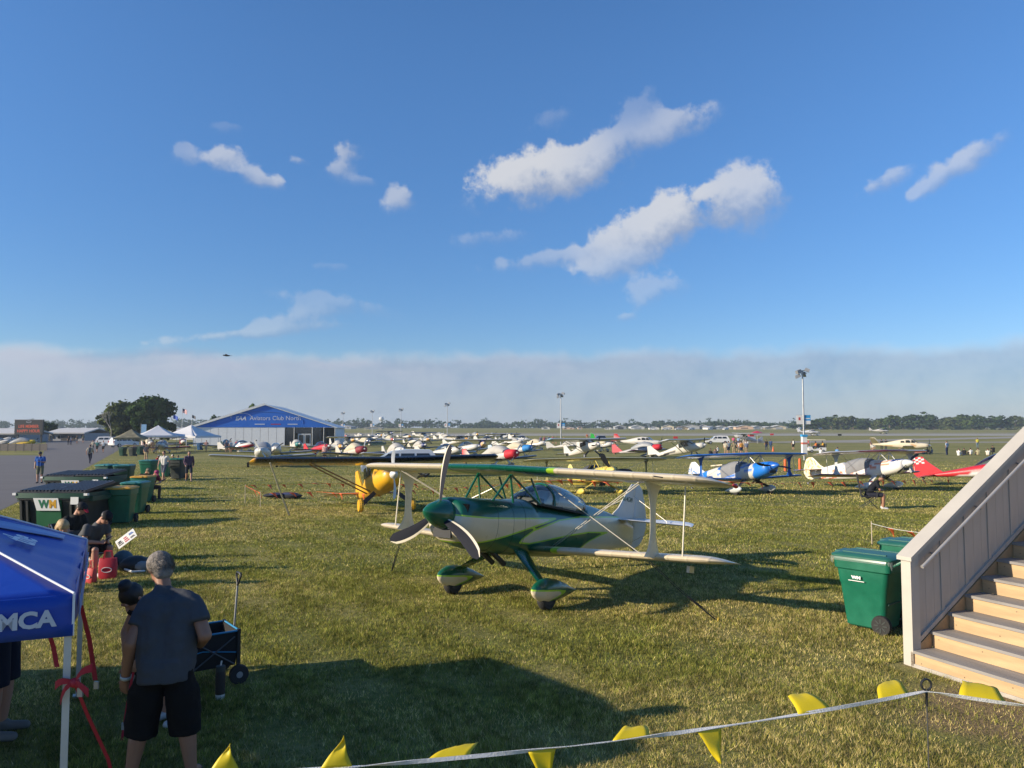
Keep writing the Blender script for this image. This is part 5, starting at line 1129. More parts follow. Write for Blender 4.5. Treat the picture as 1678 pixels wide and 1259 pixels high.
def head_prims(hd, ne, fw):
    hd, ne, fw = Vector(hd), Vector(ne), Vector(fw); up = (hd-ne).normalized(); fw = (fw-up*fw.dot(up)).normalized(); lat = up.cross(fw)
    M_ = Matrix((fw, lat, up)).transposed()
    P = [('e', tuple(hd+up*.02-fw*.01), (.098, .079, .105), M_), ('e', tuple(hd+fw*.03-up*.045), (.066, .058, .072), M_), ('c', tuple(ne-up*.06), tuple(hd-up*.04-fw*.02), .062, .058)]
    P += [('c', tuple(hd+fw*.085+up*.005), tuple(hd+fw*.112-up*.026), .010, .014), ('c', tuple(hd+fw*.088+up*.03-lat*.03), tuple(hd+fw*.088+up*.03+lat*.03), .013, .013), ('c', tuple(hd+fw*.088-up*.055-lat*.018), tuple(hd+fw*.088-up*.055+lat*.018), .009, .009)]
    for s in (-1, 1): P.append(('e', tuple(hd+lat*.083*s-fw*.012), (.022, .011, .034), M_))
    return P, up, fw, lat, M_
# the man in the charcoal T-shirt, seen from behind
def man():
    A = lambda q: np.array(q, float)
    L = dict(hip=(-.03, .10, .90), kn=(.0, .165, .47), an=(-.04, .225, .09)); Rr = dict(hip=(-.03, -.10, .90), kn=(.02, -.16, .47), an=(-.02, -.215, .09))
    ne, hd = (.20, .08, 1.485), (.265, .125, 1.605); hp, up, fw, lat, M_ = head_prims(hd, ne, (.80, .55, -.30))
    sl, el, wl = (.12, .165, 1.365), (-.03, .250, 1.09), (.06, .305, .80); sr, er, wr = (.09, -.185, 1.355), (-.04, -.295, 1.13), (.20, -.22, 1.00)
    body = hp + limb(sl, el, wl, (.056, .052, .034)) + limb(sr, er, wr, (.056, .052, .034)) + [('c', (0, 0, .95), (.09, 0, 1.25), .06, .06)]
    for q in (L, Rr):
        cf = A(q['kn'])*.68+A(q['an'])*.32-A((.014, 0, 0))
        body += [('c', q['hip'], q['kn'], .075, .064), ('c', q['kn'], tuple(cf), .060, .067), ('c', tuple(cf), q['an'], .067, .041), ('c', q['an'], (q['an'][0]+.14, q['an'][1]*1.08, .05), .042, .034)]
    body += hand(wl, Vector(wl)-Vector(el)+Vector((.05, .02, -.1)), (.3, .6, 0), .45) + hand(wr, (.9, .2, -.1), (0, .3, .6), .7)
    tee = []
    for s in (-1, 1):
        S_ = sl if s > 0 else sr; E_ = el if s > 0 else er
        tee += [('c', (-.005, .075*s, .92), (.06, .095*s, 1.18), .145, .138), ('c', (.06, .095*s, 1.18), (.10, .085*s, 1.33), .138, .108), ('c', (.10, .075*s, 1.34), tuple(A(S_)*.95+A((.1, 0, 1.3))*.05), .105, .078), ('f', S_, tuple(A(S_)*.40+A(E_)*.60), .074, .084), ('c', (.16, .06+.045*s, 1.43), S_, .062, .070)]
        tee += [('f', (-.02, .055*s, .79), (-.005, .06*s, .96), .158, .148)]
    tee += [('c', (.09, 0, 1.2), (.165, .06, 1.42), .13, .078), ('c', (.04, 0, 1.0), (.11, 0, 1.30), .135, .13), ('c', (.165, .055, 1.43), (.185, .075, 1.465), .078, .070)]
    sh = []
    for q in (L, Rr):
        k = A(q['kn']); h_ = A(q['hip']); sh += [('c', tuple(h_+A((0, 0, -.03))), tuple(h_*.5+k*.5), .108, .116), ('f', tuple(h_*.6+k*.4), tuple(k+A((0, 0, -.085))), .122, .124)]
    sh += [('c', (-.02, .05, .87), (-.02, -.05, .87), .115, .115)]
    hair = [('e', tuple(Vector(hd)+up*.040-fw*.024), (.112, .100, .102), M_), ('e', tuple(Vector(hd)-fw*.055-up*.045), (.058, .080, .075), M_)]
    r2 = random.Random(4)
    shoes = []
    for q in (L, Rr): a = q['an']; shoes += [('c', (a[0]-.045, a[1], .045), (a[0]+.16, a[1]*1.07, .04), .046, .04), ('c', (a[0]-.02, a[1], .085), (a[0]+.03, a[1], .07), .042, .045)]
    T = figure('person with grey hair, charcoal T-shirt and black shorts seen from behind', (-2.71, 6.13, 0), 101, [('body', body, SK2, .0075, 2), ('t_shirt', tee, cloth((.062, .067, .077)), .013, 4), ('shorts', sh, cloth((.006, .006, .007)), .013, 3), ('hair', hair, HAIR['grey'], .0048, 1), ('shoe', shoes, SHOE, .012, 2)])
    hs_ = MB(); c0 = Vector(hd)+up*.035-fw*.024
    for k in range(7000):
        a = r2.uniform(0, 6.28); b_ = math.asin(r2.uniform(-.80, 1)); dv = (fw*math.cos(a)*math.cos(b_)+lat*math.sin(a)*math.cos(b_)*.9+up*math.sin(b_))
        if dv.dot(fw) > .6 and dv.dot(up) < .5 or dv.dot(up) < -.3 and dv.dot(fw) > -.1: continue
        p0 = c0+dv*(.103+(.012 if dv.dot(up) < -.15 else 0)); sw = (Vector((r2.gauss(0, .16), r2.gauss(0, .16), r2.gauss(0, .12)))+dv*.22-fw*.45-up*.65).normalized()*r2.uniform(.014, .042); s_ = sw.cross(dv).normalized()*.0017
        hs_.add([p0-s_, p0+s_, p0+sw], [(0, 1, 2)], r2.choice((0, 0, 1)))
    hs_.build('hair', [mat('hair_grey_light', (.36, .325, .28), .6, var=.3, scale=20), mat('hair_grey_dark', (.24, .21, .175), .6, var=.3, scale=20)], T, 0)
    # soft folds in the shirt
    tx_ = bpy.data.textures.new('cloth_fold', 'CLOUDS'); tx_.noise_scale = .16; tx_.noise_depth = 2
    for o in T.children:
        if o.name.startswith(('t_shirt', 'shorts')): md = o.modifiers.new('folds', 'DISPLACE'); md.texture = tx_; md.strength = .05; md.mid_level = .5; md.texture_coords = 'LOCAL'
    d = (Vector(wl)-Vector(el)).normalized(); c = Vector(wl)-d*.02; b = MB(); b.tube([c-d*.014, c+d*.014], .041, 16, caps=False); o = b.build('wristband', mat('band_white', (.55, .6, .62), .5), T); s_ = o.modifiers.new('t', 'SOLIDIFY'); s_.thickness = .004
    return T
man()
def woman():
    ne, hd = (.36, 0, 1.16), (.46, 0, 1.235); hp, up, fw, lat, M_ = head_prims(hd, ne, (.6, 0, -.7))
    sl, el, wl = (.28, .17, 1.12), (.36, .23, .88), (.44, .11, .70); sr, er, wr = (.28, -.17, 1.12), (.36, -.22, .88), (.44, -.09, .70)
    body = hp+limb(sl, el, wl, (.046, .04, .028))+limb(sr, er, wr, (.046, .04, .028))+hand(wl, (.3, -.4, -.7), (.5, -.5, 0), .9)+hand(wr, (.3, .4, -.7), (.5, .5, 0), .9)
    leg = []
    for s in (-1, 1): body += [('c', (-.04, .09*s, .82), (.05, .10*s, .46), .08, .06), ('c', (.05, .1*s, .46), (0, .1*s, .09), .056, .038)]; leg += [('f', (-.04, .09*s, .86), (.04, .1*s, .50), .10, .09)]
    top = [('c', (-.04, .06, .88), (.22, .07, 1.06), .11, .105), ('c', (-.04, -.06, .88), (.22, -.07, 1.06), .11, .105), ('c', (.2, .08, 1.06), sl, .1, .06), ('c', (.2, -.08, 1.06), sr, .1, .06), ('f', sl, tuple(np.array(sl)*.6+np.array(el)*.4), .06, .058), ('f', sr, tuple(np.array(sr)*.6+np.array(er)*.4), .06, .058)]
    hair = [('e', tuple(Vector(hd)+up*.03-fw*.02), (.108, .098, .108), M_), ('e', tuple(Vector(hd)+up*.13-fw*.05), (.062, .062, .055), M_), ('c', tuple(Vector(hd)-lat*.07-up*.05), tuple(Vector(hd)-lat*.07-up*.1), .03, .015), ('c', tuple(Vector(hd)+lat*.07-up*.05), tuple(Vector(hd)+lat*.07-up*.1), .03, .015)]
    shoes = [('c', (-.04, .1*s, .045), (.15, .11*s, .038), .042, .036) for s in (-1, 1)]
    figure('person with dark hair in a bun bending over red straps, mostly hidden behind the man', (-3.20, 7.42, 0), -118, [('body', body, SK, .0085, 2), ('top', top, cloth((.012, .013, .02)), .014, 3), ('shorts', leg, cloth((.012, .014, .025)), .014, 2), ('hair', hair, HAIR['dark'], .01, 1), ('shoe', shoes, SHOEW, .012, 2)])
woman()
def sitter(label, loc, yaw, shirt, pants, hairm, hat=None, brim=None, stoop=.14, shoe=SHOEW, phone=False, look=-.55, sc=1.0, longhair=False):
    f = stoop; ne, hd = (.09+f*1.8, 0, .98), (.15+f*2.4, 0, 1.12-f*.25); hp, up, fw, lat, M_ = head_prims(hd, ne, (.8, 0, look))
    body = hp; tee = []; sh = []; shoes = []
    for s in (-1, 1):
        S_, E_, W_ = (.05+f*1.5, .20*s, .91), (.17+f*.8, .27*s, .66), (.46, .07*s, .63)
        body += limb(S_, E_, W_, (.054, .047, .032)) + hand(W_, (.9, -.25*s, .1), (0, -.4*s, .8), .8) + [('c', (.02, .1*s, .50), (.45, .16*s, .50), .085, .064), ('c', (.45, .16*s, .50), (.44, .15*s, .34), .06, .064), ('c', (.44, .15*s, .34), (.45, .15*s, .09), .064, .04)]
        tee += [('c', (-.03, .08*s, .54), (.04+f, .095*s, .80), .15, .135), ('c', (.04+f, .09*s, .80), S_, .125, .08), ('f', S_, tuple(np.array(S_)*.4+np.array(E_)*.6), .076, .08)]
        sh += [('c', (.0, .09*s, .49), (.2, .12*s, .51), .125, .115), ('f', (.15, .11*s, .51), (.43, .155*s, .515), .112, .098)]
        shoes += [('c', (.41, .15*s, .05), (.60, .17*s, .042), .046, .038)]
    tee += [('c', (0, 0, .56), (.08+f*1.6, 0, .92), .14, .1)]
    hair = [('e', tuple(Vector(hd)+up*.035-fw*.022), (.103, .090, .10), M_)]
    if longhair: hair += [('c', tuple(Vector(hd)-fw*.07+up*.02), tuple(Vector(hd)-fw*.10-up*.15), .085, .05), ('c', tuple(Vector(hd)+lat*.06-fw*.02), tuple(Vector(hd)+lat*.08-up*.12), .04, .03), ('c', tuple(Vector(hd)-lat*.06-fw*.02), tuple(Vector(hd)-lat*.08-up*.12), .04, .03)]
    gr = [('body', body, SK, .009, 2), ('shirt', tee, cloth(shirt), .015, 4), ('shorts', sh, cloth(pants), .015, 3), ('hair', hair, HAIR[hairm], .01, 1), ('shoe', shoes, shoe, .012, 2)]
    if hat: gr += [('cap', [('e', tuple(Vector(hd)+up*.065-fw*.008), (.110, .096, .078), M_)], cloth(hat), .009, 2), ('cap_brim', [('c', tuple(Vector(hd)+up*.06+fw*.08+lat*.04), tuple(Vector(hd)+up*.045+fw*.165+lat*.02), .014, .010), ('c', tuple(Vector(hd)+up*.06+fw*.08-lat*.04), tuple(Vector(hd)+up*.045+fw*.165-lat*.02), .014, .010), ('c', tuple(Vector(hd)+up*.06+fw*.08), tuple(Vector(hd)+up*.045+fw*.17), .014, .012)], cloth(brim or hat), .007, 1)]
    return figure(label, loc, yaw, gr, sc)
a = sitter('person in a grey T-shirt and black cap sitting bent over a phone', (-8.1, 14.75, 0), -22, (.085, .088, .092), (.012, .013, .018), 'dark', (.012, .012, .015), stoop=.15)
sitter('person in a black shirt with a black, white and red cap sitting by the dumpster', (-9.15, 16.0, 0), -12, (.012, .013, .014), (.03, .03, .035), 'dark', (.02, .02, .022), (.55, .03, .05), stoop=.06, look=-.1)
sitter('person with short blond hair sitting with their back to the blue canopy', (-7.95, 13.35, 0), -35, (.03, .04, .06), (.02, .022, .03), 'blond', stoop=.13, longhair=True)
for i, (x, y, yw) in enumerate(((-8.1, 14.75, -22), (-9.15, 16.0, -12), (-7.95, 13.35, -35))):
    T = thing('folding_chair', 'black folding chair under the person in the %s' % ('grey T-shirt', 'black shirt', 'dark top with blond hair')[i], 'chair', (x, y, 0), R(yw), 'folding chairs by the canopy'); q = MB()
    q.box((.0, 0, .375), (.46, .44, .03)); q.build('seat', BLACK, T, 0); MB().box((-.235, 0, .62), (.03, .46, .38), rot=Matrix.Rotation(R(-8), 3, 'Y')).build('backrest', BLACK, T, 0)
    for s in (-1, 1):
        for a_, b_ in (((.2, .22*s, 0), (-.22, .22*s, .80)), ((-.22, .22*s, 0), (.2, .22*s, .38))): MB().cyl(a_, b_, .013, n=6).build('leg', GREY, T)
ph = MB().box((0, 0, 0), (.15, .075, .01), rot=Matrix.Rotation(R(-35), 3, 'Y')).build('phone', BLACK, None, 0); ph.location = (-7.55, 14.53, .70); tag(ph, 'dark phone held by the person in the grey T-shirt', 'phone')
def hidden_man():
    body = []; shoes = []; sh = []
    for s in (-1, 1): body += [('c', (0, .1*s, .9), (.03, .12*s, .5), .085, .064), ('c', (.03, .12*s, .5), (.015, .12*s, .36), .06, .068), ('c', (.015, .12*s, .36), (0, .12*s, .09), .068, .04)]; shoes += [('c', (-.05, .12*s, .05), (.19, .14*s, .042), .05, .042), ('c', (-.02, .12*s, .09), (.03, .12*s, .07), .044, .048)]; sh += [('f', (0, .1*s, .95), (.025, .115*s, .47), .13, .115)]
    sh += [('c', (0, .06, .94), (0, -.06, .94), .14, .14)]
    hp, up, fw, lat, M_ = head_prims((.14, 0, 1.58), (.08, 0, 1.44), (1, 0, -.3)); body += hp; tee = [('c', (0, .07, .98), (.05, .09, 1.28), .145, .13), ('c', (0, -.07, .98), (.05, -.09, 1.28), .145, .13), ('f', (0, .05, .86), (0, .05, 1.0), .165, .155), ('f', (0, -.05, .86), (0, -.05, 1.0), .165, .155), ('c', (.05, .09, 1.28), (.05, .2, 1.36), .12, .075), ('c', (.05, -.09, 1.28), (.05, -.2, 1.36), .12, .075)]
    for s in (-1, 1): S_, E_, W_ = (.05, .2*s, 1.36), (.12, .27*s, 1.1), (.34, .2*s, 1.2); body += limb(S_, E_, W_, (.054, .046, .032))+hand(W_, (.8, 0, .3), (0, -.3*s, .8), .5); tee += [('f', S_, tuple(np.array(S_)*.45+np.array(E_)*.55), .074, .078)]
    figure('person standing under the blue canopy, only navy shorts, bare legs and grey shoes showing', (-4.62, 7.05, 0), 12, [('body', body, SK, .011, 2), ('shirt', tee, cloth((.45, .45, .43)), .016, 3), ('shorts', sh, cloth((.010, .014, .03)), .015, 2), ('hair', [('e', (.12, 0, 1.61), (.1, .088, .1))], HAIR['brown'], .014, 1), ('shoe', shoes, mat('shoe_grey', (.16, .15, .14), .8), .012, 2)])
hidden_man()
# person in the folding chair on the right, seen dark against the grass
T = thing('camping_chair', 'dark high-backed folding chair on the grass near the white striped biplane', 'chair', G(1424, 834), R(-20)); cm = mat('chair_cloth', (.022, .022, .024), .8)
MB().box((0, 0, .43), (.5, .5, .03)).build('seat', cm, T, 0); MB().box((-.30, 0, .82), (.03, .52, .82), rot=Matrix.Rotation(R(-10), 3, 'Y')).build('backrest', cm, T, 0)
for s in (-1, 1):
    for a_, b_ in (((.27, .25*s, 0), (-.25, .25*s, .62)), ((-.3, .25*s, 0), (.25, .25*s, .44)), ((.25, .25*s, .44), (.25, .25*s, .64)), ((.27, .25*s, .64), (-.27, .25*s, .64))): MB().cyl(a_, b_, .012, n=6).build('leg', BLACK, T)
person(G(1424, 834)+Vector((.0, 0, .0)), -20, 'stoop', (.012, .014, .02), (.02, .022, .035), 'person in dark clothes hunched in the folding chair on the grass', hair='dark', shorts=True, vox=.02, skin=SK2, shoe=SHOEW)
# head and shoulders of the pilot under the red aircraft's canopy
o = person(rv.location + Matrix.Rotation(R(-38), 3, 'Z') @ Vector((-.75, 0, .28)), -38, 'chair', (.25, .23, .22), kN, 'person sitting under the clear canopy of the red and white aircraft', hair='grey', shorts=False, vox=.03, h=1.6)
# ================================================================== THE PARKED ROWS
def pl(kind, px, py, yaw, label, nosecov=None, **k):
    T = plane(kind, label, G(px, py), R(yaw), **k)
    if nosecov: nose_cover(T, nosecov)
    return T
sil = (.34, .36, .38); mar = (.06, .015, .02); dkb = (.02, .035, .07)
pl('low', 430, 766, -77, 'cream low-wing aircraft with long silver wings, nose to the camera, before the marquee', cov=COVS, body=(.66, .62, .52), wingc=sil, prop=(PROPW, 2, 2.6), pants=False, S=1.12)
pl('low', 452, 754, -72, 'silver winged aircraft just behind the cream one before the marquee', cov=None, body=sil, wingc=sil, pants=False, prop=(PROPB, 2, .9))
pl('low', 371, 739, -60, 'aircraft with a dark green tail and dark wings near the marquee wall', body=(.010, .05, .045), wingc=dkb, cov=None, fincol=(.008, .06, .05))
pl('low', 402, 742, -20, 'white and red low-wing aircraft with a black propeller near the marquee wall', body=cWH, paint=lambda x, y, z: cRD if z < 1.0 else cWH, wingc=dkb, prop=(PROPB, 3, .9))
pl('low', 487, 741, -62, 'small white aircraft with a teal nose by the marquee doors', cov=COVW, nosecol=(.01, .16, .15), body=cWH, fincol=cWH)
pl('low', 529, 748, -48, 'all red low-wing aircraft in front of the marquee corner', body=cRD, wingc=(.05, .01, .015), fincol=cRD, nosecol=cRD, prop=(PROPB, 2, 1.0))
pl('low', 585, 756, -52, 'aircraft with cream cockpit cover, red nose cover and dark blue wings', cov=COVC, nosecov=mat('maroon_cover', (.22, .02, .03), .7), body=(.55, .50, .42), wingc=dkb, prop=(PROPW, 2, .3))
pl('low', 652, 757, -62, 'white covered low-wing aircraft behind the silver van', cov=COVW, body=cWH, wingc=(.5, .51, .52), prop=(PROPB, 2, .7))
pl('low', 738, 757, -38, 'white aircraft with bright blue wing tips behind the grey propeller', body=cWH, wpaint=lambda x, y, z: (.05, .3, .62) if abs(y) > 3.45 else (.10, .11, .13), prop=(PROPB, 2, 1.9))
pl('low', 770, 748, -40, 'white low-wing aircraft with a maroon tail stripe behind the blue-tipped one', body=cWH, fincol=(.6, .58, .56), wingc=sil)
def tailred(x, y, z): return cRD if x < -4.42+.25*(z-1.2) else cWH
pl('low', 824, 768, -46, 'low-wing aircraft with a white cockpit cover and bright red nose cover', cov=COVW, nosecov=COVR, body=cWH, wpaint=lambda x, y, z: (.55, .55, .53) if abs(y) > 3.5 else ((.03, .032, .04) if int(abs(y)*3.1+50) % 2 else (.06, .063, .07)), finpaint=tailred, prop=(PROPW, 2, .8))
pl('low', 853, 752, -42, 'low-wing aircraft with a pale cockpit cover and bright blue nose cover', cov=COVC, nosecov=COVB, body=cWH, wingc=(.06, .07, .09), fincol=(.4, .5, .6))
pl('high', 791, 742, -80, 'high-wing aircraft with a tan windscreen cover and navy front, left of the middle', body=(.05, .06, .25), nosecol=(.62, .42, .22), wingc=cWH, S=.9, pants=False)
pl('low', 845, 734, -30, 'white low-wing aircraft with black propeller left of the bluish spectator row', body=cWH, wingc=(.12, .13, .15), prop=(PROPB, 2, 1.1), cov=COVW)
pl('low', 882, 738, -40, 'white taildragger with a bulky cream cover in front of the spectator row', body=(.68, .66, .60), wingc=(.16, .17, .19), cov=COVC, prop=(PROPW, 2, .5))
pl('high', 968, 752, -62, 'white high-wing aircraft with tall dark tail struts, nearest in the middle rows', body=cWH, wpaint=lambda x, y, z: (.30, .50, .66) if y < -4.6 else (.56, .57, .58), prop=(PROPB, 3, .4), pants=False, S=1.05)
pl('low', 945, 739, -16, 'white low-wing aircraft with upright white fin left of the green wind flag', body=cWH, wingc=(.4, .4, .41), cov=COVW)
pl('low', 990, 741, -40, 'white low-wing aircraft right of the green wind flag', body=cWH, wingc=(.3, .31, .33), cov=COVC)
def tailr(x, y, z): return cRD if z > 1.95 else cWH
pl('cabin', 1062, 738, -22, 'white cabin aircraft with a red-topped tall tail', body=cWH, wingc=(.5, .5, .5), finpaint=tailr, tri=True, S=1.1)
pl('low', 1064, 750, -38, 'low-wing aircraft with grey cover, red nose cover and dark maroon wings', cov=COVS, nosecov=COVR, body=(.4, .38, .38), wingc=mar, fincol=(.45, .05, .07))
def zebra(x, y, z): return cBK if (-3.6 < x < -1.4 and abs(z-1.15-.12*(x+2.5)) < .10) or x < -4.4 and z < 1.3 else cWH
pl('high', 1134, 753, -40, 'white high-wing aircraft with black slashes along its rear body', paint=zebra, wingc=(.50, .51, .52), prop=(PROPB, 2, .5), pants=False, S=1.02)
T = plane('cabin', 'cream cabin aircraft with a V-shaped tail parked on the far grass at right', G(1496, 744), R(-28), body=(.62, .54, .38), wingc=(.56, .50, .38), vtail=True, tri=True, pants=False, prop=(PROPB, 2, .4), paint=lambda x, y, z: (.5, .28, .10) if abs(z-1.12-.02*x) < .05 else (.64, .57, .42))
def far(kind, px, py, D_, yaw, label, **k): p = AT(px, py, D_); p.z = gz(D_); return plane(kind, label, p, R(yaw), **k)
far('cabin', 1333, 712, 262, -10, 'silver low-wing aircraft taxiing behind the nearest lamp post', body=(.55, .56, .58), tri=True, wingc=(.6, .6, .6), det=0)
far('cabin', 1447, 710, 300, -8, 'white low-wing aircraft alone on the runway at right', body=cWH, tri=True, wingc=cWH, det=0)
far('high', 1214, 718, 172, 190, 'pale high-wing aircraft on the taxiway beside the red umbrella', body=(.5, .5, .5), wingc=(.42, .43, .45), det=0)
pl('low', 42, 737, 5, 'yellow low-wing aircraft with a clear canopy behind the grey fence', body=(.68, .46, .02), nosecol=(.68, .46, .02), wingc=(.6, .42, .02), fincol=(.72, .45, .01), prop=(PROPB, 2, 1.0), cov=COVS, S=1.1)
pl('low', 4, 735, -8, 'white low-wing aircraft with dark stripe, cut off by the picture edge behind the fence', body=cWH, paint=lambda x, y, z: cBK if abs(z-1.05) < .1 else cWH, wingc=(.5, .5, .5))
pl('low', 20, 733, 20, 'white aircraft with dark markings behind the yellow one at the fence', body=cWH, wingc=(.4, .4, .42), cov=COVW)
pl('low', 265, 743, -75, 'red-winged aircraft with a grey cover in front of the white canopies', cov=COVS, body=(.56, .56, .55), wingc=(.30, .05, .04), fincol=cWH)
pl('low', 300, 735, -60, 'rusty red aircraft half hidden under the right white canopy', body=(.30, .05, .04), wingc=(.08, .08, .10), fincol=(.35, .06, .05))
pl('low', 245, 738, -50, 'pinkish white aircraft beside the bins under the left white canopy', body=(.58, .46, .40), wingc=(.5, .4, .36), cov=COVC)
r3 = random.Random(21)
FAR = sorted([(555, 742), (575, 733), (600, 731), (612, 726), (640, 727), (676, 733), (690, 742), (700, 728), (745, 727), (758, 731), (800, 729), (733, 723), (566, 722), (590, 720), (622, 720), (668, 722), (695, 721), (770, 722), (826, 725), (858, 727), (552, 716), (640, 717), (722, 718), (808, 719), (780, 718), (840, 720)])
for i, (px, py) in enumerate(FAR):
    kind = 'high' if i % 5 == 3 else 'low'
    c, cn_ = r3.choice([(cWH, 'white'), (cWH, 'white'), ((.5, .49, .44), 'off-white'), ((.34, .36, .38), 'silver grey'), ((.52, .48, .38), 'cream')])
    acc, an_ = r3.choice([(cWH, 'plain'), (c, 'plain'), (cNV, 'navy'), ((.45, .06, .06), 'red'), ((.62, .3, .03), 'orange')])
    pl(kind, px, py, -52+r3.uniform(-14, 22), '%s %s-wing aircraft with %s nose, %s from the left in the far rows' % (cn_, kind, an_, ORD[i]),
       body=c, nosecol=acc, fincol=cWH if i % 3 else c, wingc=r3.choice([(.26, .27, .29), (.10, .11, .13), (.40, .40, .39), (.15, .16, .18)]), cov=r3.choice([COVW, COVC, None, COVS, None]) if kind == 'low' else None, det=0, pants=bool(i % 2), tri=(i % 4 == 1), group='far rows of parked aircraft', prop=(r3.choice([PROPB, PROPW]), 2, r3.uniform(0, 3)), S=.92)

# ================================================================== VEHICLES
def car(label, p, yaw, paint, kind='suv', name='parked_car', cat='car'):
    T = thing(name, label, cat, p, R(yaw), 'vehicles around the field'); L, w = (4.9, 1.9)
    prof = {'suv': [(2.42, .42), (2.45, .75), (2.35, .98), (1.25, 1.10), (-2.35, 1.12), (-2.45, .8), (-2.40, .40)], 'van': [(2.42, .40), (2.45, .66), (2.25, .86), (1.55, 1.06), (-2.35, 1.12), (-2.45, .8), (-2.40, .40)], 'pickup': [(2.6, .5), (2.65, .85), (2.5, 1.08), (1.35, 1.18), (-2.65, 1.15), (-2.7, .6)]}[kind]
    cab = {'suv': [(1.25, 1.10), (.45, 1.68), (-.6, 1.76), (-2.0, 1.72), (-2.36, 1.12)], 'van': [(1.55, 1.06), (.55, 1.62), (-.5, 1.74), (-1.9, 1.70), (-2.38, 1.12)], 'pickup': [(1.35, 1.18), (.65, 1.78), (-.65, 1.80), (-.95, 1.16)]}[kind]
    def shell(pr, w0, w1, z0, z1):
        rs = []
        for s, k in ((-1, .94), (-1, 1), (1, 1), (1, .94)):
            ring = []
            for x, z in pr:
                f = (z-z0)/(z1-z0); ww = w0+(w1-w0)*f; ring.append((x*(1 if k == 1 else .985), s*ww/2*(k if k == 1 else 1.0)+(0 if k == 1 else s*.03), z if k == 1 else z0+(z-z0)*.97+.01))
            rs.append(ring)
        return MB().rings([rs[1], rs[2]])
    shell(prof, w, w-.06, .4, 1.1).build('body', paint, T, 25); c = shell(cab, w-.10, w-.46, 1.1, 1.75).build('cabin', paint, T, 25)
    zt = cab[1][1]
    for s in (-1, 1):
        xs = [(cab[0][0]-.35, .12), (.02, -.85), (-.95, -1.95)] if kind != 'pickup' else [(.95, .18), (.1, -.7)]
        for a, b_ in xs:
            def yy(z): return s*((w-.10)/2-.18*(z-1.1)/.65+.012)
            top = zt-.12; ta = a-(.42 if a > .5 else 0.02); tb = b_+(.22 if b_ < -1.5 else .02)
            MB().add([(a, yy(1.16), 1.16), (b_, yy(1.16), 1.16), (tb, yy(top), top), (ta, yy(top), top)] + [(q[0], q[1]-s*.03, q[2]) for q in ((a, yy(1.16), 1.16), (b_, yy(1.16), 1.16), (tb, yy(top), top), (ta, yy(top), top))], [(0, 1, 2, 3), (7, 6, 5, 4), (0, 4, 5, 1), (1, 5, 6, 2), (2, 6, 7, 3), (3, 7, 4, 0)]).build('window', DGLASS, c, 0)
        for x in (1.5, -1.48):
            wh = MB().lathe([(s*.95-.11, .2), (s*.95-.11, .33), (s*.95, .35), (s*.95+.10, .33), (s*.95+.10, .2)], 'y', 16, (x, 0, .35)); o = wh.build('wheel', RUBBER, T); MB().lathe([(s*.95-.115, .02), (s*.95-.112, .2), (s*.95+.104, .2), (s*.95+.108, .02)], 'y', 12, (x, 0, .35)).build('rim', STEEL, o)
        MB().box((2.36, s*.68, .84), (.12, .36, .13)).build('headlight', GLASS if False else mat('headlight', (.6, .62, .64), .2), T, 0); MB().box((-2.40, s*.78, 1.02), (.12, .16, .34)).build('tail_light', mat('tail_light_red', (.35, .01, .015), .3), T, 0)
        MB().box((.95, s*1.02, 1.12), (.12, .2, .12)).build('wing_mirror', paint, T, 0)
    x0, x1 = cab[0], cab[1]
    MB().add([(x0[0]+.01, -.74, x0[1]+.04), (x0[0]+.01, .74, x0[1]+.04), (x1[0]+.05, .64, x1[1]-.06), (x1[0]+.05, -.64, x1[1]-.06), (x0[0]-.05, -.74, x0[1]+.02), (x0[0]-.05, .74, x0[1]+.02), (x1[0]-.02, .64, x1[1]-.08), (x1[0]-.02, -.64, x1[1]-.08)], [(0, 1, 2, 3), (7, 6, 5, 4), (0, 4, 5, 1), (1, 5, 6, 2), (2, 6, 7, 3), (3, 7, 4, 0)]).build('windscreen', DGLASS, c, 0)
    return T
CARW = mat('car_silver_white', (.58, .60, .62), .25, .1, .6, .02); CARW2 = mat('car_white', (.68, .68, .67), .3, 0, .5, .02); CARD = mat('car_dark_blue', (.02, .035, .055), .25, .1, .6, .02)
def at_depth(px, D_): p = AT(px, 720, D_); p.z = gz(D_); return p
car('silver white minivan parked just behind the yellow and black high-wing aircraft', at_depth(656, 49), 192, CARW, 'van')
car('white sport utility vehicle parked at the end of the asphalt road', at_depth(181, 150), 5, CARW2)
car('white car half hidden behind the far bins, right of the white sport utility vehicle', at_depth(203, 140), 60, CARW2)
car('dark blue pickup truck behind the white aircraft in the middle', at_depth(985, 158), 185, CARD, 'pickup', 'pickup_truck', 'pickup')
car('white car parked left of the pale high-wing aircraft on the taxiway', at_depth(1175, 160), 175, CARW2)
for k, (px, D_) in enumerate(((1070, 520), (1090, 540), (1112, 530), (1133, 535), (1163, 525), (1189, 530), (1310, 540), (1345, 560))):
    car(ORD[k]+' small white vehicle from the left, far away before the hangar row', at_depth(px, D_), 175+k*9, CARW2, 'van' if k % 2 else 'suv')
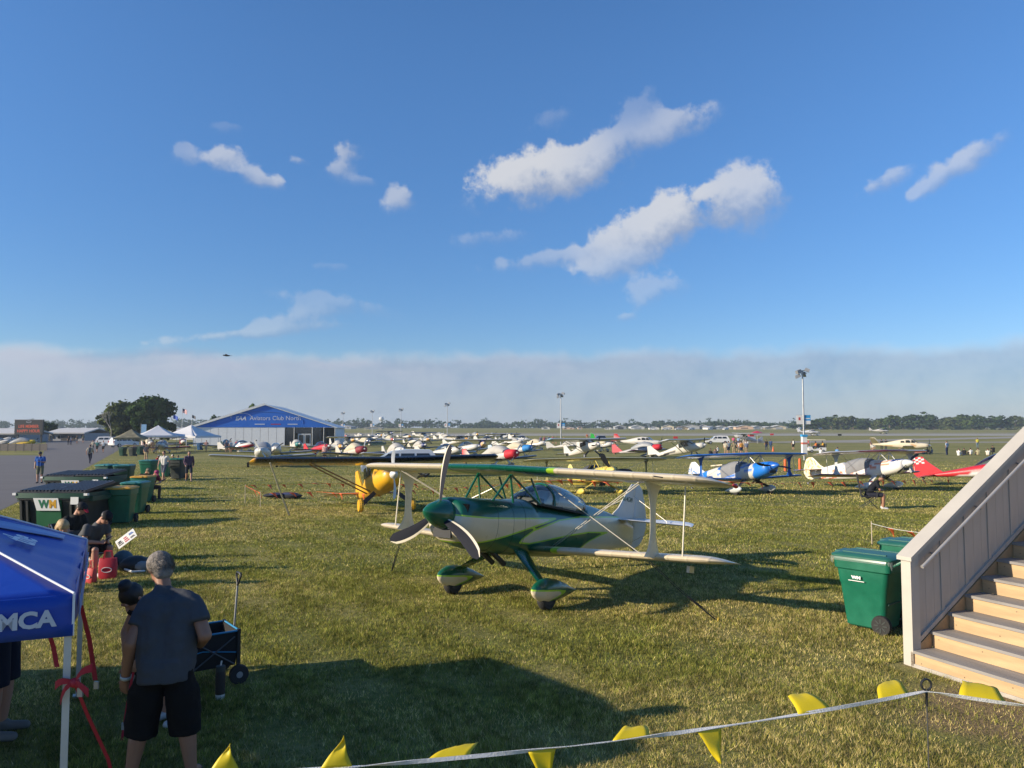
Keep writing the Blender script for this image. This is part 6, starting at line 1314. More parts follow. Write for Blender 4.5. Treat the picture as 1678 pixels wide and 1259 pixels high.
def golf_cart():
    T = thing('golf_cart', 'white golf cart with a cream roof carrying people in orange', 'golf cart', G(1338, 742), R(175), 'vehicles around the field')
    MB().prism([(-1.2, .3), (1.15, .3), (1.2, .7), (.8, .85), (.55, .5), (-.2, .5), (-.3, .75), (-1.2, .75)], 1.15, Matrix(((1, 0, 0, 0), (0, 0, 1, -.575), (0, 1, 0, 0), (0, 0, 0, 1)))).build('body', CARW2, T, 0)
    MB().box((0, 0, 1.83), (2.3, 1.25, .09), taper=.94).build('roof', mat('cart_roof', (.58, .52, .38), .6), T, 0)
    for x in (-.05, -.95): MB().box((x, 0, .82), (.5, 1.05, .14)).build('seat', DARK, T, 0); MB().box((x-.25, 0, 1.08), (.1, 1.05, .4)).build('backrest', DARK, T, 0)
    for x in (1.0, -1.1):
        for s in (-1, 1): MB().cyl((x, .54*s, .7), (x*.95, .56*s, 1.8), .022, n=6).build('roof_post', GREY, T)
    for x in (.8, -.8):
        for s in (-1, 1): wheel(T, x, .5*s, .23, .16)
    p = Vector(T.location)
    for k, (dx_, lab, c) in enumerate(((.05, 'person in an orange vest driving the golf cart', kO), (-.9, 'person in a yellow orange vest on the rear seat of the golf cart', (.66, .38, .05)))):
        person(p+Matrix.Rotation(R(175), 3, 'Z') @ Vector((dx_, .2, .36)), 175, 'chair', c, kN, lab, shorts=False)
golf_cart()
person(G(1345, 746), 20, 'ground', kW, kT, 'person in white sitting on the grass in front of the golf cart', hat=kW); person(G(1372, 746), 20, 'ground', (.12, .26, .50), kN, 'person in light blue sitting on the grass right of the golf cart', h=1.95)
def stand_umb(px, py, label):
    T = thing('sun_umbrella', label, 'umbrella', G(px, py)); MB().cyl((0, 0, 0), (0, 0, 2.6), .03).build('pole', WHITE, T); MB().lathe([(2.25, 1.35), (2.5, .8), (2.75, .02)], 'z', 8).build('canopy', RED, T, 20)
stand_umb(1241, 727, 'red umbrella standing by the taxiway beyond the crowd')
def cabinet(px, py): T = thing('service_cart', 'white service cart with a red top by the taxiway beyond the crowd', 'cart', G(px, py), R(10)); MB().box((0, 0, .75), (2.6, 1.3, .9)).build('body', CARW2, T, 0); MB().box((.4, 0, 1.5), (1.1, .9, .6)).build('top_box', RED, T, 0); [wheel(T, x, .55*s, .25, .16) for x in (-.9, .9) for s in (-1, 1)]
cabinet(1228, 724)
# orange cones, red signs
def cone(px, py, label, h=.75):
    T = thing('traffic_cone', label, 'cone', G(px, py), 0, 'orange cones'); MB().lathe([(.03, .17), (h*.5, .11), (h, .04)], 'z', 14).build('cone', ORANGE, T); MB().box((0, 0, .015), (.4, .4, .03)).build('base', ORANGE, T, 0); return T
cone(1267, 740, 'small orange cone beside the pair in blue and black'); T = None
for px, py, lab in ((1287, 773, 'tall orange marker post right of the nose of the blue biplane'), (1311, 771, 'tall orange marker post just left of the flame-patterned fin')):
    t = thing('marker_post', lab, 'marker', G(px, py), 0, 'orange cones'); MB().lathe([(0, .10), (.05, .11), (.85, .10), (.9, .05)], 'z', 10).build('post', ORANGE, t); MB().box((0, 0, .02), (.34, .34, .04)).build('base', BLACK, t, 0)
for px, py, lab in ((1107, 719, 'red taxiway sign left of the far white car'), (1265, 713, 'red runway sign far beyond the pair by the cone'), (815 if False else 1376, 714, 'black low box beside the taxiing silver aircraft')):
    t = thing('taxiway_sign', lab, 'sign', G(px, py+2)); MB().box((0, 0, .6), (1.1, .2, .55)).build('panel', RED if 'red' in lab else BLACK, t, 0); [MB().box((x, 0, .15), (.1, .1, .3)).build('leg', GREY, t, 0) for x in (-.4, .4)]
t = thing('wind_flag', 'bright green feather flag between the white aircraft in the middle', 'flag', G(967, 741)); MB().tube([(0, 0, 0), (0, 0, 2.2), (.25, 0, 2.9)], .02, 6).build('pole', GREY, t); MB().prism([(.02, 1.1), (.75, 1.05), (.85, 1.9), (.55, 2.6), (.1, 2.85), (.0, 2.3)], .02, Matrix(((1, 0, 0, 0), (0, 0, 1, 0), (0, 1, 0, 0), (0, 0, 0, 1)))).build('flag_cloth', mat('flag_green', (.05, .60, .08), .6), t, 0)
t = thing('wind_flag', 'pale blue feather flag standing beside the camouflage canopy', 'flag', G(230, 739)); MB().cyl((0, 0, 0), (0, 0, 4.3), .03).build('pole', GREY, t); MB().box((.45, 0, 3.0), (.8, .02, 2.3)).build('flag_cloth', mat('flag_pale_blue', (.16, .32, .52), .6), t, 0)

# ================================================================== POP-UP CANOPIES
def popup(px, py, w, label, m, he, hp, yaw=0, name='pop_up_canopy', frame_m=STEEL):
    T = thing(name, label, 'canopy', G(px, py), R(yaw)); h = w/2
    b = MB(); q = [(-h, -h), (h, -h), (h, h), (-h, h)]; n = 8; P = []; fs = []
    # four sagging triangular panels with valance
    for i in range(4):
        a, c = Vector((*q[i], he)), Vector((*q[(i+1) % 4], he)); o = len(P)
        for r_ in range(n+1):
            f = r_/n
            for k in range(n+1):
                p = a.lerp(c, k/n).lerp(Vector((0, 0, hp)), f); p.z -= .10*w/3*math.sin(math.pi*f)*.8 + .03*math.sin(math.pi*k/n)*(1-f); P.append(p)
        for r_ in range(n):
            for k in range(n): s_ = o+r_*(n+1)+k; fs.append((s_, s_+1, s_+n+2, s_+n+1))
    b.add(P, fs); r = b.build('roof_fabric', m, T, 50); md = r.modifiers.new('t', 'SOLIDIFY'); md.thickness = .01
    for i in range(4):
        a, c = Vector((*q[i], he-.02)), Vector((*q[(i+1) % 4], he-.02)); d = (c-a).normalized(); nrm = Vector((d.y, -d.x, 0)); MB().bar((a+c)/2+nrm*.012-d*w/2+Vector((0, 0, -.12)), (a+c)/2+nrm*.012+d*w/2+Vector((0, 0, -.12)), .012, .26, up=(0, 0, 1)).build('valance', m, T, 0)
        MB().box((q[i][0]*.985, q[i][1]*.985, he/2), (.05, .05, he)).build('leg', frame_m, T, 0)
    return T
CWH = mat('canopy_white', (.66, .66, .66), .6, var=.04); CAMO = mat('canopy_camouflage', (.20, .18, .11), .8, var=.45, scale=2)
popup(258, 741, 5.6, 'white peaked canopy left of the two, next to the dark tree', CWH, 2.45, 3.95, 20); popup(312, 740, 6.2, 'white peaked canopy right of the two, against the marquee', CWH, 2.35, 4.05, -14); popup(214, 744, 3.6, 'small camouflage canopy behind the far bins', CAMO, 2.2, 3.35, 15)

# unseen taller canopy, added past the left edge to shade the foreground grass
t = popup(0, 900, 3.3, 'unseen tall white canopy added past the left edge to shade the foreground grass', CWH, 2.05, 2.95, 8); t.location = (-10.1, 5.75, 0)

# ================================================================== BINS
BG = mat('bin_green', (.006, .125, .072), .42, var=.2, scale=5, bump=.08, bscale=60); BG2 = mat('bin_dark_green', (.006, .055, .035), .5, var=.08); BT = mat('bin_lid_teal', (.04, .20, .18), .4, var=.08); BY = mat('bin_lid_yellow', (.60, .32, .03), .5, var=.06); BDK = mat('bin_charcoal', (.03, .04, .038), .55); WMW = mat('label_white', (.70, .70, .68), .5, var=.02); WMG = mat('label_green', (.01, .14, .06), .5, var=0); WMY = mat('label_gold', (.62, .33, .02), .5, var=0)
def rrect(w, d, r_, n=4):
    out = []
    for cx_, cy_, a0 in ((w/2-r_, d/2-r_, 0), (-w/2+r_, d/2-r_, 90), (-w/2+r_, -d/2+r_, 180), (w/2-r_, -d/2+r_, 270)):
        for k in range(n+1): a = R(a0+90*k/n); out.append((cx_+r_*math.cos(a), cy_+r_*math.sin(a)))
    return out
def wheeled_bin(label, loc, yaw, bm, lm, S=1.0, open_=0.0, near=False, group='wheeled rubbish bins'):
    """front faces -x, wheels and handle at +x"""
    T = thing('wheeled_bin', label, 'bin', loc, R(yaw), group); T.scale = (S,)*3
    rs = []
    for z, w, d, off in ((.05, .46, .50, 0), (.07, .50, .54, 0), (.62, .585, .66, .0), (.64, .60, .68, 0), (.82, .625, .72, 0), (.84, .66, .79, 0), (1.0, .675, .81, 0), (1.0, .62, .75, 0), (.9, .60, .73, 0)): rs.append([(x+off, y, z) for x, y in rrect(d, w, .07)])
    MB().rings(rs, caps=True).build('body', bm, T, 35)
    lid = MB(); rs = [[(x*s_, y*s_, z) for x, y in rrect(.86, .71, .08)] for z, s_ in ((.998, 1.0), (1.02, 1.0), (1.035, .94), (1.05, .80), (1.055, .6))]
    lid.rings(rs); lid.box((-.38, 0, 1.02), (.14, .30, .05)); lid.box((.0, .2, 1.053), (.6, .04, .02)); lid.box((.0, -.2, 1.053), (.6, .04, .02))
    l = lid.build('lid', lm, T, 35)
    MB().tube([(.40, -.24, .93), (.50, -.24, .99), (.50, .24, .99), (.40, .24, .93)], .018, 8).build('handle', bm, T)
    for s in (-1, 1):
        o = MB().lathe([(s*.31-.035, .09), (s*.31-.035, .125), (s*.31, .135), (s*.31+.035, .125), (s*.31+.035, .09)], 'y', 20, (.26, 0, .135)).build('wheel', RUBBER, T); hb = MB()
        hb.lathe([(s*.31-.03, .02), (s*.31-.02, .095), (s*.31+.02, .095), (s*.31+.03, .02)], 'y', 16, (.26, 0, .135))
        for k in range(8): a = k*math.pi/4; hb.box((.26+.06*math.cos(a), s*.345, .135+.06*math.sin(a)), (.06, .012, .014), rot=Matrix.Rotation(-a, 3, 'Y'))
        hb.build('hub', BDK, o, 0)
    MB().cyl((.26, -.3, .135), (.26, .3, .135), .014, n=6).build('axle', GREY, T)
    if near:
        f = frame((-.02, -.331, .755), (1, 0, 0), (0, 0, 1)); text('WM', .052, 'lettering', WMW, T, frame((-.06, -.338, .73), (1, 0, .0), (0, .0, 1)), .003, bold=.004, sx=1.3); MB().box((-.06, -.338, .685), (.22, .004, .010)).build('underline', WMW, T, 0)
        # clear liner hanging over the rim
        P = []; n = 60; rim = rrect(.845, .70, .07, 14); fs = []; r_ = random.Random(2)
        for k, (x, y) in enumerate(rim): dz = .05+.035*math.sin(k*.37)+.02*math.sin(k*1.3)+r_.uniform(0, .02); P += [(x*1.01, y*1.01, .995), (x*1.025+r_.uniform(-.006, .006), y*1.03+r_.uniform(-.006, .006), .995-dz*.5), (x*1.01, y*1.012, .995-dz)]
        m_ = len(rim)
        for k in range(m_): a = 3*k; b_ = 3*((k+1) % m_); fs += [(a, b_, b_+1, a+1), (a+1, b_+1, b_+2, a+2)]
        lm_ = bpy.data.materials.new('clear_liner'); lm_.use_nodes = True; tt = NT(lm_.node_tree); lm_.node_tree.nodes.clear(); tr = tt.n('ShaderNodeBsdfTransparent'); gl = tt.n('ShaderNodeBsdfPrincipled'); gl.inputs['Base Color'].default_value = (.55, .6, .58, 1); gl.inputs['Roughness'].default_value = .2; ms = tt.n('ShaderNodeMixShader'); ms.inputs[0].default_value = .22; tt.put(ms.inputs[1], tr.outputs[0]); tt.put(ms.inputs[2], gl.outputs[0]); ou = tt.n('ShaderNodeOutputMaterial'); tt.put(ou.inputs[0], ms.outputs[0])
        MB().add(P, fs).build('liner_bag', lm_, T, 20)
        MB().box((.31, 0, .40), (.02, .42, .02)).build('catch_bar', BG2, T, 0)
    return T
wheeled_bin('large green wheeled bin with a clear liner bag hanging over its rim, beside the stairs', (4.99, 10.80, 0), -50, BG, mat('bin_lid_green', (.02, .12, .09), .4, var=.1), .99, near=True)
wheeled_bin('green wheeled bin behind the stair post, second by the stairs', (5.93, 11.35, 0), -50, BG, mat('bin_lid_green', (.02, .16, .11), .4), 1.06)
for lab, px, py, yaw, bm, lm, S in (('green bin with a yellow lid, nearest of the row beside the dumpster', 199, 858, 100, BG, BY, 1.02), ('green bin with a teal lid directly behind the nearest yellow-lidded bin', 221, 842, 95, BG, BT, 1.0), ('green bin with a yellow lid farther back behind the seated pair', 234, 824, 90, BG, BY, .98),
  ('green bin with a pale teal lid behind the second dumpster', 176, 802, 80, BG2, BT, 1.15), ('green bin with a teal lid right of the other teal lid', 203, 803, 100, BG2, BT, 1.15), ('round-shouldered green bin left of the two walkers', 243, 788, 90, BG, BT, 1.15), ('narrow green bin between the two walkers', 270, 782, 90, BG, BG, .9), ('tall charcoal green bin behind the right walker', 292, 786, 85, BDK, BG, 1.2),
  ('green bin at the left end of the distant bin group', 201, 748, 80, BG2, BG2, 1.05), ('charcoal bin in the middle of the distant bin group', 217, 748, 80, BDK, BDK, 1.05), ('green bin at the right end of the distant bin group', 229, 746, 80, BG2, BG2, 1.05), ('blue bin against the marquee wall', 327, 738, 80, mat('bin_blue', (.02, .09, .22), .5), mat('bin_blue', (.02, .09, .22), .5), 1.1)):
    wheeled_bin(lab, G(px, py), yaw, bm, lm, S)
def dumpster(label, loc, yaw, w, S=1.0, lidlift=.0):
    T = thing('dumpster', label, 'dumpster', loc, R(yaw), 'dumpsters along the road'); d = 1.45; h = 1.0
    BK = mat('dumpster_charcoal', (.022, .026, .026), .55, var=.12); LB = mat('dumpster_lid', (.045, .047, .055), .38, var=.1)
    b = MB(); b.rings([[(x, y+(.09 if False else 0), z) for x, y in rrect(ww, dd, .04, 2)] for z, ww, dd in ((.12, w*.88, d*.82), (.8, w*.96, d*.96), (.82, w, d), (h, w, d))]); b.build('body', BK, T, 25)
    MB().rings([[(x, y, z) for x, y in rrect(w+.06, d+.06, .05, 2)] for z in (.86, 1.0)]).build('rim', BG2, T, 25)
    for k in range(2):
        l = MB(); x0 = -w/2+.02+k*w/2; n = 9; base = Matrix.Rotation(R(4+lidlift*k*.5), 3, 'X')
        l.box((x0+w/4-.01, 0, 1.07+.04*k), (w/2-.04, d+.02, .035), rot=base)
        for i in range(n): l.box((x0+.08+i*(w/2-.16)/(n-1), 0, 1.105+.04*k), (.05, d-.06, .045), rot=base)
        l.build('lid', LB, T, 0)
    # front: ribs, green middle panel, sign, small label
    for x in (-.42, -.33, .30, .38): MB().box((x*w, -d/2+.03, .46), (.06, .09, .66), rot=Matrix.Rotation(R(6), 3, 'X')).build('rib', BK, T, 0)
    MB().box((-.02*w, -d/2+.02, .45), (.36*w, .05, .70), rot=Matrix.Rotation(R(6), 3, 'X')).build('front_panel', mat('dumpster_green', (.008, .10, .04), .45, var=.08), T, 0)
    F = Matrix.Translation((-.02*w, -d/2-.055, .70)) @ Matrix.Rotation(R(90+6), 4, 'X')
    s_ = MB().prism([(-.40, .17), (.30, .17), (.36, -.17), (-.31, -.17)], .015, F).build('sign', WMW, T, 0); G_ = F @ Matrix.Translation((0, 0, .018))
    text('W', .30, 'lettering', WMG, s_, G_ @ Matrix.Translation((-.10, .0, 0)), .003, bold=.012, sx=.9); text('M', .30, 'lettering', WMY, s_, G_ @ Matrix.Translation((.15, .0, 0)), .003, bold=.012, sx=.9)
    MB().box((.36*w, -d/2-.045, .80), (.22, .015, .20)).build('label', WMW, T, 0)
    for s in (-1, 1): MB().box((s*(w/2+.05), -.1, .84), (.1, .9, .14)).build('fork_pocket', BG2, T, 0); MB().box((s*(w/2+.03), -d/2, .97), (.10, .1, .06)).build('lift_bracket', WMW, T, 0)
    for x in (-.4, .4):
        for y in (-.45, .45): MB().box((x*w, y, .06), (.12, .12, .12)).build('foot', BLACK, T, 0)
    return T
dumpster('black and green dumpster with a white and gold letter sign, nearest by the blue canopy', (-12.55, 21.85, 0), -3, 1.95, lidlift=6); dumpster('second dumpster behind the nearest one, its sign half hidden', (-16.6, 30.1, gz(30.1)), -4, 2.45, lidlift=3)
# leaning white notice on thin wire legs
t = thing('yard_sign', 'small tilted white notice with red and dark print on wire legs', 'sign', (-7.75, 15.6, 0), R(10)); t.scale = (.7,)*3; f = Matrix.Translation((0, 0, .78)) @ Matrix.Rotation(R(-38), 4, 'Y') @ Matrix.Rotation(R(62), 4, 'X')
p_ = MB().prism([(-.30, -.14), (.30, -.14), (.30, .14), (-.30, .14)], .008, f).build('panel', WMW, t, 0)
for x0, x1, y0, y1, m_ in ((-.26, -.10, -.08, .08, BLACK), (-.06, .08, -.09, .09, RED), (.12, .27, .02, .09, BLUE), (.12, .27, -.09, -.03, BLACK)):
    for k in range(3): yy = y0+(y1-y0)*k/3; MB().prism([(x0, yy), (x1-.02*k, yy), (x1-.02*k, yy+(y1-y0)*.2), (x0, yy+(y1-y0)*.2)], .002, f @ Matrix.Translation((0, 0, .009))).build('print_line', m_, p_, 0)
for s in (-.18, .12): MB().tube([(s-.2, 0, -.05), (s-.03, 0, .5), (s, 0, .72)], .006, 5).build('wire_leg', BLACK, t)

# ================================================================== NEAR THINGS ON THE GRASS
def tote(label, loc, w, h, d, m, yaw=0, logo=True):
    t = thing('bag', label, 'bag', loc, R(yaw)); MB().rings([[(x, y, z) for x, y in rrect(ww, dd, .03, 2)] for z, ww, dd in ((0, w*.8, d), (.04, w*.95, d*1.05), (h*.6, w, d*.9), (h, w*.98, d*.5))]).build('body', m, t, 30)
    for s in (-1, 1): MB().tube([(-w*.25, s*d*.22, h*.97), (-w*.18, s*d*.2, h+.13), (w*.18, s*d*.2, h+.13), (w*.25, s*d*.22, h*.97)], .01, 5).build('handle', m, t)
    if logo: MB().tube([(w*.28*math.cos(a), -d*.52, h*.45+h*.12*math.sin(a)) for a in np.linspace(0, 6.28, 16)], .007, 5).build('emblem', WMW, t)
tote('red carrier bag with a white ring mark at the feet of the person in grey', (-7.45, 14.35, 0), .31, .37, .15, mat('bag_red', (.50, .02, .04), .5), 10); tote('small red and white bag left of the red carrier bag', (-7.55, 13.95, 0), .2, .26, .14, mat('bag_red_white', (.58, .06, .06), .5), -15)
t = thing('backpack', 'black and white backpack lying on the grass right of the red bag', 'bag', (-7.25, 14.95, 0), R(40)); MB().ell((0, 0, .16), (.28, .2, .16), 12, 7).build('body', BLACK, t); MB().ell((.08, -.17, .14), (.14, .06, .09), 10, 5).build('pocket', mat('pocket_grey', (.18, .2, .22), .7), t); MB().tube([(-.2, -.1, .1), (-.1, -.26, .06), (.12, -.26, .05)], .02, 6).build('strap', WMW, t)
t = thing('backpack', 'grey green backpack beside the black and white one', 'bag', (-7.55, 15.1, 0), R(0)); MB().ell((0, 0, .2), (.2, .17, .2), 12, 7).build('body', mat('pack_teal', (.06, .11, .13), .7), t); MB().tube([(-.1, -.14, .3), (0, -.2, .2), (.05, -.17, .06)], .018, 6).build('strap', BLACK, t)
t = thing('water_bottle', 'green water bottle held between the seated people', 'bottle', (-8.45, 15.0, .60), (R(-10), R(38), 0)); MB().lathe([(0, .036), (.02, .042), (.2, .042), (.24, .03)], 'z', 12).build('body', mat('bottle_green', (.03, .11, .10), .4), t); MB().lathe([(.24, .032), (.29, .03), (.295, .01)], 'z', 12).build('cap', mat('bottle_cap', (.35, .42, .38), .5), t)
t = thing('insulated_bottle', 'black insulated bottle with a white base on the grass by the wagon', 'bottle', (-2.98, 8.02, 0)); MB().lathe([(0, .042), (.05, .046), (.051, .047)], 'z', 16).build('base', WMW, t); MB().lathe([(.051, .047), (.24, .05), (.28, .046)], 'z', 16).build('body', BLACK, t); MB().lathe([(.28, .048), (.33, .046), (.335, .02)], 'z', 16).build('lid', BDK, t); MB().cyl((.0, 0, .33), (.01, 0, .38), .008, n=6).build('straw', WMW, t)
def wagon():
    T = thing('folding_wagon', 'black folding wagon with bright blue piping and an upright handle', 'wagon', (-3.50, 8.42, 0), math.atan2(.6, .79)); L, w, z0, z1 = .94, .52, .20, .56
    FA = mat('wagon_fabric', (.007, .007, .008), .8, var=.1, bump=.2); PI_ = mat('piping_blue', (.02, .22, .42), .5)
    b = MB(); n = 10; lo, hi, ins = [], [], []
    for x, y in rrect(L, w, .03, 3): lo.append((x*.96, y*.94, z0)); hi.append((x, y, z1)); ins.append((x*.97, y*.95, z1-.01))
    b.rings([lo, [(x, y, (z0+z1)/2-.02) for x, y, _ in hi], hi, ins, [(x*.95, y*.92, z0+.03) for x, y, _ in hi]]); b.build('basket', FA, T, 30)
    MB().tube([(p[0]*1.01, p[1]*1.01, z1+.004) for p in hi]+[(hi[0][0]*1.01, hi[0][1]*1.01, z1+.004)], .010, 6).build('piping', PI_, T)
    for s in (-1, 1):
        MB().tube([(-L*.48, s*(w/2+.008), z0+.08), (-L*.2, s*(w/2+.012), z0+.16), (L*.1, s*(w/2+.012), z0+.2), (L*.47, s*(w/2+.008), z0+.14)], .006, 5).build('piping', PI_, T)
        for a, c in ((-.45, .0), (.0, -.45), (.0, .45), (.45, .0)): MB().cyl((L*a, s*(w/2+.02), z0-.02 if a in (-.45, .45) and c == 0.0 and False else z0+.02), (L*c, s*(w/2+.02), z1-.05), .008, n=6).build('fold_bar', mat('wagon_bar', (.07, .075, .08), .5), T)
        for x in (-1, 1):
            MB().box((x*L/2, s*(w/2), .38), (.035, .035, .40)).build('corner_post', BLACK, T, 0); MB().bar((x*L/2, s*w/2, .22), (x*(L/2+.0), s*(w/2+.02), .11), .03, .03).build('caster_fork', BLACK, T)
            o = MB().lathe([(s*(w/2+.03)-.03, .05), (s*(w/2+.03)-.03, .098), (s*(w/2+.03), .105), (s*(w/2+.03)+.03, .098), (s*(w/2+.03)+.03, .05)], 'y', 18, (x*L/2, 0, .105)).build('wheel', RUBBER, T); MB().lathe([(s*(w/2+.03)-.032, .015), (s*(w/2+.03)-.028, .055), (s*(w/2+.03)+.028, .055), (s*(w/2+.03)+.034, .015)], 'y', 12, (x*L/2, 0, .105)).build('hub', GREY, o)
    hx = L/2+.03
    MB().box((hx, 0, .50), (.05, .12, .07)).build('handle_mount', BLACK, T, 0)
    MB().tube([(hx, 0, .5), (hx+.03, 0, 1.0)], .012, 8).build('handle_tube', GREY, T); MB().tube([(hx+.03, 0, 1.0), (hx+.035, -.035, 1.05), (hx+.04, -.075, 1.11), (hx+.042, -.06, 1.135), (hx+.042, .06, 1.135), (hx+.04, .075, 1.11), (hx+.035, .035, 1.05), (hx+.03, 0, 1.0)], .012, 8).build('grip', BLACK, T)
    bag = thing('bag', 'dark soft bag lying inside the folding wagon', 'bag', Vector((-3.50, 8.42, .26))); MB().ell((-.05, 0, .14), (.3, .18, .16), 12, 7).build('body', mat('bag_dark', (.02, .03, .04), .8, var=.2), bag); MB().tube([(-.2, 0, .28), (-.05, .02, .36), (.1, 0, .28)], .012, 6).build('handle', BLACK, bag)
wagon()
t = thing('folded_covers', 'heap of black folded covers on the grass under the yellow wing', 'covers', G(465, 817)); 
r4 = random.Random(9)
for k in range(7): MB().ell((r4.uniform(-.55, .55), r4.uniform(-.2, .2), .08+.05*(k % 3)), (r4.uniform(.25, .5), r4.uniform(.2, .32), r4.uniform(.06, .12)), 12, 6, rot=Matrix.Rotation(r4.uniform(-.3, .3), 3, 'Z')).build('cover_fold', mat('heap_blue', (.02, .04, .11), .8) if k in (2, 5) else mat('heap_black', (.014, .015, .02), .8), t)

# ================================================================== PENNANT ROPES
def pennants(label, pts, n, size, m, name='pennant_rope', rope_r=.006, rope_m=None, stakes=(), seed=0, wind=(.5, .2, -.6), sag=.05):
    t = thing(name, label, 'pennant rope', pts[0]); o = Vector(pts[0]); r_ = random.Random(seed); P = [Vector(p)-o for p in pts]
    seg = [(P[i+1]-P[i]).length for i in range(len(P)-1)]; tot_ = sum(seg); fine = []
    def pos(s):
        s = max(0, min(s, tot_-1e-6)); i = 0
        while s > seg[i]: s -= seg[i]; i += 1
        f = s/seg[i]; p = P[i].lerp(P[i+1], f); p.z -= sag*seg[i]*f*(1-f)*.6; return p
    MB().tube([pos(tot_*k/40) for k in range(41)], rope_r, 5).build('rope', rope_m or m, t)
    for k in range(n):
        s = tot_*(k+.5+r_.uniform(-.12, .12))/n; a, c = pos(s-size*.42), pos(s+size*.42); w_ = Vector(wind)+Vector((r_.uniform(-.4, .4), r_.uniform(-.3, .3), r_.uniform(-.3, .5))); tip = (a+c)/2+w_.normalized()*size*1.15
        rows = []
        for i in range(5):
            f = i/4; rows.append([a.lerp(tip, f)+Vector((0, .05*size*math.sin(f*5+k), .10*size*math.sin(f*3))), c.lerp(tip, f)+Vector((0, .05*size*math.sin(f*5+k+1), .10*size*math.sin(f*3)))])
        b = MB(); Q = [p for r2 in rows for p in r2]; b.add(Q, [(2*i, 2*i+1, 2*i+3, 2*i+2) for i in range(4)]); f_ = b.build('pennant', m, t, 60); md = f_.modifiers.new('t', 'SOLIDIFY'); md.thickness = .004
    for q in stakes: MB().cyl(Vector(q)-o+Vector((0, 0, .05)), Vector((q[0], q[1], gz(q[1])-.05))-o, .012, n=6).build('stake', mat('stake_pale', (.45, .38, .28), .7), t)
    return t
OP = mat('pennant_orange', (.66, .13, .04), .6, var=.1)
def up(px, py, D_): return AT(px, py, D_)
a1, a2 = up(402, 796, 29), up(427, 808, 27.5)
pennants('orange pennant rope between two stakes left of the yellow high-wing aircraft', [a1, a2], 4, .26, OP, stakes=(a1, a2), seed=1)
pennants('orange pennant rope stretching in front of the yellow high-wing aircraft', [a2, up(520, 806, 29), up(615, 809, 26), up(700, 800, 29)], 13, .24, OP, seed=2); pennants('orange pennant rope passing behind the yellow high-wing aircraft', [up(402, 795, 31), up(520, 792, 33), up(690, 793, 35)], 12, .22, OP, seed=3)
pennants('orange pennant rope behind the nose of the green biplane', [up(700, 801, 31), up(780, 797, 33), up(862, 791, 33)], 8, .24, OP, seed=4); pennants('orange pennant rope in front of the yellow biplane', [up(866, 789, 31), up(930, 786, 31), up(1020, 791, 31)], 8, .26, OP, seed=5)
pennants('orange pennant rope in front of the blue biplane', [up(1095, 779, 34), up(1180, 788, 30.5), up(1240, 792, 30.5), up(1318, 790, 33)], 12, .25, OP, seed=6); pennants('orange pennant rope in front of the white striped biplane', [up(1320, 790, 33), up(1410, 789, 33.5), up(1490, 787, 35), up(1560, 786, 37)], 13, .25, OP, seed=7); pennants('orange pennant rope in the grass between white biplane and red aircraft', [up(1478, 772, 44), up(1530, 775, 43), up(1600, 782, 42)], 6, .3, OP, seed=8)
b1 = up(1428, 858, 18.4); pennants('orange pennant rope on a pale stake behind the green bins', [b1, up(1470, 868, 17.5), up(1560, 878, 16)], 5, .26, OP, stakes=(b1,), seed=9, rope_m=WHITE)
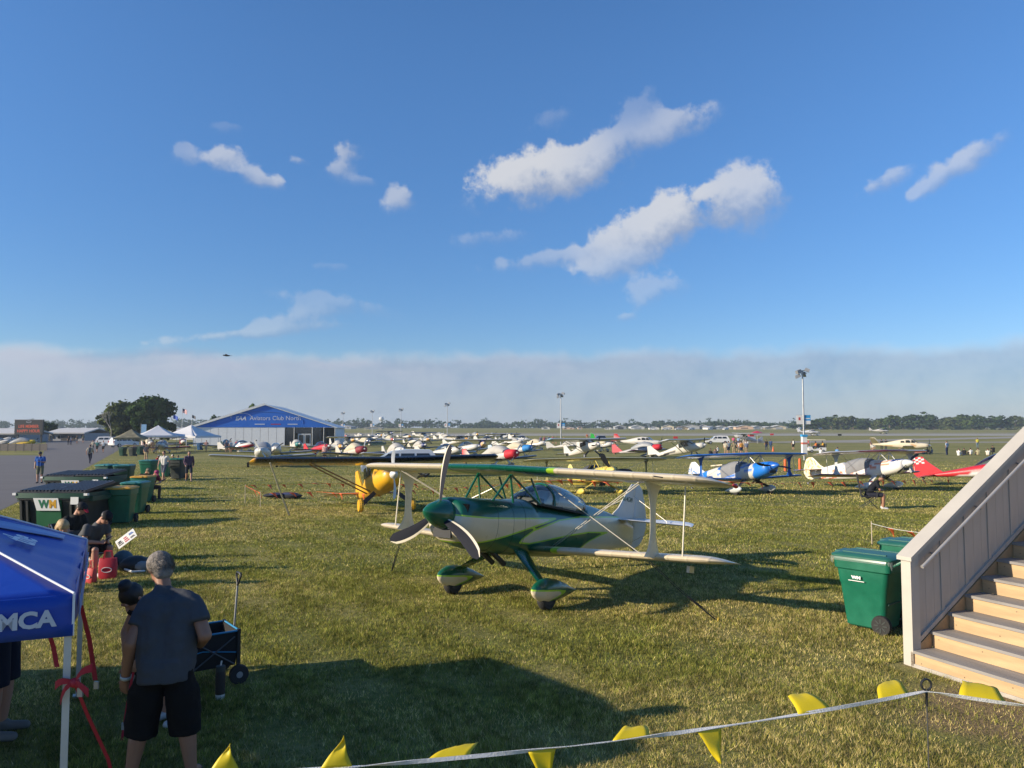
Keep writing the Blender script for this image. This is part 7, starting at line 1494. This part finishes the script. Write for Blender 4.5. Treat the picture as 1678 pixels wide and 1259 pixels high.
# --- yellow pennants in front of the camera
S1 = Vector((2.77, 5.25, 1.0)); S0 = Vector((-2.6, 3.9, 1.0)); S2 = Vector((6.4, 4.75, 1.0))
def yellow_rope():
    T = thing('pennant_rope', 'white rope with large yellow pennants crossing low in front of the camera', 'pennant rope', S1); Y = bpy.data.materials.new('pennant_yellow'); Y.use_nodes = True; t = NT(Y.node_tree); Y.node_tree.nodes.clear()
    d = t.n('ShaderNodeBsdfPrincipled'); d.inputs['Base Color'].default_value = (.80, .64, .02, 1); d.inputs['Roughness'].default_value = .45; tl = t.n('ShaderNodeBsdfTranslucent'); tl.inputs[0].default_value = (.8, .64, .03, 1); ms = t.n('ShaderNodeMixShader'); ms.inputs[0].default_value = .3; t.put(ms.inputs[1], d.outputs[0]); t.put(ms.inputs[2], tl.outputs[0]); ou = t.n('ShaderNodeOutputMaterial'); t.put(ou.inputs[0], ms.outputs[0])
    RP = mat('rope_white', (.62, .62, .60), .6, var=.1, scale=30, bump=.4, bscale=80)
    def pos(f): p = S1.lerp(S0, f); p.z -= 4*.115*f*(1-f); return p-S1
    def pos2(f): p = S1.lerp(S2, f); p.z -= 4*.12*f*(1-f); return p-S1
    def ribbon(fn, name):
        b = MB(); N_ = 120; rs = []
        for k in range(N_+1):
            f = k/N_; p = fn(f); tw = 1.2*math.sin(f*19)+f*4; d_ = (fn(min(1, f+.01))-fn(max(0, f-.01))).normalized(); u = d_.cross(Vector((0, 0, 1))).normalized(); v = u.cross(d_); a = u*math.cos(tw)+v*math.sin(tw); c = d_.cross(a); rs.append([p+a*.011+c*.0025, p-a*.011+c*.0025, p-a*.011-c*.0025, p+a*.011-c*.0025])
        b.rings(rs); b.build(name, RP, T, 30)
    ribbon(pos, 'rope'); ribbon(pos2, 'rope')
    def flag(fn, f0, wd, tip, fold, seed, trap=.0):
        a, c = fn(f0-wd), fn(f0+wd); mid = (a+c)/2; N_ = 10; M_ = 6; P = []
        for i in range(N_+1):
            f = i/N_
            for k in range(M_+1):
                g = k/M_; base = a.lerp(c, g); tp = mid.lerp(base, trap)+Vector(tip); p = base.lerp(tp, f); p += Vector((.003*math.sin(7*f+seed), .015*math.sin(f*5+g*4+seed)*f, fold*math.sin(math.pi*f)+.004*math.sin(9*g+seed)*f)); P.append(p)
        b = MB(); b.add(P, [(i*(M_+1)+k, i*(M_+1)+k+1, (i+1)*(M_+1)+k+1, (i+1)*(M_+1)+k) for i in range(N_) for k in range(M_)]); o = b.build('pennant', Y, T, 60); md = o.modifiers.new('t', 'SOLIDIFY'); md.thickness = .002
    W_ = .0155
    flag(pos, .800, W_, (.02, .03, .145), .0, 1); flag(pos, .695, W_, (.03, .04, .15), .0, 2); flag(pos, .583, .022, (.10, .15, .02), .015, 3, .55); flag(pos, .483, W_, (.02, -.02, -.23), .0, 4); flag(pos, .382, .022, (.05, .17, .01), .02, 5, .5); flag(pos, .290, W_, (.05, -.05, -.19), .0, 6, .1); flag(pos, .155, .022, (-.05, .16, .055), .02, 7, .62); flag(pos, .047, .022, (.04, .16, .05), .02, 8, .6)
    flag(pos2, .095, .040, (.06, .15, .06), .025, 9, .62); flag(pos2, .24, .04, (.06, .13, .06), .02, 10, .4)
    st = MB(); st.tube([(0, 0, .0), (0, 0, -1.05)], .0045, 6); st.build('stake', mat('stake_steel', (.10, .10, .10), .5, .5), T)
    MB().tube([(0, 0, -.10), (0, 0, .0)], .0085, 8).build('stake_sleeve', BLACK, T); MB().tube([(.033*math.sin(a), 0, .042-.036*math.cos(a)) for a in np.linspace(.15, 6.1, 24)], .0075, 6).build('stake_loop', BLACK, T)
yellow_rope()

# ================================================================== BLUE CANOPY, HALF LOWERED
def blue_canopy():
    C_ = Vector((-3.06, 5.45, 0)); u = Vector((-.887, -.462, 0)); v = Vector((-.462, .887, 0)); w = 3.0
    T = thing('pop_up_canopy', 'blue canopy with white letters, half lowered on its legs, nearest at left', 'canopy', C_, math.atan2(-.462, -.887)); T.rotation_euler = (0, 0, math.atan2(u.y, u.x))
    # local x runs along u; local y along -v (turned so that the frame is right handed)
    V = lambda x, y, z: Vector((x, -y, z))
    FB = mat('canopy_blue', (.012, .062, .40), .42, var=.05, scale=1.2, bump=.25, bscale=5, spec=.4); WH = mat('canopy_letter_white', (.60, .62, .68), .5, var=.02); PW = mat('canopy_piping', (.80, .80, .80), .5, var=0); PB = mat('canopy_pale_blue', (.24, .34, .62), .5, var=.03); LG = mat('canopy_leg', (.62, .60, .56), .4, .2)
    z0, z1, zp, = 1.315, 1.60, 2.32; cn = [V(0, 0, z1), V(w, 0, z1), V(w, w, z1), V(0, w, z1)]; pk = V(w/2, w/2, zp); n = 22; r_ = random.Random(5)
    def panel(i, g, f):
        a, c = cn[i], cn[(i+1) % 4]; base = a.lerp(c, g); p = base.lerp(pk, f)
        nrm = (c-a).cross(pk-a).normalized(); nrm = nrm if nrm.z > 0 else -nrm
        p += nrm*(-.055*math.sin(math.pi*f)*math.sin(math.pi*min(1, max(0, g))) + .010*math.sin(9*g+4*f)*math.sin(math.pi*f) + .012*math.sin(26*g+2.0)*max(0, 1-f*3.2)*math.sin(math.pi*g)); return p
    for i in range(4):
        b = MB(); P = [panel(i, k/n, r2/n) for r2 in range(n+1) for k in range(n+1)]; b.add(P, [(r2*(n+1)+k, r2*(n+1)+k+1, (r2+1)*(n+1)+k+1, (r2+1)*(n+1)+k) for r2 in range(n) for k in range(n)]); o = b.build('roof_panel', FB, T, 60); md = o.modifiers.new('t', 'SOLIDIFY'); md.thickness = .004
        # hip seam piping
        MB().tube([panel(i, 0, f) + Vector((0, 0, .004)) for f in np.linspace(0, 1, 16)], .009, 6).build('seam_piping', PW, T)
        a, c = cn[i], cn[(i+1) % 4]; d = (c-a).normalized(); nrm = d.cross(Vector((0, 0, 1))); ctr = V(w/2, w/2, 0); nrm = nrm if nrm.dot(Vector((a.x, a.y, 0))-ctr) > 0 else -nrm
        b = MB(); P = []
        for r2 in range(4):
            for k in range(25): g = k/24; P.append(a.lerp(c, g)+Vector((0, 0, -(z1-z0)*r2/3))+nrm*(.012*math.sin(g*17+r2*.6)*r2/3+.004))
        b.add(P, [(r2*25+k, r2*25+k+1, r2*25+k+26, r2*25+k+25) for r2 in range(3) for k in range(24)]); o = b.build('valance', FB, T, 60); md = o.modifiers.new('t', 'SOLIDIFY'); md.thickness = .004
        MB().bar(a+Vector((0, 0, 0))+nrm*.008, a+Vector((0, 0, -(z1-z0)))+nrm*.008, .016, .016).build('corner_piping', PW, T, 0)
        if i == 0: front = o; fn = nrm
        if i == 3: side = o
    # front valance letters, read left to right from outside: local x runs right to left
    ft = frame(V(0, 0, (z0+z1)/2)+fn*.026, (-1, 0, 0), (0, 0, 1))
    for ch, xx in (('Y', .500), ('M', .385), ('C', .268), ('A', .160)): text(ch, .152, 'lettering', WH, front, ft @ Matrix.Translation((-xx, -.012, 0)), .003, bold=.006, sx=1.05)
    # side panel: 'the' and the pale band along the rear hip
    i = 3    # corner (0,w) back to (0,0)
    O = panel(3, .5, .36); ex = (panel(3, .40, .36)-panel(3, .60, .36)).normalized(); ey = (panel(3, .5, .42)-panel(3, .5, .30)).normalized(); nz = ex.cross(ey)
    if nz.z < 0: ex = -ex; nz = -nz
    M_ = frame(panel(3, .46, .30)+nz*.045, -ex if False else ex, ey); text('the', .36, 'lettering', mat('canopy_the_white', (.80, .80, .82), .5, var=0), T, M_, .002, bold=.005)
    b = MB(); P = []; N_ = 20
    for k in range(N_+1):
        f = .12+.78*k/N_; p = panel(3, 0.0, f); q = panel(3, .10/(1-f*.55), f); wd = 1.0
        P += [panel(3, min(.5, .075/(1-f*.9)), f)+nz*.02, panel(3, min(.6, (.075+.085)/(1-f*.9)), f)+nz*.02]
    b.add(P, [(2*k, 2*k+1, 2*k+3, 2*k+2) for k in range(N_)]); o = b.build('pale_band', PB, T, 60); md = o.modifiers.new('t', 'SOLIDIFY'); md.thickness = .003
    # small print band on the side valance, seen edge on
    for k in range(9): MB().box(V(-.032, .3+k*.28, (z0+z1)/2), (.004, .17, .12)).build('valance_print', PB, side if False else T, 0)
    # legs and truss
    for x, y in ((.03, .03), (w-.03, .03), (w-.03, w-.03), (.03, w-.03)):
        MB().box(V(x, y, .72), (.045, .045, 1.44)).build('leg', LG, T, 0); MB().box(V(x, y, .012), (.09, .09, .024)).build('foot_plate', STEEL, T, 0)
    for a, c in ((V(.03, .03, 1.5), V(w-.03, .03, 1.5)), (V(.03, w-.03, 1.5), V(w-.03, w-.03, 1.5)), (V(.03, .03, 1.5), V(.03, w-.03, 1.5)), (V(w-.03, .03, 1.5), V(w-.03, w-.03, 1.5))): MB().bar(a, c, .02, .03).build('truss_bar', LG, T, 0)
    return C_, u, v
CC, cu_, cv_ = blue_canopy()
# red webbing straps: bow on the near leg with a long tail, one hanging from the eave, one held
RW = mat('red_webbing', (.42, .012, .03), .6, var=.1, scale=20)
def strap(label, pts, w=.028, bow=None, buckle=None):
    t = thing('webbing_strap', label, 'strap', pts[0]); o = Vector(pts[0]); b = MB()
    rs = []; P = [Vector(p)-o for p in pts]
    for i, p in enumerate(P): tw = .5*math.sin(i*1.1); s = Vector((math.cos(tw), math.sin(tw), 0))*w/2; nn = Vector((-math.sin(tw), math.cos(tw), 0))*.0015; rs.append([p+s+nn, p-s+nn, p-s-nn, p+s-nn])
    b.rings(rs); b.build('webbing', RW, t, 30)
    if bow is not None:
        for k, (dx_, dz_) in enumerate(((-.13, -.02), (.12, .10), (.10, -.07), (-.09, -.12))):
            c0 = Vector(bow)-o; q = MB(); q.rings([[c0+Vector((dx_*f, -.03*math.sin(f*3), dz_*f+.03*math.sin(f*3.1)))+Vector((0, .004*sy, .026*sz*(.5+f*.6))) for sy, sz in ((1, 1), (1, -1), (-1, -1), (-1, 1))] for f in (0, .25, .5, .75, 1)]); q.build('bow_loop', RW, t, 30)
        MB().ell(Vector(bow)-o, (.035, .03, .035), 10, 6).build('knot', RW, t)
    if buckle is not None: MB().box(Vector(buckle)-o, (.035, .02, .06)).build('buckle', STEEL, t, 0)
    return t
bw = CC+Vector((-.02, .02, 1.0))+(Vector((.06, -.05, 0)))
strap('red webbing tied in a bow round the near canopy leg, tail running down', [bw, bw+Vector((.04, .10, -.25)), bw+Vector((.12, .25, -.62)), bw+Vector((.17, .33, -.98))], .024, bow=bw, buckle=bw+Vector((.03, .02, -.07)))
e1 = CC+cv_*1.1+Vector((.02, 0, 1.30)); strap('red webbing strap hanging from the right eave of the blue canopy', [e1, e1+Vector((.06, .03, -.28)), e1+Vector((.11, .05, -.62))], .035, buckle=e1+Vector((.12, .05, -.66)))
e2 = CC+cu_*.16+cv_*.2+Vector((0, 0, 1.32)); strap('short red webbing strap behind the near canopy leg', [e2, e2+Vector((.03, .02, -.12)), e2+Vector((.06, .02, -.26))], .03)
hp_ = Vector((-3.38, 7.02, .62)); strap('red webbing strap dangling from the hands of the bending person', [hp_, hp_+Vector((-.03, -.02, -.2)), hp_+Vector((-.07, -.05, -.62))], .022, buckle=hp_+Vector((-.06, -.04, -.5)))
hp2 = Vector((-3.20, 7.0, .60)); strap('second red webbing strap beside the bending person', [hp2, hp2+Vector((0, 0, -.2)), hp2+Vector((-.03, 0, -.45))], .022)

# ================================================================== BIRD
p = AT(372, 583, 55); T = thing('bird', 'dark bird gliding low in the sky above the marquee', 'bird', p, R(200))
b = MB(); b.ell((0, 0, 0), (.22, .06, .055), 10, 6); b.ell((.22, 0, .02), (.07, .045, .045), 8, 5)
for s in (-1, 1): b.rings([[(.06-.02*f*f+c*(.11-.07*f), s*f*.48, .10*math.sin(f*2.2)-.05*f*f+d) for c, d in ((1, 0), (0, .008), (-1, 0), (0, -.008))] for f in (0.03, .3, .6, .85, 1)])
b.prism([(-.18, -.03), (-.34, -.07), (-.34, .07), (-.18, .03)], .012); b.build('body', mat('bird_feathers', (.10, .095, .09), .8), T)
